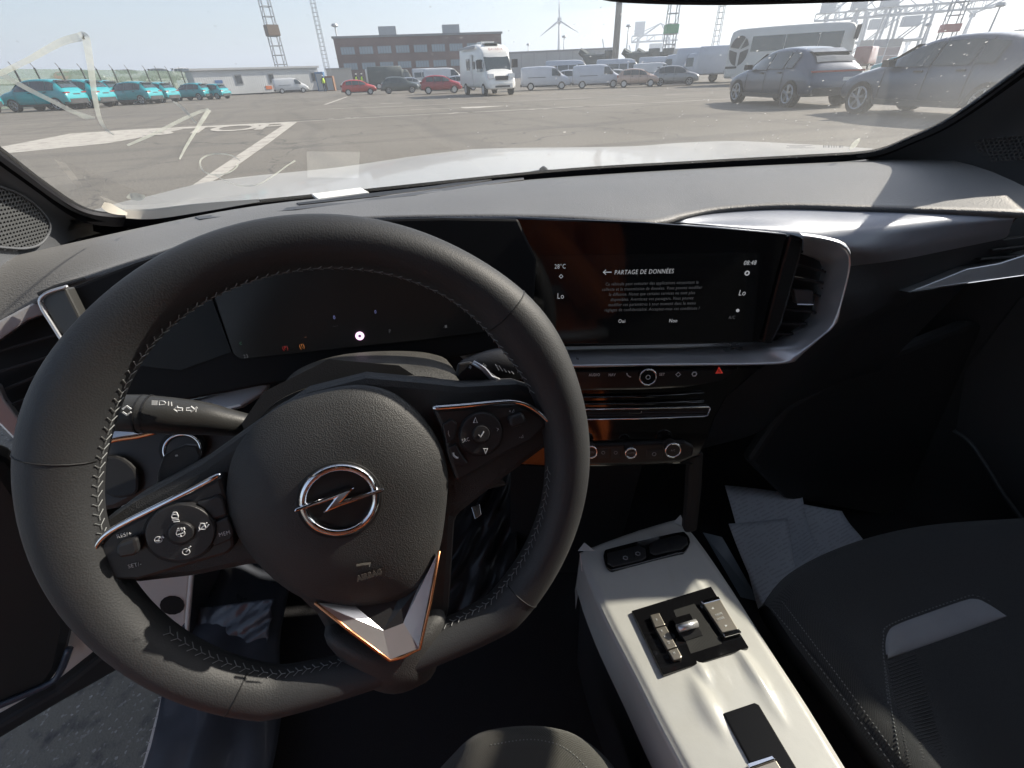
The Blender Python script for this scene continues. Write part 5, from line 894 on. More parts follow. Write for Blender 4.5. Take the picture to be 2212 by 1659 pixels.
for tx, u, v in (('▲', 1540, 1313), ('▼', 1568, 1352)): mb = MB(); mb.prism([CF.px(u - 3, v + (2 if tx == '▲' else -2), .0121), CF.px(u + 3, v + (2 if tx == '▲' else -2), .0121), CF.px(u, v + (-2.5 if tx == '▲' else 2.5), .0121)], CF.n, .0005); mb.build('arrow_mark', M_INK, gs)
# cup well with sliding cover
wl_ = fplate('storage_tray', CF, [(1562, 1540), (1630, 1517), (1640, 1522), (1740, 1690), (1660, 1720)], .0066, .004, mat('tray_black', (.006, .006, .007), .3, spec=.15), cons, .0012)
tapered('tray_handle', [(1612, 1648), (1668, 1630), (1676, 1640), (1620, 1660)], .0125, .008, M_CHROME, wl_); tapered('tray_cover', [(1620, 1661), (1676, 1641), (1720, 1712), (1660, 1730)], .0105, .006, M_BRONZE, wl_)

# ---------------- seats
def cushion(name, P, par, m, nu=14):
    return loft(name, P, m, par, sub=1)
def grid_from(rows_px, n=24): return [resample(cat([atz(*q) for q in r], 5), n) for r in rows_px]
ps = grid_from([
    [(1640, 1330, .46), (1720, 1262, .44), (1830, 1200, .43), (2010, 1180, .42), (2260, 1190, .41)],
    [(1636, 1322, .52), (1690, 1246, .54), (1830, 1176, .54), (2010, 1136, .54), (2260, 1120, .54)],
    [(1650, 1300, .565), (1712, 1232, .592), (1836, 1172, .605), (2010, 1128, .612), (2260, 1110, .615)],
    [(1668, 1318, .592), (1730, 1258, .608), (1850, 1200, .62), (2010, 1160, .628), (2260, 1140, .632)],
    [(1720, 1400, .602), (1790, 1340, .618), (1900, 1290, .612), (2040, 1250, .612), (2260, 1230, .62)],
    [(1800, 1500, .612), (1870, 1450, .628), (1950, 1425, .60), (2100, 1380, .60), (2260, 1340, .61)],
    [(1890, 1620, .622), (1955, 1580, .638), (2030, 1560, .60), (2160, 1520, .60), (2300, 1480, .61)],
    [(1980, 1740, .632), (2040, 1700, .648), (2110, 1680, .60), (2240, 1640, .60), (2380, 1600, .61)],
    [(2090, 1900, .642), (2150, 1860, .658), (2220, 1840, .60), (2350, 1800, .60), (2500, 1760, .61)]])
seat = loft('passenger_seat', ps, M_CLOTH, car, sub=1)
# inner flank of the bolster
fl = grid_from([[(1636, 1322, .45), (1700, 1420, .45), (1780, 1530, .46), (1870, 1650, .47), (2080, 1920, .49)], [(1640, 1316, .50), (1690, 1410, .52), (1770, 1512, .535), (1860, 1632, .545), (2070, 1900, .56)], [(1655, 1306, .562), (1708, 1392, .585), (1790, 1494, .598), (1878, 1612, .608), (2085, 1895, .63)], [(1672, 1312, .588), (1735, 1392, .607), (1815, 1494, .618), (1905, 1614, .628), (2105, 1890, .648)]], 24)
loft('seat_bolster', fl, M_VINYL, seat, sub=1)
def trees(*obs):
    dg = bpy.context.evaluated_depsgraph_get(); dg.update(); return [BVHTree.FromObject(o, dg) for o in obs]
SEAT_T = trees(seat, bpy.data.objects['seat_bolster'])
def sp_pt(u, v, up=.001, T=None):
    r = ray(u, v).normalized(); best = None
    for t in (T or SEAT_T):
        h = t.ray_cast(CAM, r)
        if h[0] is not None and (best is None or h[3] < best[3]): best = h
    if best is None: return atz(u, v, .6)
    n = best[1] if best[1].dot(r) < 0 else -best[1]; return best[0] + n * up
def stitch(px, par, zc, r=.0007, n=46, name='seat_stitching', P=None):
    c = resample([sp_pt(q.x, q.y, .0006, P) for q in cat([(u, v, 0) for u, v, z in px], 6)], n * 2); mb = MB()
    for i in range(0, n * 2 - 1, 2): mb.tube([c[i], c[i].lerp(c[i + 1], .75)], r, 4)
    return mb.build(name, M_THREAD, par)
stitch([(1668, 1316, .598), (1735, 1396, .613), (1815, 1500, .624), (1905, 1622, .634), (1990, 1740, .64)], seat, 0); stitch([(1690, 1300, .604), (1762, 1396, .622), (1840, 1500, .634), (1930, 1622, .644)], seat, 0, .0006)
M_INS = mat('insert_grey', (.30, .31, .33), .7, bump=('weave', 500, .5, .0006), var=(20, .06))
it = cat([(1913, 1415, 0), (1912, 1390, 0), (1918, 1366, 0), (1936, 1350, 0), (2010, 1322, 0), (2080, 1298, 0), (2106, 1294, 0), (2130, 1303, 0), (2172, 1333, 0)], 6); ib = [V((1914 + (2172 - 1914) * k / (len(it) - 1), 1425 - 92 * (k / (len(it) - 1)) ** 1.0, 0)) for k in range(len(it))]
loft('seat_insert', [[sp_pt(a.lerp(b, t).x, a.lerp(b, t).y, .003 if 0 < t < 1 else .0005) for a, b in zip(it, ib)] for t in (0, .08, .3, .6, .92, 1)], M_INS, seat)
stitch([(1918, 1520, .625), (1908, 1420, .627), (1908, 1378, .627), (1925, 1348, .628), (2078, 1292, .628), (2110, 1288, .628), (2140, 1300, .628)], seat, 0, .0006, 50); stitch([(1910, 1430, .627), (1925, 1530, .622), (1945, 1640, .62)], seat, 0, .0006, 30)
for i in range(30):
    v0 = 1436 + i * 7.5; u0 = 1918 + i * 1.6; mb = MB(); mb.tube([sp_pt(u0, v0, .0003), sp_pt(u0 + 30, v0 - 11, .0003), sp_pt(u0 + 60 + i * .5, v0 - 22, .0003)], .0005, 4); mb.build('seat_rib', mat('rib_grey', (.06, .062, .066), .8), seat)
# passenger backrest and head restraint (behind the frame)
sb = empty; MB().box(.48, .95, -.52, -.36, .60, 1.22).build('seat_backrest', M_CLOTH, car, bevel=.05); MB().box(.60, .83, -.52, -.42, 1.25, 1.42).build('head_restraint', M_VINYL, car, bevel=.04)
# driver seat cushion
dsr = grid_from([[(880, 1740, .40), (985, 1640, .42), (1040, 1590, .44), (1180, 1580, .44), (1280, 1610, .44), (1345, 1680, .42), (1430, 1800, .42)],
    [(890, 1720, .50), (990, 1610, .54), (1040, 1576, .555), (1170, 1566, .56), (1255, 1588, .555), (1330, 1660, .55), (1420, 1790, .54)],
    [(910, 1730, .545), (1000, 1618, .572), (1050, 1580, .585), (1160, 1567, .59), (1240, 1592, .585), (1312, 1664, .58), (1400, 1795, .57)],
    [(930, 1760, .56), (1010, 1650, .585), (1060, 1610, .592), (1150, 1600, .597), (1225, 1622, .595), (1290, 1690, .59), (1370, 1815, .585)],
    [(960, 1900, .56), (1020, 1800, .585), (1070, 1760, .592), (1140, 1750, .597), (1210, 1775, .595), (1270, 1830, .59), (1340, 1920, .585)]], 20)
dseat = loft('driver_seat', dsr, mat('driver_cloth', (.055, .053, .046), .92, bump=('weave', 420, .7, .0009), sheen=.3, var=(14, .2)), car, sub=1)
stitch([(1060, 1610, .600), (1150, 1598, .604), (1225, 1620, .602), (1290, 1688, .597), (1340, 1770, .59)], dseat, 0, .0006, 40, 'seat_stitching', trees(dseat))

# ---------------- steering wheel
t23 = rad(23); WC = V((-.0425, .2525, .964))
WF = Frame(WC, (1, 0, 0), (0, -math.cos(t23), math.sin(t23)))
def rim_pt(a):
    r = .1660; x, y = r * math.cos(a), r * math.sin(a)
    if y < -.141: y = -.141 - (abs(y) - .141) * .36
    return x, y
NR = 144; rows = []
for i in range(NR):
    a = 2 * math.pi * i / NR; x, y = rim_pt(a); d = math.degrees(a)
    g = sum(math.exp(-((((d - c + 180) % 360) - 180) / wd) ** 2) for c, wd in ((30, 16), (150, 18))); gl = sum(math.exp(-((((d - c + 180) % 360) - 180) / wd) ** 2) for c, wd in ((0, 20), (180, 20), (-60, 14), (240, 14)))
    fb = math.exp(-((((d + 90 + 180) % 360) - 180) / 34) ** 2); ra, rb = (.0158 + .0040 * g + .0014 * gl) * (1 - .14 * fb), (.0195 + .001 * g) * (1 - .24 * fb); rr = []
    cr = V((x, y)).normalized()
    for j in range(20):
        s = 2 * math.pi * j / 20; q = ra * math.cos(s) * (1 if math.cos(s) > 0 else 1.12); rr.append(WF.p(x + cr.x * q, y + cr.y * q, rb * math.sin(s)))
    rows.append(rr)
rows.append(rows[0]); wheel = fixnormals(loft('steering_wheel', rows, M_LEATH, car, closed=True))
# leather joins across the rim
for d in (38, 158, -50, -130):
    rr = rows[int(round((d % 360) / 360 * NR)) % NR]; ctr = sum(rr, V((0, 0, 0))) / len(rr)
    mb = MB(); mb.tube([ctr + (rr[j % 20] - ctr) * 1.004 for j in range(16, 30)], .0005, 5); mb.build('leather_join', M_SLOT, wheel, True)
# hand stitching round the inside of the rim: crossed threads
mb = MB()
for i in range(150):
    a = 2 * math.pi * (i + .5) / 150; d = math.degrees(a)
    if any(abs(((d - c + 180) % 360) - 180) < wd for c, wd in ((3, 12), (194, 13), (270, 13))): continue
    def st_pt(aa, ss):
        x, y = rim_pt(aa); cr = V((x, y)).normalized(); dd = math.degrees(aa); g = sum(math.exp(-((((dd - c + 180) % 360) - 180) / wd) ** 2) for c, wd in ((30, 16), (150, 18))); gl = sum(math.exp(-((((dd - c + 180) % 360) - 180) / wd) ** 2) for c, wd in ((0, 20), (180, 20), (-60, 14), (240, 14)))
        fb = math.exp(-((((dd + 90 + 180) % 360) - 180) / 34) ** 2); ra = (.0158 + .0040 * g + .0014 * gl) * (1 - .14 * fb) * 1.12 + .0007; return WF.p(x - cr.x * ra * math.cos(ss), y - cr.y * ra * math.cos(ss), .0205 * (1 - .24 * fb) * math.sin(ss))
    w2 = 2 * math.pi / 150 * .46
    mb.tube([st_pt(a - w2, .02), st_pt(a, .20), st_pt(a - w2, .38)], .00033, 4); mb.tube([st_pt(a, .20), st_pt(a + w2, .20)], .0003, 4)
mb.build('rim_stitching', M_THREAD, wheel)['kind'] = 'stuff'
# spoke body behind the airbag cover
fplate('spoke_body', WF, [(190, 1150), (182, 1258), (300, 1264), (420, 1250), (555, 1222), (612, 1268), (680, 1330), (765, 1475), (850, 1508), (935, 1470), (972, 1320), (985, 1120), (1080, 1045), (1160, 985), (1222, 940), (1225, 860), (1120, 826), (1000, 832), (900, 822), (790, 812), (660, 845), (545, 920), (430, 1002), (280, 1085)], -.006, .028, M_HUB, wheel, .006)
dome('airbag_cover', WF, [(489, 1080), (512, 965), (600, 882), (720, 844), (805, 840), (872, 868), (935, 932), (966, 1010), (962, 1110), (945, 1200), (905, 1268), (845, 1300), (765, 1310), (672, 1300), (590, 1250), (520, 1168)], .006, .0165, M_HUB, wheel, 10, 4, .02, 3.6)
# embossed word and symbol
ftext('AIRBAG', WF, 798, 1243, 12, mat('emboss', (.075, .070, .062), .45), wheel, .0232, lw=.0004); mb = MB(); mb.tube([WF.px(u, v, .0232) for u, v in ((770, 1222), (785, 1219), (800, 1218), (797, 1222))], .0010, 5); mb.build('airbag_symbol', mat('emboss', (.07, .07, .07), .5), wheel)
# emblem: dish, ring, bolt
EMC = .0250
disc('emblem_dish', WF, 735, 1082, 88, M_SLOT, wheel, EMC - .0015, .006, 48); disc('emblem_face', WF, 735, 1080, 68, mat('emblem_black', (.02, .02, .021), .35), wheel, EMC, .003, 48)
p = WF.px(735, 1080, EMC + .002); s = depth(p) / FPX
mb = MB(); mb.tube([p + (WF.x * math.cos(2 * math.pi * i / 64) + WF.y * math.sin(2 * math.pi * i / 64)) * 74 * s for i in range(64)], 8.5 * s, 10, closed=True); mb.build('emblem_ring', M_CHROME, wheel, True)
fplate('emblem_bolt', WF, [(634, 1108), (636, 1101), (690, 1080), (748, 1059), (766, 1054), (740, 1082), (830, 1055), (829, 1063), (770, 1083), (738, 1093), (697, 1110), (722, 1078), (690, 1090)], EMC + .0075, .005, M_CHROME, wheel, .0012)
for ch, u, v, rt in (('O', 668, 1035, 40), ('P', 697, 1015, 20), ('E', 725, 1009, 2), ('L', 757, 1011, -18)): ftext(ch, WF, u, v, 7, mat('emblem_letters', (.12, .12, .13), .4), wheel, EMC + .0085, rot=rt)
# silver vee on the lower spoke, copper edged
def vpatch(q, cs, m, nm): v = [WF.px(u, w2, c) for (u, w2), c in zip(q, cs)]; return mesh(nm, v, [tuple(range(len(v)))], m, wheel, False, solid=.002)
vpatch([(683, 1302), (842, 1424), (828, 1362), (766, 1308)], (.009, .019, .012, .004), M_SATIN, 'vee_trim'); vpatch([(842, 1424), (905, 1399), (872, 1345), (828, 1362)], (.019, .019, .012, .012), M_SATIN, 'vee_trim'); vpatch([(905, 1399), (947, 1192), (938, 1215), (902, 1272), (872, 1345)], (.019, .009, .006, .006, .012), M_SATIN, 'vee_trim')
vpatch([(766, 1308), (828, 1362), (872, 1345), (902, 1272), (860, 1296)], (.004, .012, .012, .006, .004), M_BTN, 'vee_recess')
mb = MB(); mb.tube([WF.px(u, v, q) for u, v, q in ((680, 1302, .0098), (760, 1366, .015), (842, 1427, .0198), (870, 1420, .0198), (907, 1401, .0198), (930, 1300, .0148), (949, 1190, .0098))], .0012, 6); mb.build('vee_edge', M_COPPER, wheel, True)
dome('spoke_tongue', WF, [(700, 1372), (748, 1440), (790, 1482), (850, 1500), (905, 1482), (940, 1450), (965, 1350), (940, 1330), (860, 1360), (780, 1362)], .002, .0145, M_HUB, wheel, 8, 3, .02, 2.6)
# left switch pod
Lp = fplate('switch_pod', WF, [(190, 1246), (212, 1178), (236, 1150), (477, 1030), (492, 1080), (508, 1180), (492, 1198), (400, 1225), (300, 1254), (205, 1256)], .006, .014, mat('pod_black', (.030, .030, .031), .42, var=(20, .1)), wheel, .003)
mb = MB(); mb.tube(cat([WF.px(u, v, .0075) for u, v in ((187, 1246), (203, 1190), (222, 1160), (260, 1134), (340, 1094), (420, 1054), (477, 1024))], 5), [.0012] + [.0019] * 28 + [.0016, .0008], 8); mb.build('chrome_strip', M_CHROME, wheel, True)
def dial(u, v, r, ri, icons):
    disc('dial', WF, u, v, r + 3, M_SLOT, wheel, .0065, .003, 40); disc('dial', WF, u, v, r, M_BTN, wheel, .0105, .006, 44, .96); disc('dial_centre', WF, u, v, ri + 3, M_SLOT, wheel, .0108, .004, 28); disc('dial_centre', WF, u, v, ri, M_BTN, wheel, .0125, .005, 28, .94)
    for k, (du, dv, rr, nn) in enumerate([q for q in icons if len(q) == 4]): ring('dial_icon', WF, u + du, v + dv, rr, .9, M_INK, wheel, .0127 if (du, dv) == (0, 0) else .0110, nn)
dial(390, 1152, 67, 25, [(-48, 14, 7, 16), (12, 40, 7, 16), (0, 0, 8, 16)])
def glyph(u, v, lines, c=.0112, r=.00045):
    mb = MB()
    for ln in lines: mb.tube([WF.px(u + a, v + b2, c) for a, b2 in ln], r, 4)
    mb.build('dial_icon', M_INK, wheel)
CARL = [(-7, 2), (-5, -2), (-3.5, -6), (3.5, -6), (5, -2), (7, 2), (6, 6), (-6, 6), (-7, 2)]
glyph(378, 1113, [CARL, [(-5, -2), (5, -2)], [(-6, 10), (8, 9)], [(-3, 14), (10, 13)]]); glyph(437, 1137, [CARL, [(10, -8), (-8, 10)], [(9, 3), (14, -4)]])
glyph(342, 1166, [[(0, 0), (4, -5)], [(-4, 2), (4, 2)], [(8, -8), (12, -4)]]); glyph(402, 1192, [[(0, 0), (4, -4)], [(6, -8), (10, -12)]]); glyph(390, 1152, [[(-6, 3), (6, -1)], [(0, 1), (1, 7)], [(2, -12), (4, -7)], [(7, -13), (9, -8)]], .0128)
for q in ([(422, 1088), (470, 1070), (482, 1078), (490, 1112), (460, 1124), (440, 1100)], [(464, 1128), (492, 1116), (504, 1148), (500, 1166), (462, 1182), (456, 1172), (464, 1150)]): fplate('pod_key', WF, q, .0085, .004, M_BTN, wheel, .0012)
fplate('rocker_key', WF, [(250, 1178), (293, 1162), (300, 1190), (292, 1202), (256, 1208), (248, 1196)], .0125, .008, M_BTN, wheel, .0025)
ftext('RES/+', WF, 268, 1156, 9, M_INK, wheel, .0068, rot=-2); ftext('SET/-', WF, 291, 1221, 9, M_INK, wheel, .0068, rot=-2); ftext('MEM', WF, 485, 1153, 9, M_INK, wheel, .0088, rot=-1)
mb = MB()
for du in (-10, 0, 10): mb.tube([WF.px(390 + du * .5 - 3, 1147, .0128), WF.px(390 + du * .5, 1141, .0128)], .0004, 4)
mb.build('heat_mark', M_INK, wheel)
# right switch pod
fplate('switch_pod', WF, [(934, 884), (1060, 874), (1118, 873), (1158, 888), (1188, 916), (1150, 954), (1090, 984), (1010, 1032), (986, 1042), (966, 985), (955, 930)], .006, .014, mat('pod_black', (.03, .03, .03), .42), wheel, .003)
mb = MB(); mb.tube(cat([WF.px(u, v, .0078) for u, v in ((934, 882), (1000, 877), (1080, 869), (1112, 868), (1140, 876), (1166, 893), (1186, 912))], 5), [.0010] + [.0018] * 29 + [.001], 8); mb.build('chrome_strip', M_CHROME, wheel, True)
dial(1040, 938, 48, 20, [])
for du, dv, up in ((-13, -30, 1), (9, 36, -1)):
    mb = MB(); mb.tube([WF.px(1040 + du - 4, 938 + dv + 5 * up, .0112), WF.px(1040 + du + 4, 938 + dv + 5 * up, .0112), WF.px(1040 + du, 938 + dv - 6 * up, .0112)], .0005, 4, closed=True); mb.build('arrow_mark', M_INK, wheel)
mb = MB(); mb.tube([WF.px(u, v, .0128) for u, v in ((1034, 939), (1038, 944), (1045, 932))], .0005, 4); mb.build('tick_mark', M_INK, wheel); ftext('SRC', WF, 1006, 951, 8, M_INK, wheel, .0112, rot=2); ring('mute_icon', WF, 1072, 928, 5, .9, M_INK, wheel, .0112, 4)
for q in ([(955, 918), (975, 905), (988, 914), (984, 950), (964, 960)], [(968, 966), (986, 960), (1000, 985), (1012, 1000), (1000, 1010), (978, 1000)]): fplate('pod_key', WF, q, .0085, .004, M_BTN, wheel, .0012)
fplate('rocker_key', WF, [(1100, 902), (1130, 892), (1138, 906), (1134, 918), (1108, 926), (1100, 916)], .0125, .008, M_BTN, wheel, .0025); ftext('+◿', WF, 1105, 888, 8, M_INK, wheel, .0068); ftext('-◿', WF, 1126, 943, 8, M_INK, wheel, .0068)
mb = MB(); mb.tube([WF.px(u, v, .009) for u, v in ((979, 978), (980, 984), (986, 989), (990, 989))], .0008, 5); mb.build('phone_icon', M_INK, wheel); ftext('{', WF, 969, 936, 10, M_INK, wheel, .009)
# shift paddles
fplate('shift_paddle', WF, [(340, 1020), (352, 985), (372, 972), (400, 960), (425, 962), (435, 985), (430, 1002), (335, 1062)], -.028, .004, M_BTN, wheel, .0015); ftext('-', WF, 381, 983, 10, M_INK, wheel, -.0265, rot=0, lw=.0004)
fplate('shift_paddle', WF, [(985, 812), (990, 785), (1015, 781), (1040, 790), (1085, 822), (1075, 830), (1000, 832)], -.028, .004, M_BTN, wheel, .0015); ftext('+', WF, 1016, 794, 10, M_INK, wheel, -.0265, lw=.0002)
mb = MB(); mb.tube([WF.px(u, v, -.026) for u, v in ((1022, 783), (1045, 797), (1060, 815), (1078, 822))], .0022, 6); mb.build('paddle_edge', M_SATIN, wheel, True)
# ---------------- column shroud, stalks, start button
SHF = Frame(WC - WF.n * .07, (1, 0, 0), WF.n)
rows = []
for c, s in ((-.045, .93), (-.06, .98), (-.085, 1.0), (-.12, 1.02), (-.17, 1.04)):
    arc = [(545, 935), (565, 880), (610, 840), (700, 808), (800, 795), (900, 793), (960, 800), (1000, 818), (1010, 870)]
    q = [WF.loc(u, v, -.06) for u, v in arc]; rows.append(resample(cat([WF.p(a * s, b * s, c) for a, b in q], 5), 44))
low = [[WF.p(a, b, c) for a, b in ((-.06, -.06), (.0, -.08), (.06, -.06))] for c in (-.045, -.17)]
loft('column_shroud', rows, mat('shroud_grain', (.055, .053, .048), .55, bump=('vor', 500, .6, .0008), var=(40, .25)), car); loft('column_shroud', [[WF.p(a, b, -.05) for a, b in ((-.07, .05), (-.06, -.05), (0, -.075), (.06, -.05), (.07, .05))], [WF.p(a, b, -.2) for a, b in ((-.08, .05), (-.07, -.05), (0, -.085), (.07, -.05), (.08, .05))]], M_PLAS, car)
mesh('shroud_face', [WF.p(a, b, -.046) for a, b in ((-.07, .05), (-.06, -.05), (0, -.075), (.06, -.05), (.07, .05), (0.05, .07), (0, .085), (-.05, .07))], [tuple(range(8))], M_PLAS, car, False)
def stalk(name, pts, rr, fr_c, m):
    P = cat([WF.px(u, v, c) for (u, v), c in zip(pts, fr_c)], 6); R2 = [q.x for q in cat([(r, 0, 0) for r in rr], 6)]; return MB().tube(P, R2, 18).build(name, m, car, True)
st1 = stalk('indicator_stalk', [(232, 891), (300, 893), (323, 895), (380, 899), (440, 904), (490, 912), (545, 920)], [.0128, .0138, .0140, .0135, .0125, .0105, .0085], [-.060, -.060, -.060, -.060, -.062, -.064, -.068], mat('stalk_plastic', (.036, .036, .035), .42, bump=('vor', 900, .2, .0003), var=(30, .1)))
for u in (305, 322):
    c = WF.px(u, 894, -.060); d = (WF.px(380, 899, -.06) - WF.px(300, 893, -.06)).normalized(); MB().cyl(c, d, .0143, .0012, 20).build('stalk_groove', M_SLOT, st1)
STF = Frame(WF.px(330, 893, -.0452), WF.px(440, 903, -.047) - WF.px(280, 891, -.0445), WF.n + V((0, 0, .25)))
mb = MB(); mb.tube([STF.px(u, v, .0012) for u, v in ((265, 884), (274, 877), (283, 884))], .0007, 4); mb.tube([STF.px(u, v, .0012) for u, v in ((265, 890), (274, 896), (283, 890))], .0007, 4); mb.build('stalk_mark', M_INK, st1)
for a in (1, -1): mb = MB(); x0 = 386 if a == 1 else 411; mb.tube([STF.px(x0 + a * dx, 884 + dy, .0016) for dx, dy in ((-10, 0), (-2, -6), (-2, -3), (8, -2), (8, 3), (-2, 3), (-2, 6))], .0006, 4, closed=True); mb.build('arrow_mark', M_INK, st1)
mb = MB(); mb.tube([STF.px(423, 890, .0016), STF.px(424, 879, .0016)], .0004, 4); mb.tube([STF.px(421, 882, .0016), STF.px(424, 879, .0016), STF.px(426, 882, .0016)], .0004, 4); [mb.tube([STF.px(328, 866 + k * 2.6, .002), STF.px(340, 866.5 + k * 2.6, .002)], .0004, 4) for k in range(4)]; mb.tube([STF.px(344, 866, .002), STF.px(344, 875, .002), STF.px(355, 874, .002), STF.px(358, 870, .002), STF.px(354, 867, .002)], .0004, 4, closed=True); mb.tube([STF.px(364, 867, .002), STF.px(364, 876, .002)], .0004, 4); mb.tube([STF.px(370, 868, .002), STF.px(371, 877, .002)], .0004, 4); mb.build('lamp_symbol', M_INK, st1)
st2 = stalk('wiper_stalk', [(1000, 800), (1040, 792), (1070, 788), (1100, 786), (1150, 780)], [.009, .0125, .0145, .0148, .0145], [-.07, -.066, -.064, -.062, -.062], M_PLAS)
S2F = Frame(WF.px(1080, 795, -.05), (1, -.1, 0), WF.n + V((0, 0, .15)))
mb = MB(); [mb.tube([S2F.px(1070 + k * 8, 787 + k * 3, .001), S2F.px(1078 + k * 8, 800 + k * 2, .001)], .0005, 4) for k in range(5)]; mb.build('wiper_marks', M_INK, st2); ftext('AUTO>', S2F, 1050, 799, 6, M_INK, st2, .002, rot=-48); ftext('LO', S2F, 1046, 790, 6, M_INK, st2, .002, rot=-48)
# trim below the cluster: blue-grey ledge and silver bar running to the left vent
LF = Frame(atd(480, 850, .50), (1, 0.05, 0), (0, -.75, .66))
fplate('cluster_ledge', LF, [(378, 872), (460, 830), (560, 790), (640, 770), (640, 800), (585, 820), (545, 838), (395, 868)], .006, .012, mat('ledge_gloss', (.016, .018, .024), .12, coat=1), car, .003); fplate('cluster_ledge', LF, [(960, 745), (1040, 730), (1100, 740), (1110, 770), (1010, 768)], .0, .012, mat('ledge_gloss', (.02, .02, .02), .12), car, .003)
fplate('lower_trim', LF, [(150, 975), (236, 930), (390, 872), (470, 848), (560, 824), (582, 828), (565, 850), (520, 878), (380, 915), (345, 930), (230, 955), (160, 1000)], .008, .012, M_SATIN, car, .003); mb = MB(); mb.tube(cat([LF.px(u, v, .008) for u, v in ((160, 1000), (230, 956), (300, 943), (345, 931), (400, 912))], 4), .0025, 6); mb.build('lower_trim_edge', M_COPPER, car, True); fplate('lower_trim', LF, [(985, 757), (1130, 750), (1130, 792), (1060, 790), (1010, 780)], .004, .012, M_SATIN, car, .003)
KP = fplate('knee_panel', Frame(atd(400, 1000, .54), (1, .1, 0), (.05, -.85, .5)), [(60, 960), (240, 940), (420, 915), (600, 900), (1000, 900), (1100, 1050), (900, 1090), (640, 1100), (560, 1100), (400, 1075), (330, 1060), (250, 1100), (130, 1120)], 0, .02, mat('knee_black', (.035, .032, .030), .5, var=(10, .15)), car, .006)
KPF = Frame(atd(400, 1000, .535), (1, .1, 0), (.05, -.85, .5)); disc('start_button', KPF, 392, 970, 42, M_SLOT, KP, .006, .012, 32); disc('start_button', KPF, 395, 972, 30, M_BTN, KP, .012, .01, 32); ring('start_ring', KPF, 394, 972, 34, 3, M_CHROME, KP, .012)
fplate('knee_pocket', KPF, [(195, 1000), (250, 985), (290, 1010), (300, 1045), (290, 1070), (240, 1075), (200, 1040)], .004, .006, M_SLOT, KP, .004, curve=3)
# left air vent and its surround
VF = Frame(atd(60, 760, .50), (1, .55, 0), (.40, -.80, .30))
vent('air_vent', VF, [(-80, 800), (0, 715), (125, 672), (150, 735), (55, 930), (0, 850)], M_SLOT, car, [((-40, 770), (140, 718)), ((-10, 806), (125, 765)), ((10, 842), (105, 802)), ((25, 876), (85, 850))], None, -.01)
fplate('vent_surround', VF, [(-120, 765), (0, 692), (88, 645), (124, 628), (150, 640), (158, 672), (125, 668), (60, 692), (0, 735), (-100, 800)], .004, .02, M_SATIN, car, .002); fplate('vent_surround', VF, [(-80, 830), (-2, 832), (10, 862), (60, 930), (60, 960), (30, 950), (-20, 900), (-80, 880)], .004, .02, M_SATIN, car, .002)
fplate('surround_corner', CLF, [(88, 650), (100, 636), (140, 620), (180, 700), (160, 745), (125, 715)], .012, .02, mat('corner_grey', (.05, .05, .048), .4), car, .002); mb = MB(); mb.tube(cat([CLF.px(u, v, .0135) for u, v in ((146, 619), (104, 632), (87, 648), (92, 668), (112, 700), (140, 745))], 4), .0016, 6); mb.build('corner_edge', M_SATIN, car, True)

# ---------------- windscreen pillars with speaker grilles
M_PILL = mat('pillar_grey', (.12, .127, .14), .62, bump=('vor', 800, .3, .0004), var=(9, .08))
def gl(u, v): return glass(u, v, .012)
L0 = [gl(-140, 240), gl(-60, 292), gl(0, 334), gl(60, 378), gl(120, 424), gl(170, 458), gl(225, 478), gl(290, 482)]
L1 = [atx(-140, 300, -.37), atx(-60, 345, -.375), atx(0, 390, -.38), atx(60, 424, -.385), atx(115, 458, -.387), atx(165, 480, -.387), atx(215, 496, -.385), atx(268, 506, -.375)]
L2 = [atx(-140, 470, -.40), atx(-60, 480, -.40), atx(0, 495, -.402), atx(50, 510, -.403), atx(100, 520, -.404), atx(150, 520, -.402), atx(205, 518, -.398), atx(262, 515, -.385)]
L3 = [atx(-140, 640, -.41), atx(-60, 620, -.412), atx(0, 606, -.414), atx(40, 604, -.415), atx(90, 590, -.414), atx(140, 570, -.412), atx(190, 548, -.405), atx(250, 524, -.39)]
L4 = [p + V((.0, .03, -.06)) for p in L3]
pil = loft('pillar_trim', [resample(cat(r, 4), 40) for r in (L0, L1, L2, L3, L4)], M_PILL, car, sub=1)
GR = Frame(atx(30, 470, -.392), (.35, .9, -.2), ((atx(0, 490, -.402) - atx(60, 424, -.385)).cross(atx(0, 390, -.38) - atx(60, 424, -.385))))
if GR.n.dot(CAM - GR.o) < 0: GR = Frame(GR.o, GR.x, -GR.n)
gpoly = [(-60, 385), (0, 403), (40, 418), (75, 442), (100, 470), (108, 492), (100, 514), (82, 530), (50, 537), (0, 534), (-60, 530)]
gb_ = fplate('speaker_recess', GR, gpoly, .004, .004, M_SLOT, pil, 0, curve=3)
def inside(p, poly):
    c = False; n = len(poly)
    for i in range(n):
        a, b = poly[i], poly[i - 1]
        if (a[1] > p[1]) != (b[1] > p[1]) and p[0] < (b[0] - a[0]) * (p[1] - a[1]) / (b[1] - a[1]) + a[0]: c = not c
    return c
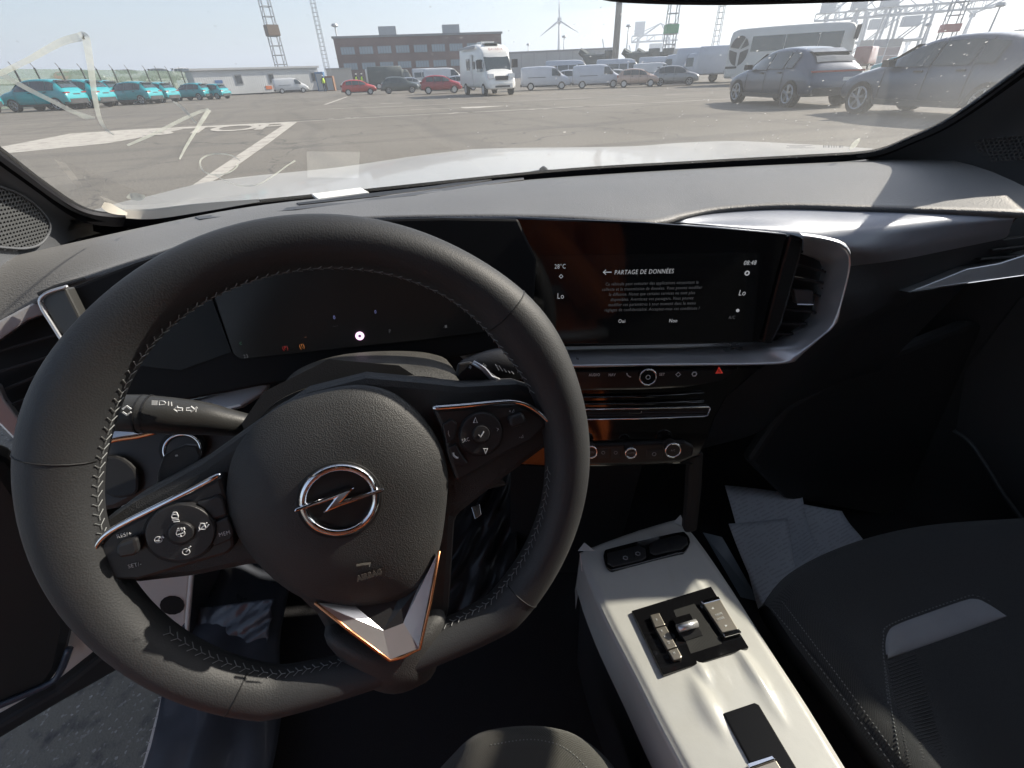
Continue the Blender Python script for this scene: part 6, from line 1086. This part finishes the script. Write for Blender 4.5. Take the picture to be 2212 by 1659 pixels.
def grille(fr, px, pitch, hole, m, par, c=.0065):
    poly = [fr.loc(q.x, q.y, c) for q in cat([(a, b, 0) for a, b in px], 3, True)]; xs = [p[0] for p in poly]; ys = [p[1] for p in poly]; mb = MB(); dy = pitch * .866; j = 0; y = min(ys)
    while y < max(ys):
        x = min(xs) + (pitch / 2 if j % 2 else 0)
        while x < max(xs):
            if inside((x, y), poly):
                o = [fr.p(x + pitch / 1.732 * math.cos(math.pi / 6 + k * math.pi / 3), y + pitch / 1.732 * math.sin(math.pi / 6 + k * math.pi / 3), c) for k in range(6)]; i_ = [fr.p(x + hole * math.cos(math.pi / 6 + k * math.pi / 3), y + hole * math.sin(math.pi / 6 + k * math.pi / 3), c) for k in range(6)]; d = [q - fr.n * .0015 for q in i_]
                mb.add(o + i_ + d, [(k, (k + 1) % 6, 6 + (k + 1) % 6, 6 + k) for k in range(6)] + [(6 + k, 6 + (k + 1) % 6, 12 + (k + 1) % 6, 12 + k) for k in range(6)])
            x += pitch
        y += dy; j += 1
    o = mb.build('speaker_grille', m, par); o['kind'] = 'stuff'; return o
grille(GR, gpoly, .0056, .0021, mat('grille_grey', (.11, .115, .12), .6), pil); mb = MB(); mb.tube(cat([GR.px(u, v, .0068) for u, v in gpoly], 4), .0016, 6); mb.build('grille_edge', M_PILL, pil, True)
R0 = [gl(1840, 338), gl(1900, 327), gl(1960, 304), gl(2060, 256), (gl(2140, 203)), gl(2212, 150), gl(2300, 85), gl(2400, 10)]
def rz(pts): return [atx(*q) for q in pts]
R1 = rz([(1900, 352, 1.015), (1950, 340, 1.03), (2000, 325, 1.035), (2090, 283, 1.03), (2165, 235, 1.02), (2235, 185, 1.01), (2320, 120, .995), (2420, 45, .98)])
R2 = rz([(1980, 370, 1.06), (2030, 365, 1.065), (2080, 352, 1.068), (2150, 320, 1.065), (2210, 285, 1.06), (2275, 240, 1.05), (2350, 180, 1.035), (2450, 110, 1.02)])
R3 = rz([(2080, 400, 1.085), (2130, 400, 1.09), (2180, 395, 1.092), (2230, 375, 1.09), (2280, 345, 1.085), (2330, 310, 1.08), (2400, 260, 1.07), (2500, 190, 1.055)])
R4 = rz([(2212, 450, 1.10), (2240, 450, 1.10), (2280, 448, 1.10), (2330, 440, 1.10), (2380, 420, 1.10), (2420, 390, 1.10), (2500, 350, 1.09), (2600, 290, 1.08)])
pir = loft('pillar_trim', [resample(cat(r, 4), 40) for r in (R0, R1, R2, R3, R4)], M_PILL, car, sub=1)
GR2 = Frame(atx(2200, 310, 1.068), (.1, -1, .2), (-1, -.25, .15)); grille(GR2, [(2105, 300), (2140, 270), (2212, 225), (2300, 190), (2300, 350), (2212, 345), (2160, 350), (2120, 330)], .006, .0023, mat('grille_dark', (.05, .05, .052), .6), pir, .012)
# ---------------- inside mirror
p = aty(1640, 11, .43); mw = (aty(1985, 5, .43) - aty(1300, 5, .43)).length; MF = Frame(p, aty(1985, 3, .43) - aty(1300, 8, .43), (-.35, -.9, -.1))
mr = fplate('inside_mirror', MF, [(1298, -80), (1300, -12), (1330, 4), (1440, 10), (1560, 11.5), (1700, 9), (1880, 3), (1975, -6), (2000, -30), (1995, -90)], 0, .035, M_PLAS, car, .010, curve=3)
fplate('mirror_glass', MF, [(1310, -75), (1312, -14), (1440, 4), (1560, 5.5), (1700, 3), (1970, -12), (1985, -85)], .0012, .002, mat('mirror_glass', (.5, .52, .53), .03, 1), mr); MB().tube([MF.px(1640, -40, -.03), MF.px(1640, -160, -.09)], .012, 10).build('mirror_stem', M_PLAS, mr, True)

# ---------------- body shell: roof, sides, floor, door
hd = [gpt(i, .78) for i in range(0, 60, 3)]
def roofrow(y, z, w0=-.36, w1=1.0): return [V((w0 + (w1 - w0) * i / 19, y, z - .05 * ((i - 9.5) / 9.5) ** 2)) for i in range(20)]
loft('roof', [hd, roofrow(-.1, 1.50), roofrow(-.6, 1.54), roofrow(-1.3, 1.52), roofrow(-1.9, 1.40)], mat('headliner', (.03, .03, .032), .9), car, solid=.03)
MB().box(-.45, 1.12, -1.95, -1.85, .4, 1.40).build('tailgate', M_PLAS2, car); MB().box(-.42, 1.08, -1.2, -1.0, .55, 1.15).build('rear_bench', M_CLOTH, car, bevel=.06)
MB().box(1.10, 1.16, -1.9, .60, .25, 1.085).build('right_side', mat('door_inner', (.016, .017, .019), .6, bump=('vor', 700, .3, .0004)), car, bevel=.01)
MB().tube([(1.08, -.55, 1.0), (1.04, -.50, 1.25), (1.0, -.5, 1.48)], .05, 8).build('middle_post', M_PLAS2, car, True); MB().tube([(-.42, -.55, .4), (-.42, -.52, 1.0), (-.38, -.5, 1.48)], .06, 8).build('middle_post', M_PLAS2, car, True)
MB().tube([gpt(57, .10) + V((.09, 0, -.02)), gpt(57, .35) + V((.09, 0, -.02)), gpt(57, .60) + V((.08, 0, -.02)), (1.05, -.02, 1.45), (1.0, -.5, 1.50), (1.0, -1.2, 1.48), (1.02, -1.9, 1.3)], [.02, .022, .022, .04, .04, .04, .04], 8).build('roof_rail', M_PLAS2, car, True); MB().tube([gpt(4, .12) - V((.09, 0, 0)), gpt(4, .35) - V((.09, 0, 0)), gpt(4, .60) - V((.08, 0, 0)), (-.44, -.02, 1.46), (-.38, -.5, 1.48), (-.38, -1.2, 1.46), (-.40, -1.9, 1.3)], [.035, .04, .04, .04, .04, .04, .04], 8).build('roof_rail', M_PLAS2, car, True)
gw = bpy.data.materials.new('side_glass'); gw.use_nodes = True; nt = gw.node_tree; nt.nodes.clear(); _o = nt.nodes.new('ShaderNodeOutputMaterial'); _a = nt.nodes.new('ShaderNodeBsdfTransparent'); _a.inputs[0].default_value = (.86, .89, .87, 1); _g = nt.nodes.new('ShaderNodeBsdfGlossy'); _g.inputs[1].default_value = 0; _f = nt.nodes.new('ShaderNodeFresnel'); _x = nt.nodes.new('ShaderNodeMixShader'); nt.links.new(_f.outputs[0], _x.inputs[0]); nt.links.new(_a.outputs[0], _x.inputs[1]); nt.links.new(_g.outputs[0], _x.inputs[2]); nt.links.new(_x.outputs[0], _o.inputs[0])
mesh('side_glass', [(1.12, .55, 1.08), (1.12, -.5, 1.08), (1.02, -.5, 1.47), (1.02, 0, 1.46), (1.08, .40, 1.2)], [(0, 1, 2, 3, 4)], gw, car, False)
mesh('side_glass', [(1.12, -.6, 1.08), (1.12, -1.7, 1.08), (1.02, -1.6, 1.44), (1.02, -.6, 1.47)], [(0, 1, 2, 3)], gw, car, False)
mesh('sun_blocker', [(1.115, .60, 1.08), (1.115, .425, 1.08), (1.10, .425, 1.19), (1.07, .50, 1.22)], [(0, 1, 2, 3)], M_PLAS, car, False, solid=.02)  # added out of view to keep side-window sun off the dash
mesh('door_mirror', *(lambda b: (b.v, b.f))(MB().box(1.22, 1.42, .48, .60, .98, 1.14)), M_BODYW, car, False, bevel=.03)
# passenger door lining edge line
DF = Frame((1.095, .3, .75), (0, -1, 0), (-1, 0, .05)); fplate('door_lining', DF, [(2060, 930), (2100, 960), (2150, 1040), (2212, 1130), (2300, 1250), (2500, 1250), (2500, 700), (2200, 640), (2080, 800)], .004, .01, mat('lining_black', (.022, .024, .026), .6, bump=('vor', 700, .3, .0004)), car, .004)
mb = MB(); mb.tube(cat([DF.px(u, v, .006) for u, v in ((2060, 930), (2095, 955), (2130, 1005), (2170, 1070), (2230, 1150))], 4), .004, 6); mb.build('lining_ridge', mat('ridge_grey', (.05, .055, .058), .5), car, True)
# floor pan, footwell wall
MB().box(-.40, 1.10, -1.8, .95, .26, .30).build('floor_pan', M_CARPET, car); MB().box(-.40, 1.10, .90, .95, .30, 1.0).build('bulkhead', M_CARPET, car)
# left sill, covered with dark film, and the white door opening
sl = [atz(355, 1480, .40), atz(330, 1590, .40), atz(308, 1662, .40), atz(285, 1740, .40)]; sd_ = (sl[-1] - sl[0]).normalized()
s0 = sl[0] - sd_ * .45; s1 = sl[-1] + sd_ * .9; out = V((-abs(sd_.y), sd_.x * (1 if sd_.y < 0 else -1), 0)); out = V((-1, 0, 0))
sill = loft('sill', [[s0 + V((.14, 0, -.06)), s1 + V((.14, 0, -.06))], [s0 + V((.012, 0, .002)), s1 + V((.012, 0, .002))], [s0, s1], [s0 + V((-.004, 0, -.012)), s1 + V((-.004, 0, -.012))], [s0 + V((-.02, 0, -.16)), s1 + V((-.02, 0, -.16))]], M_BODYW, car, smooth=False)
# wrinkled protective film over sill and carpet
rows = []
for i in range(40):
    t = i / 39; r = []
    for j in range(26):
        q = j / 25; b = s0.lerp(s1, t) + V((.004 + .16 * q, 0, .006 - .05 * q * q)); z = .010 * math.sin(q * 13 + 3 * math.sin(t * 5)) * (.3 + q) * .4 + .006 * math.sin(t * 31 + q * 6) * q; r.append(b + V((.004 * math.sin(t * 40), 0, z)))
    rows.append(r)
film = loft('floor_film', rows, M_FILM, None, solid=.0006); tag(film, 'dark blue wrinkled protective film over the driver sill and carpet', 'plastic film')
mb = MB()
for i in range(60): 
    b = s0.lerp(s1, .2 + .6 * i / 59) + V((-.002, 0, .003)); mb.tube([b, b + V((.006 + .004 * random.random(), .004 * random.uniform(-1, 1), .002))], .0006, 4)
mb.build('film_fringe', mat('fringe', (.4, .38, .36), .8), film)
# front door pillar foot (white) with black grommet
JX = -.435
jp = [(290, 1200), (415, 1180), (412, 1240), (404, 1330), (398, 1445), (380, 1470), (330, 1470), (200, 1430), (120, 1400), (100, 1250), (150, 900), (60, 850), (-60, 880), (-160, 1500), (60, 1530), (230, 1460)]
JF = Frame((JX, .6, .6), (1, .3, 0), (.3, -.95, .1))
jam = fplate('door_jamb', JF, [(262, 1060), (417, 1060), (414, 1240), (406, 1330), (398, 1450), (340, 1470), (300, 1400), (262, 1300)], 0, .03, M_BODYW, car, .006); ellp = [(372 + 27 * math.cos(a * .4488) , 1308 + 20 * math.sin(a * .4488)) for a in range(14)]
fplate('grommet', JF, ellp, .0015, .004, M_RUB, jam); mb = MB(); mb.tube([JF.px(u, v, .003) for u, v in ((417, 1080), (414, 1240), (406, 1330), (398, 1450))], .004, 6); mb.build('jamb_edge', M_BODYW, jam, True)
for v0 in (1385, 1400): mb = MB(); mb.tube([JF.px(350, v0 + 8, .002), JF.px(375, v0 - 2, .002), JF.px(402, v0 - 22, .002)], .003, 6); mb.build('jamb_seam', M_BODYW, jam, True)
# kick panel beyond the jamb and crumpled plastic round the pedals
KX = Frame((-.40, .75, .55), (0, -1, 0), (1, -.2, .05)); fplate('kick_panel', KX, [(412, 1100), (640, 1080), (640, 1480), (395, 1470)], 0, .01, mat('kick_grey', (.030, .034, .045), .5, var=(14, .2)), car, .003)
def crumple(name, fr, px4, m, lb, n=26, amp=.014, seed=1):
    rnd = random.Random(seed); A, B, C2, D2 = [fr.px(*q) for q in px4]; ph = [(rnd.uniform(2, 14), rnd.uniform(2, 14), rnd.uniform(0, 6), rnd.uniform(.3, 1)) for _ in range(9)]; rows = []
    for i in range(n):
        r = []
        for j in range(n):
            s, t = j / (n - 1), i / (n - 1); p = A.lerp(B, s).lerp(D2.lerp(C2, s), t); h = sum(k * abs(math.sin(a * s + b * t + c)) for a, b, c, k in ph) / 4.5; r.append(p + fr.n * amp * h)
        rows.append(r)
    o = loft(name, rows, m, None, solid=.0005); tag(o, lb, 'plastic film'); return o
crumple('plastic_sheet', Frame((-.25, .62, .42), (1, 0, 0), (-.1, -.6, .8)), [(440, 1310), (600, 1290), (580, 1440), (450, 1440)], M_FILM, 'shiny dark plastic sheet hanging in the driver footwell', 26, .02, 3)
crumple('plastic_bag', Frame((.10, .58, .45), (1, 0, 0), (-.1, -.5, .86)), [(985, 1060), (1110, 1010), (1120, 1290), (930, 1340)], mat('black_bag', (.010, .010, .012), .30, spec=.35), 'crinkled black plastic over the pedals, seen through the steering wheel', 34, .03, 5)
pf = Frame((.02, .60, .48), (1, 0, 0), (0, -.6, .8)); fplate('pedal', pf, [(1018, 1095), (1036, 1088), (1040, 1112), (1026, 1122)], .06, .004, mat('pedal_steel', (.6, .6, .6), .25, 1), car, .001)
# open driver door
db0, db1 = atz(268, 1436, .36), atz(-20, 1602, .36); dd_ = (db1 - db0); dd_.z = 0; dd_.normalize(); DN = V((-dd_.y, dd_.x, 0)); DN = DN if DN.dot(CAM - db0) > 0 else -DN
DO = Frame(db0, dd_, DN)
def dbox(name, a0, a1, z0, z1, c0, c1, m, par, bev=.004): return MB().prism([DO.o + DO.x * a + V((0, 0, z - .36)) + DO.n * c1 for a, z in ((a0, z0), (a1, z0), (a1, z1), (a0, z1))], DO.n, c1 - c0).build(name, m, par, bevel=bev)
door = dbox('driver_door', 0, 1.0, .36, 1.0, -.10, -.02, M_BODYW, car, .02)
fplate('door_seal', DO, [(275, 1428), (262, 1446), (130, 1520), (-40, 1622), (-60, 1600), (120, 1496), (225, 1412)], .002, .03, M_RUB, door, .008)
fplate('door_trim', DO, [(-60, 980), (20, 1000), (90, 1110), (140, 1230), (158, 1310), (160, 1356), (140, 1440), (110, 1484), (30, 1525), (-60, 1560)], .03, .05, mat('door_trim_black', (.016, .018, .018), .5, var=(8, .15)), door, .015); mb = MB(); mb.tube(cat([DO.px(u, v, .034) for u, v in ((150, 1400), (128, 1455), (100, 1480), (20, 1515), (-40, 1540))], 4), .005, 6); mb.build('trim_edge', mat('edge_highlight', (.04, .05, .07), .3), door, True)  # bluish highlight on the lower trim edge, painted as a lighter tube

# ---------------- papers in the passenger footwell
PP = Frame(atz(1700, 1180, .37), (1, 0, 0), (-.25, -.35, .9))
def sheet(px, c, lb, seed):
    rnd = random.Random(seed); A, B, C2, D2 = [PP.px(u, v, c) for u, v in px]; n = 14; rows = []
    for i in range(n):
        rows.append([A.lerp(B, j / (n - 1)).lerp(D2.lerp(C2, j / (n - 1)), i / (n - 1)) + PP.n * (.007 * math.sin(4 * i / n + seed + 3 * j / n) + .012 * max(0, (j / n + i / n) - 1.35) ** 1.5 * 4) for j in range(n)])
    o = loft('paper_sheet', rows, M_PRINT, None, solid=.0004); tag(o, lb, 'paper', 'papers in the passenger footwell'); return o
M_PRINT = bpy.data.materials.new('printed_paper'); M_PRINT.use_nodes = True; nt = M_PRINT.node_tree; b = nt.nodes['Principled BSDF']; b.inputs['Roughness'].default_value = .8
_c = nt.nodes.new('ShaderNodeTexCoord'); _w = nt.nodes.new('ShaderNodeTexWave'); _w.bands_direction = 'Y'; _w.inputs['Scale'].default_value = 46; nt.links.new(_c.outputs['Object'], _w.inputs[0])
_mp = nt.nodes.new('ShaderNodeMapping'); _mp.inputs['Scale'].default_value = (110, 60, 60); nt.links.new(_c.outputs['Object'], _mp.inputs[0]); _n = nt.nodes.new('ShaderNodeTexNoise'); _n.inputs['Scale'].default_value = 1; nt.links.new(_mp.outputs[0], _n.inputs[0])
_g = nt.nodes.new('ShaderNodeMapRange'); _g.inputs[1].default_value = .62; _g.inputs[2].default_value = .72; nt.links.new(_w.outputs['Fac'], _g.inputs[0]); _h = nt.nodes.new('ShaderNodeMapRange'); _h.inputs[1].default_value = .44; _h.inputs[2].default_value = .50; nt.links.new(_n.outputs[0], _h.inputs[0])
_x = nt.nodes.new('ShaderNodeMath'); _x.operation = 'MULTIPLY'; nt.links.new(_g.outputs[0], _x.inputs[0]); nt.links.new(_h.outputs[0], _x.inputs[1]); _r = nt.nodes.new('ShaderNodeMix'); _r.data_type = 'RGBA'; _r.inputs[6].default_value = (.66, .69, .74, 1); _r.inputs[7].default_value = (.55, .57, .62, 1); nt.links.new(_x.outputs[0], _r.inputs[0]); nt.links.new(_r.outputs[2], b.inputs['Base Color'])
sheet([(1564, 1050), (1735, 1068), (1760, 1200), (1640, 1315)], .0, 'printed paper sheet leaning highest in the passenger footwell', 1); sheet([(1700, 1085), (1822, 1102), (1852, 1170), (1700, 1240)], -.012, 'printed paper sheet behind, nearest the passenger seat front edge', 2); sheet([(1575, 1130), (1700, 1120), (1720, 1260), (1650, 1325)], .012, 'printed paper sheet lowest, beside the white console', 4)
o = mesh('plastic_sleeve', [PP.px(1518, 1150, -.02), PP.px(1560, 1160, -.015), PP.px(1640, 1300, -.01), PP.px(1600, 1290, -.02)], [(0, 1, 2, 3)], mat('sleeve', (.12, .15, .18), .25, coat=.4), None, False, solid=.0006); tag(o, 'dull transparent sleeve lying between console and papers', 'plastic sleeve')

# ---------------- the rest of the shell beside the dashboard
MB().prism([(-.455, .62, .64), (-.455, .93, .60), (-.455, .93, 1.02), (-.455, .80, 1.03), (-.455, .64, .98)], (1, 0, 0), .02).build('dash_end', M_PLAS, car)
loft('front_wing', [[V((-.50, y, .30)) for y in (.78, 1.1, 1.5, 1.9)], [V((-.56, y, .62)) for y in (.78, 1.1, 1.5, 1.9)], [V((-.54, y, .86)) for y in (.78, 1.1, 1.5, 1.85)], [V((-.49, y, .95 - .02 * i)) for i, y in enumerate((.80, 1.1, 1.5, 1.8))], [V((-.40, y, .965 - .02 * i)) for i, y in enumerate((.82, 1.1, 1.5, 1.75))]], M_BODYW, car)
loft('front_wing', [[V((1.16, y, .30)) for y in (.72, 1.1, 1.5, 1.9)], [V((1.22, y, .62)) for y in (.72, 1.1, 1.5, 1.9)], [V((1.20, y, .86)) for y in (.72, 1.1, 1.5, 1.85)], [V((1.14, y, .94 - .02 * i)) for i, y in enumerate((.74, 1.1, 1.5, 1.8))], [V((1.02, y, .955 - .02 * i)) for i, y in enumerate((.76, 1.1, 1.5, 1.75))]], M_BODYW, car)
pl_ = (L0[0] + L3[0]) / 2; MB().tube([L1[1].lerp(L2[1], .5) + V((-.03, .02, 0)), pl_ + V((-.02, 0, .0)), pl_.lerp(V((-.42, -.02, 1.46)), .5), V((-.42, -.02, 1.45))], [.02, .035, .035, .03], 10).build('pillar_cover', M_PILL, car, True)
MB().box(1.10, 1.15, .60, .95, .25, .93).build('front_side', M_BODYW, car)

# ---------------- the person sitting behind the camera, turned out of the open door; shows only as reflections
M_ORANGE = mat('orange_workwear', (.55, .115, .02), .8, var=(8, .15)); M_STRIP = mat('reflective_strip', (.55, .56, .55), .35, .3)
pe = empty('person', (-.07, -.34, .3), 0, 'person in orange workwear on the driver seat, seen only as orange reflections', 'person')
pv = [(0, 0, .36), (0, -.02, .55), (0, -.03, .78), (0, -.02, .93), (0, .0, 1.0), (0, .03, 1.12),
      (.10, .03, .36), (-.22, .20, .37), (-.50, .30, .34), (-.56, .32, .02), (-.62, .40, -.22), (-.10, .02, .36), (-.34, .06, .36), (-.60, .10, .33), (-.68, .12, .0), (-.74, .2, -.24),
      (.17, -.02, .88), (.19, .06, .64), (.10, .20, .80), (.05, .235, .86), (-.19, -.02, .88), (-.25, .10, .66), (-.10, .20, .80), (-.05, .235, .86)]
pe_e = [(0, 1), (1, 2), (2, 3), (3, 4), (4, 5), (0, 6), (6, 7), (7, 8), (8, 9), (9, 10), (0, 11), (11, 12), (12, 13), (13, 14), (14, 15), (3, 16), (16, 17), (17, 18), (18, 19), (3, 20), (20, 21), (21, 22), (22, 23)]
pr = [.16, .155, .17, .10, .06, .10, .11, .095, .075, .055, .05, .11, .095, .075, .055, .05, .075, .06, .042, .035, .075, .06, .042, .035]
me = bpy.data.meshes.new('body'); me.from_pydata(pv, pe_e, []); o = bpy.data.objects.new('body', me); col.objects.link(o); o.parent = pe; o.modifiers.new('skin', 'SKIN')
for i, q in enumerate(me.skin_vertices[0].data): q.radius = (pr[i], pr[i]); q.use_root = (i == 0)
sb2 = o.modifiers.new('sub', 'SUBSURF'); sb2.levels = sb2.render_levels = 2; me.materials.append(M_ORANGE)
MB().tube([(0, .02, 1.03), (0, .02, 1.08), (0, .03, 1.16), (0, .02, 1.25), (0, .02, 1.29)], [.055, .08, .10, .08, .02], 16).build('head', M_SKIN, pe, True)
MB().tube([(0, .0, 1.14), (0, -.01, 1.20), (0, -.005, 1.27), (0, .0, 1.31)], [.105, .11, .09, .03], 16).build('hair', M_DARK, pe, True)
for z in (.58, .70): MB().tube([(.172 * math.cos(k * math.pi / 12), -.02 + .172 * math.sin(k * math.pi / 12), z) for k in range(24)], .016, 6, closed=True).build('reflective_band', M_STRIP, pe, True)

# ---------------- thin haze over the yard (the sky stays outside it)
hm = bpy.data.materials.new('haze_air'); hm.use_nodes = True; nt = hm.node_tree; nt.nodes.clear()
ho = nt.nodes.new('ShaderNodeOutputMaterial'); hv = nt.nodes.new('ShaderNodeVolumePrincipled'); hv.inputs['Color'].default_value = (.80, .88, 1.0, 1); hv.inputs['Density'].default_value = .0009; hv.inputs['Anisotropy'].default_value = .35
nt.links.new(hv.outputs[0], ho.inputs['Volume'])
hz = MB().box(-1600, 1600, -900, 2600, -1.0, 90).build('haze', hm); tag(hz, 'pale haze lying over the yard and the port', None, kind='stuff')
sc.cycles.volume_bounces = 1
